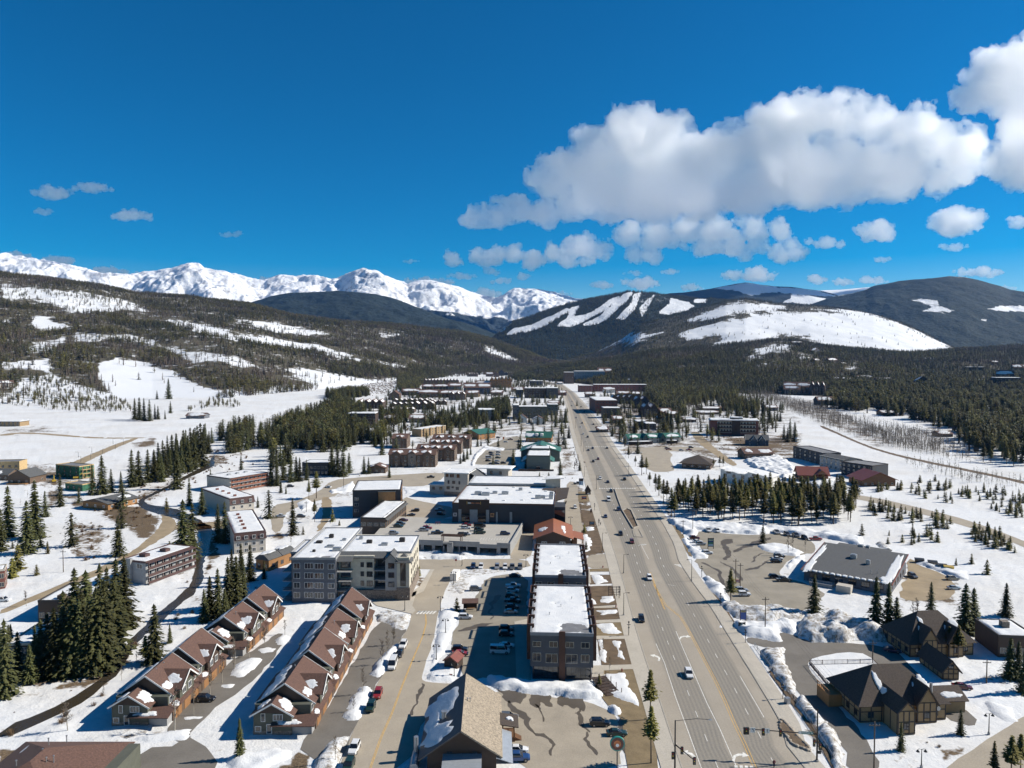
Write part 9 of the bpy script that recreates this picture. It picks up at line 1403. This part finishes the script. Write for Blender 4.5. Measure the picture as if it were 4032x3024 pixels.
trees_px('spruce','d1',[(560,900,330)],"lone broad spruce in front of the condo court");trees_px('pine','d1',[(750,785,200),(700,590,170),(765,580,240)],"spindly tree at the bend beside the charcoal block","trees at the bend");trees_px('sapling','d1',[(650,900,80),(905,780,110),(965,820,50),(1660,1255,90)],"small conifer planted near the apartments","planted small conifers")
trees_px('spruce','d1',[(900,380,290),(950,390,280),(1000,390,260),(1050,360,180),(1180,370,160),(1220,370,150),(1400,400,130)],"dark spruce left of the brown stone condos","spruces by the stone condos")
trees_px('spruce','d2',[(755,360,160),(930,310,160),(1040,320,90),(1140,330,120),(1340,390,160),(1510,340,90),(800,130,80),(710,125,60),(620,130,80),(650,125,70),(500,260,110),(530,240,110),(470,280,90),(560,200,90)],"conifer standing among the mid-town lots and condos","mid-town conifers");trees_px('sapling','d2',[(1550,880,80),(1565,1030,80),(1240,390,40),(1160,385,40)],"small conifer on the verge beside the copper-roofed hall","planted small conifers");trees_px('sapling','c2',[(1680,890,115),(440,235,125)],"bushy small conifer at a building corner","planted small conifers")
trees_px('pine','c2',[(2125,1180,450)],"tall olive pine rising beside the main road at the muddy lot");trees_px('pine','c2',[(2132,1560,520)],"second tall olive pine just below the first on the roadside");trees_px('pine','d3',[(1055,1475,290)],"lone pine at the right kerb by the white off-roader");trees_px('spruce','d3',[(1335,980,180)],"single spruce at the back of the right lot")
trees_px('spruce','c4',[(385,250,350)],"broad spruce in front of the shop's loading dock");trees_px('spruce','c4',[(920,400,480),(1030,400,430),(1100,420,320)],"one of three tall spruces between shop and lodge","three spruces by the shop");trees_px('spruce','c4',[(1400,300,330)],"full spruce right of the three tall ones");trees_px('spruce','c4',[(1700,430,450),(1770,420,400)],"dark spruce of the pair behind the rear lodge","spruce pair behind the lodge");trees_px('spruce','c4',[(2055,280,300)],"tree standing alone on the snow at the right");trees_px('spruce','c4',[(1140,1450,260)],"small spruce against the front lodge wing");trees_px('spruce','c4',[(1660,1310,230)],"small spruce at the corner of the front lodge annex");trees_px('pine','c4',[(1950,1680,330),(2100,1700,400),(2180,1640,350)],"pine at the bottom right corner","corner pines");trees_px('spruce','c4',[(2090,830,380),(2160,830,350),(2212,950,400)],"shaded spruce along the right edge","right edge spruces");trees_px('pine','c4',[(1560,620,260),(1640,640,290)],"thin pine beside the rear lodge","thin pines by the lodge")
trees_px('pine','d3',[(280,380,180),(320,370,150),(165,230,110),(225,300,90),(540,750,270),(565,755,250),(500,650,230),(430,560,190),(400,520,160),(470,620,210),(350,470,120)],"pine at the right road edge before the grove","roadside pines");trees_px('pine','d3',[(960,310,100),(905,320,90),(990,300,90)],"small spruce behind the dark hip-roofed hall","trees behind the hall")
cluster('pine','d3',[(540,690),(620,560),(900,600),(1400,570),(2000,590),(2150,640),(2130,790),(1700,825),(1200,785),(800,765)],150,12.5,17,"bare-trunked pine in the long grove behind the right lot","pine grove behind the right lot",11,2.6)
cluster('pine','d4',[(1380,20),(1560,30),(1750,200),(1850,320),(2300,350),(2300,-120),(1500,-120)],95,14,20,"pine on the near edge of the big forest at the right","pines of the right forest edge",12,3.5)
cluster('spruce','e1',[(0,1110),(120,1060),(400,1110),(560,1200),(480,1270),(370,1393),(0,1393)],60,12,19,"spruce in the wooded strip above the upper stream","spruces of the wooded strip",13,3);cluster('spruce','e1',[(580,1090),(950,1080),(960,1165),(640,1190)],26,12,18,"spruce in the stand before the grey workshop","spruces before the workshop",14,3);cluster('spruce','e1',[(930,1030),(1170,1020),(1160,1110),(960,1130)],16,12,18,"spruce in the stand beside the olive motel","spruces by the motel",15,3)
trees_px('spruce','g1',[(918,560,110)],"lone dark spruce between the two white garages");trees_px('spruce','g1',[(1218,555,120)],"dark spruce at the road edge past the motel");trees_px('spruce','g2',[(160,560,120),(110,565,60),(258,420,50),(145,415,60),(190,690,110)],"conifer on the left verge of the far road","far verge conifers");trees_px('pine','g2',[(640,610,110),(610,612,90),(500,570,90),(945,600,150),(1040,590,130),(1010,600,130),(1105,600,130)],"tall pine between the far shops right of the road","far shop pines")
trees_px('spruce','g3',[(858,330,200)],"big dark spruce standing above the right end of the brown hotel");trees_px('spruce','g3',[(910,350,170),(1000,340,90),(1030,490,130),(1080,480,170),(1120,500,160),(1060,510,120),(780,310,140),(720,310,130),(640,300,120),(660,290,130),(90,400,150),(150,400,160),(60,410,150)],"conifer around the brown hotel","hotel conifers")
trees_px('spruce','e0',[(1088,1018,135)],"tall lone spruce on the open snow slope at the left");trees_px('spruce','e0',[(1013,1020,58),(770,880,90),(1100,1110,80)],"smaller spruce on the open snow slope at the left","slope spruces");trees_px('spruce','e0',[(870,1150,140),(900,1155,150),(930,1160,150),(965,1160,140),(1000,1150,100),(1020,1150,90),(1065,1148,60)],"spruce in the row at the foot of the open slope","slope foot spruces")
for poly,n,sd in([(850,640),(1250,700),(1600,790),(1650,870),(1200,800),(880,740)],40,1),([(1180,540),(1600,640),(1600,450),(1350,400)],30,2),([(1600,560),(2212,780),(2212,600),(1900,500),(1650,520)],55,3),([(1650,890),(1920,860),(2100,1000),(2150,1080),(1900,1020),(1700,940)],36,4),([(1000,900),(1500,900),(1450,1000),(1000,980)],12,5),([(890,505),(1150,470),(1160,515),(900,535)],14,6):cluster('sapling','d4',poly,n,2.6,6.5,["young pine in the belt on the near side of the highway","young pine on the open snow right of the log houses","young pine between highway and railway at the right edge","young pine in the thicket at the near highway verge","tiny young pine on the open snow behind the shop","young pine in the row below the dark log house"][sd-1],"young pines by the highway, group %d"%sd,30+sd,1.5)
trees_px('sapling','d4',[(800,905,110),(955,690,120),(1310,745,90),(1010,640,70),(1080,700,80),(1890,1245,140),(1755,1155,100),(1620,1165,70)],"larger young pine by itself on the snow beside the highway","lone young pines")
for c,lst,lab in(('c1',[(1335,700,250),(1380,640,250),(1430,530,180),(1170,960,250),(1090,1110,160),(930,1560,260)],"bare aspen on a snowy parking island"),('c1',[(45,760,200),(320,550,200),(490,440,150),(180,640,160)],"bare aspen between the townhouse rows"),('c0',[(1520,1290,420),(1690,1140,300),(1830,960,260),(1935,860,280),(2040,740,300)],"bare aspen along the townhouse garages"),('c0',[(1060,840,160),(590,1280,300),(900,980,120)],"bare tree on the snowy riverbank"),('d3',[(1555,1070,200),(1595,1050,180),(1705,1040,120)],"bare tree on the right lot's island"),('d2',[(500,1060,60),(820,1060,60),(880,1060,60),(170,1045,50),(255,1045,50)],"bare sapling before the parking deck"),('c2',[(1290+480,770,150),(1712,600,140),(1600,180,90)],"bare sapling in the planting beds"),('c4',[(1245,300,170),(1290,290,180)],"bare tree behind the three spruces"),('c0',[(230,190,150),(1190,690,120)],"bare tree beside the dirt road"),('d2',[(1470,360,110),(1485,330,110),(1495,290,100),(1460,250,90)],"bare tree by the green-roofed building"),('d1',[(545,990,100),(1520,330,70),(1640,330,80),(1700,320,70),(1460,330,90)],"bare aspen before the brown stone condos"),('d3',[(335,450,90),(350,430,80)],"bare roadside tree before the grove")):
 trees_px('bare',c,lst,lab,"bare aspens")
# tree masses and brush
def mass(name,c,polys,dens,h0,h1,col,ids,label,seed,gap=-.35):
 r=np.random.default_rng(seed);PX=[]
 for poly in polys:
  P=[GT(c,*q)for q in poly];pl=[(p.x,p.y)for p in P];x0,x1=min(p.x for p in P),max(p.x for p in P);y0,y1=min(p.y for p in P),max(p.y for p in P)
  n=int((x1-x0)*(y1-y0)*dens/100);x=r.uniform(x0,x1,n);y=r.uniform(y0,y1,n);k=inpoly(x,y,pl)&(fbm(x/30,y/30,0,3,seed)>gap);PX.append(np.stack([x[k],y[k]],1))
 P=np.concatenate(PX);z=HT(P[:,0],P[:,1]);ok=np.ones(len(P),bool)
 for pl in PAVED+FOOT:ok&=~inpoly(P[:,0],P[:,1],pl)
 P,z=P[ok],z[ok];return forest(name,np.stack([P[:,0],P[:,1],z-.1],1),r.uniform(h0,h1,len(P)),r.choice(ids,len(P)),col,label)
FOOT=[]
for o in list(bpy.data.objects):
 if o.type=='EMPTY' and o.parent is None and o.get('category')in('building','house','parking deck'):
  w=[c for c in o.children if c.name.startswith('wall')]
  if w:
   bb=[Matrix.Translation(o.location)@o.rotation_euler.to_matrix().to_4x4()@Vector(v)for v in w[0].bound_box];xs=[(bb[i].x,bb[i].y)for i in(0,3,7,4)];FOOT.append(xs)
mass("valley_forest",'e2',[[(980,1010),(1040,900),(1250,880),(1700,880),(2400,890),(2400,1420),(2000,1300),(1860,1313),(1730,1130),(1500,1080),(1200,1040)]],1.7,14,22,MID,[0,1,3,4,5,6],"dense pine forest filling the right middle distance",51,-.12)
mass("valley_forest",'e2',[[(-100,800),(500,810),(900,800),(1100,850),(1500,830),(2400,830),(2400,900),(1700,885),(1250,880),(1000,900),(760,890),(500,900),(300,930),(0,960),(-100,960)]],1.5,12,19,LOW,[0,1,2,4,5,6],"pine forest along the foot of the right hills",52)
mass("valley_forest",'e1',[[(1530,800),(2212,790),(2300,960),(2180,980),(2060,960),(2030,900),(1850,870),(1780,880),(1500,850)],[(2050,960),(2212,950),(2300,1100),(2180,1140),(2100,1080),(2060,1010)],[(1480,860),(1540,830),(1520,900),(1440,890)]],1.8,12,19,LOW,[0,1,2,3,4],"dark forest behind the far end of town",53)
mass("valley_forest",'e1',[[(430,880),(600,830),(1000,800),(1400,790),(1480,810),(1400,840),(1000,835),(800,860),(560,900),(440,930)],[(0,790),(220,800),(430,850),(420,880),(200,880),(0,850)],[(430,940),(600,860),(620,900),(560,960),(470,990)]],1.6,11,18,LOW,[0,1,2,3,4,5],"forest edge behind the snowy far roofs",54)
mass("valley_forest",'g0',[[(0,620),(100,520),(330,470),(400,420),(520,400),(640,420),(560,560),(440,640),(300,700),(0,741)],[(560,640),(700,620),(760,720),(900,650),(930,741),(500,741)],[(600,470),(700,450),(720,520),(610,560)],[(840,520),(1060,500),(1060,580),(850,590)],[(380,330),(700,300),(760,330),(700,350),(420,380)]],1.9,12,20,MID,[0,1,2,2,4],"spruce woodland between the stream and the snowy condos",55)
mass("valley_forest",'g1',[[(0,610),(130,545),(300,560),(450,525),(510,440),(760,420),(760,520),(650,545),(470,580),(330,615),(150,605)],[(560,440),(750,400),(740,520),(640,540)],[(790,170),(960,170),(950,200),(800,205)]],1.5,12,20,MID,[0,1,2],"tall dark spruces behind the white garages",56)
mass("valley_forest",'g3',[[(0,130),(300,100),(500,90),(650,120),(640,200),(520,160),(330,200),(150,230),(0,240)],[(500,200),(640,180),(820,200),(820,280),(640,280),(520,250)],[(-100,60),(500,20),(660,60),(600,110),(0,130)]],1.3,11,18,MID,[0,1,3,4,5],"conifers behind the brown hotel",57)
mass("aspen_thicket",'e2',[[(480,890),(560,870),(780,960),(1000,1020),(1250,1120),(1500,1250),(1400,1270),(900,1090),(620,970)],[(1180,1130),(1500,1150),(1720,1200),(1700,1300),(1450,1260)],[(0,980),(250,960),(260,1040),(0,1060)]],5.0,.6,1.2,BARE_C,[0,1,2,3],"grey bare aspen thicket along the railway",58)
mass("aspen_thicket",'d4',[[(900,0),(1500,0),(1700,160),(1800,300),(1500,240),(1100,150)],[(1150,230),(1500,290),(2212,450),(2212,560),(1600,430),(1200,300)]],4.0,.45,.95,BARE_C,[0,1,2,3],"leafless aspens beside the railway line",59)
mass("aspen_thicket",'d0',[[(200,520),(560,480),(580,640),(420,700),(0,600)],[(900,590),(1250,650),(1400,760),(1380,880),(1150,820)],[(1300,600),(1500,640),(1440,700),(1300,680)]],1.0,.3,.6,BARE_C,[0,1,2,3],"leafless scrub on the brushy slope",60)
mass("willow_scrub",'d0',[[(1150,580),(1240,470),(1500,400),(1700,340),(1760,240),(1880,150),(2000,200),(2050,300),(1850,330),(1640,440),(1450,520),(1300,640),(1560,720),(1700,780),(1560,800),(1380,720),(1200,650)],[(1800,900),(1900,920),(1960,1080),(1850,1200),(1790,1250),(1760,1100)],[(600,760),(900,800),(980,950),(900,1120),(640,1140)],[(640,600),(1250,660),(1380,760),(1300,900),(1000,800)]],2.0,.35,.9,BUSH_C,[0,1,2,3],"russet willow brush along the upper stream",61)
mass("willow_scrub",'c0',[[(0,1250),(300,1180),(620,1050),(900,900),(1000,940),(800,1080),(500,1250),(200,1300),(0,1380)],[(150,880),(560,830),(900,760),(960,820),(600,920),(300,980),(100,1000)],[(1000,640),(1120,520),(1180,240),(1240,260),(1180,600),(1060,760)],[(1500,260),(1700,230),(1720,330),(1560,420)],[(1280,1350),(1400,1480),(1250,1600),(1150,1500)]],2.6,.35,.8,BUSH_C,[0,1,2,3],"brown brush along the lower stream bank",62)
mass("willow_scrub",'e1',[[(200,920),(430,900),(420,980),(260,1000)],[(560,1190),(760,1180),(700,1250),(560,1240)],[(440,1200),(560,1180),(540,1240),(440,1260)],[(100,1060),(250,1040),(230,1100),(100,1110)]],1.0,.5,1.3,BUSH_C,[0,1,2],"russet brush in the far meadow",63)
mass("willow_scrub",'d2',[[(1500,500),(1620,520),(1620,610),(1500,610)],[(1530,860),(1680,840),(1740,1040),(1580,1060)],[(1480,100),(1520,350),(1440,380),(1320,200)]],1.2,.25,.5,BUSH_C,[1,3],"low dry shrubs in the roadside beds",64);mass("willow_scrub",'c3',[[(1190,520),(1280,560),(1500,900),(1640,1100),(1720,1240),(1650,1180),(1450,860)],[(0,480),(200,480),(230,690),(20,700)]],2.2,.25,.5,BUSH_C,[1,3],"low dry shrubs beside the sidewalks",65)
mass("willow_scrub",'d3',[[(440,480),(560,700),(720,1090),(640,1090),(480,760),(420,600)],[(900,20),(1150,60),(1150,240),(960,160)]],1.5,.3,.7,BUSH_C,[0,1,3],"brown verge shrubs right of the road",66)
mass("scattered_conifers",'e1',[[(100,1150),(450,950),(1350,830),(1480,870),(1540,1100),(1540,1393),(1000,1320),(500,1393),(100,1250)]],.16,8,16,MID,[0,1,2,4],"conifers dotted through the far left town",71)
mass("scattered_conifers",'e1',[[(1640,1010),(2212,960),(2300,1200),(2212,1393),(1900,1393)]],.3,8,16,MID,[0,1,2,4],"conifers dotted through the far right town",72)
mass("scattered_conifers",'e2',[[(0,920),(500,910),(760,1010),(700,1180),(250,1230),(0,1250)]],.3,8,15,MID,[0,1,3,5],"conifers dotted around the brown hotel",73)
mass("aspen_thicket",'e1',[[(1560,1100),(1640,1393),(1560,1393),(1500,1150)],[(1660,1100),(1760,1200),(1900,1393),(1960,1393),(1780,1160)]],.5,.5,1.0,BARE_C,[0,1,2,3],"bare street trees along the far road",74)
mass("valley_forest",'d1',[[(250,150),(280,30),(520,-60),(900,-80),(1150,-60),(1000,190),(870,185),(650,160),(450,150)],[(-90,60),(220,-60),(220,150),(-10,200)],[(330,240),(560,200),(620,300),(380,330)]],1.5,13,20,MID,[0,1,2,0,1,4],"spruce woodland behind the long dark building",75)
mass("young_conifers",'e0',[[(60,930),(320,850),(480,900),(650,960),(800,1030),(850,1100),(600,1110),(300,1085),(60,1060)],[(20,760),(230,770),(230,830),(20,820)],[(1210,1080),(1400,1010),(1560,1060),(1540,1085),(1400,1070),(1220,1105)]],.5,4,11,MID,[3,4,5,6],"young conifers dotted over the lower hillside",76)
mass("aspen_thicket",'e0',[[(100,900),(480,900),(850,1060),(840,1110),(300,1090)],[(1500,1150),(1700,1140),(2000,1060),(2100,1100),(1700,1220)]],.35,.5,1.0,BARE_C,[0,1,2,3],"bare trees on the lower hillside",77)
mass("aspen_thicket",'e2',[[(900,1000),(1200,1060),(1700,1190),(1850,1310),(1600,1313),(1150,1130)],[(0,1060),(300,1020),(320,1150),(0,1200)]],2.0,.5,1.0,BARE_C,[0,1,2,3],"brown aspens between railway and forest",78)
mass("willow_scrub",'d0',[[(1450,420),(1800,260),(2212,160),(2212,330),(1900,380),(1600,560)],[(1900,300),(2212,240),(2212,330),(1960,360)]],.7,.4,.9,BUSH_C,[0,1,2,3],"russet willow brush in the snowy flats",79)
mass("dry_shrubs",'d2',[[(-2200,1500),(-1200,400),(-300,250),(500,60),(1300,20),(1480,400),(1500,900),(400,1548),(-1400,1600)],[(1900,100),(2900,60),(3700,700),(3900,1500),(2900,1300),(2100,600)]],.10,.18,.5,BUSH_C,[0,1,3],"dry shrubs and grass tufts poking through the snow",80)
mass("dry_shrubs",'c0',[[(0,1000),(900,740),(1300,300),(1700,200),(1500,600),(1000,1000),(700,1250),(300,1500),(0,1500)],[(1100,1300),(1700,1250),(1800,1640),(1000,1640)],[(6000,300),(8900,200),(8900,1600),(7200,1600),(6600,900)]],.35,.15,.4,BUSH_C,[0,1,3],"dry shrubs near the townhouses and lodges",81)
mass("scattered_conifers",'d1',[[(-1900,1300),(-1900,700),(-900,560),(-200,480),(300,420),(480,600),(300,900),(-400,1100),(-900,1400)]],.05,8,17,MID,[0,1,2],"conifers dotted over the left bank",82)
# build the clouds
for lab,c,dist,lumps,kw in CLOUDS:make_cloud(lumps,c,dist,lab,**kw)
# thin mountain air
m=bpy.data.materials.new("haze_air");m.use_nodes=True;m.node_tree.nodes.clear()
po=m.node_tree.nodes.new("ShaderNodeOutputMaterial");pv=m.node_tree.nodes.new("ShaderNodeVolumePrincipled")
pv.inputs['Color'].default_value=(.14,.42,1.0,1);pv.inputs['Density'].default_value=1.25e-5;pv.inputs['Anisotropy'].default_value=0.2
m.node_tree.links.new(pv.outputs[0],po.inputs['Volume'])
hz=MB().box(-21000,-600,-60,21000,19600,2100).build("haze",m);tag(hz,kind="stuff")
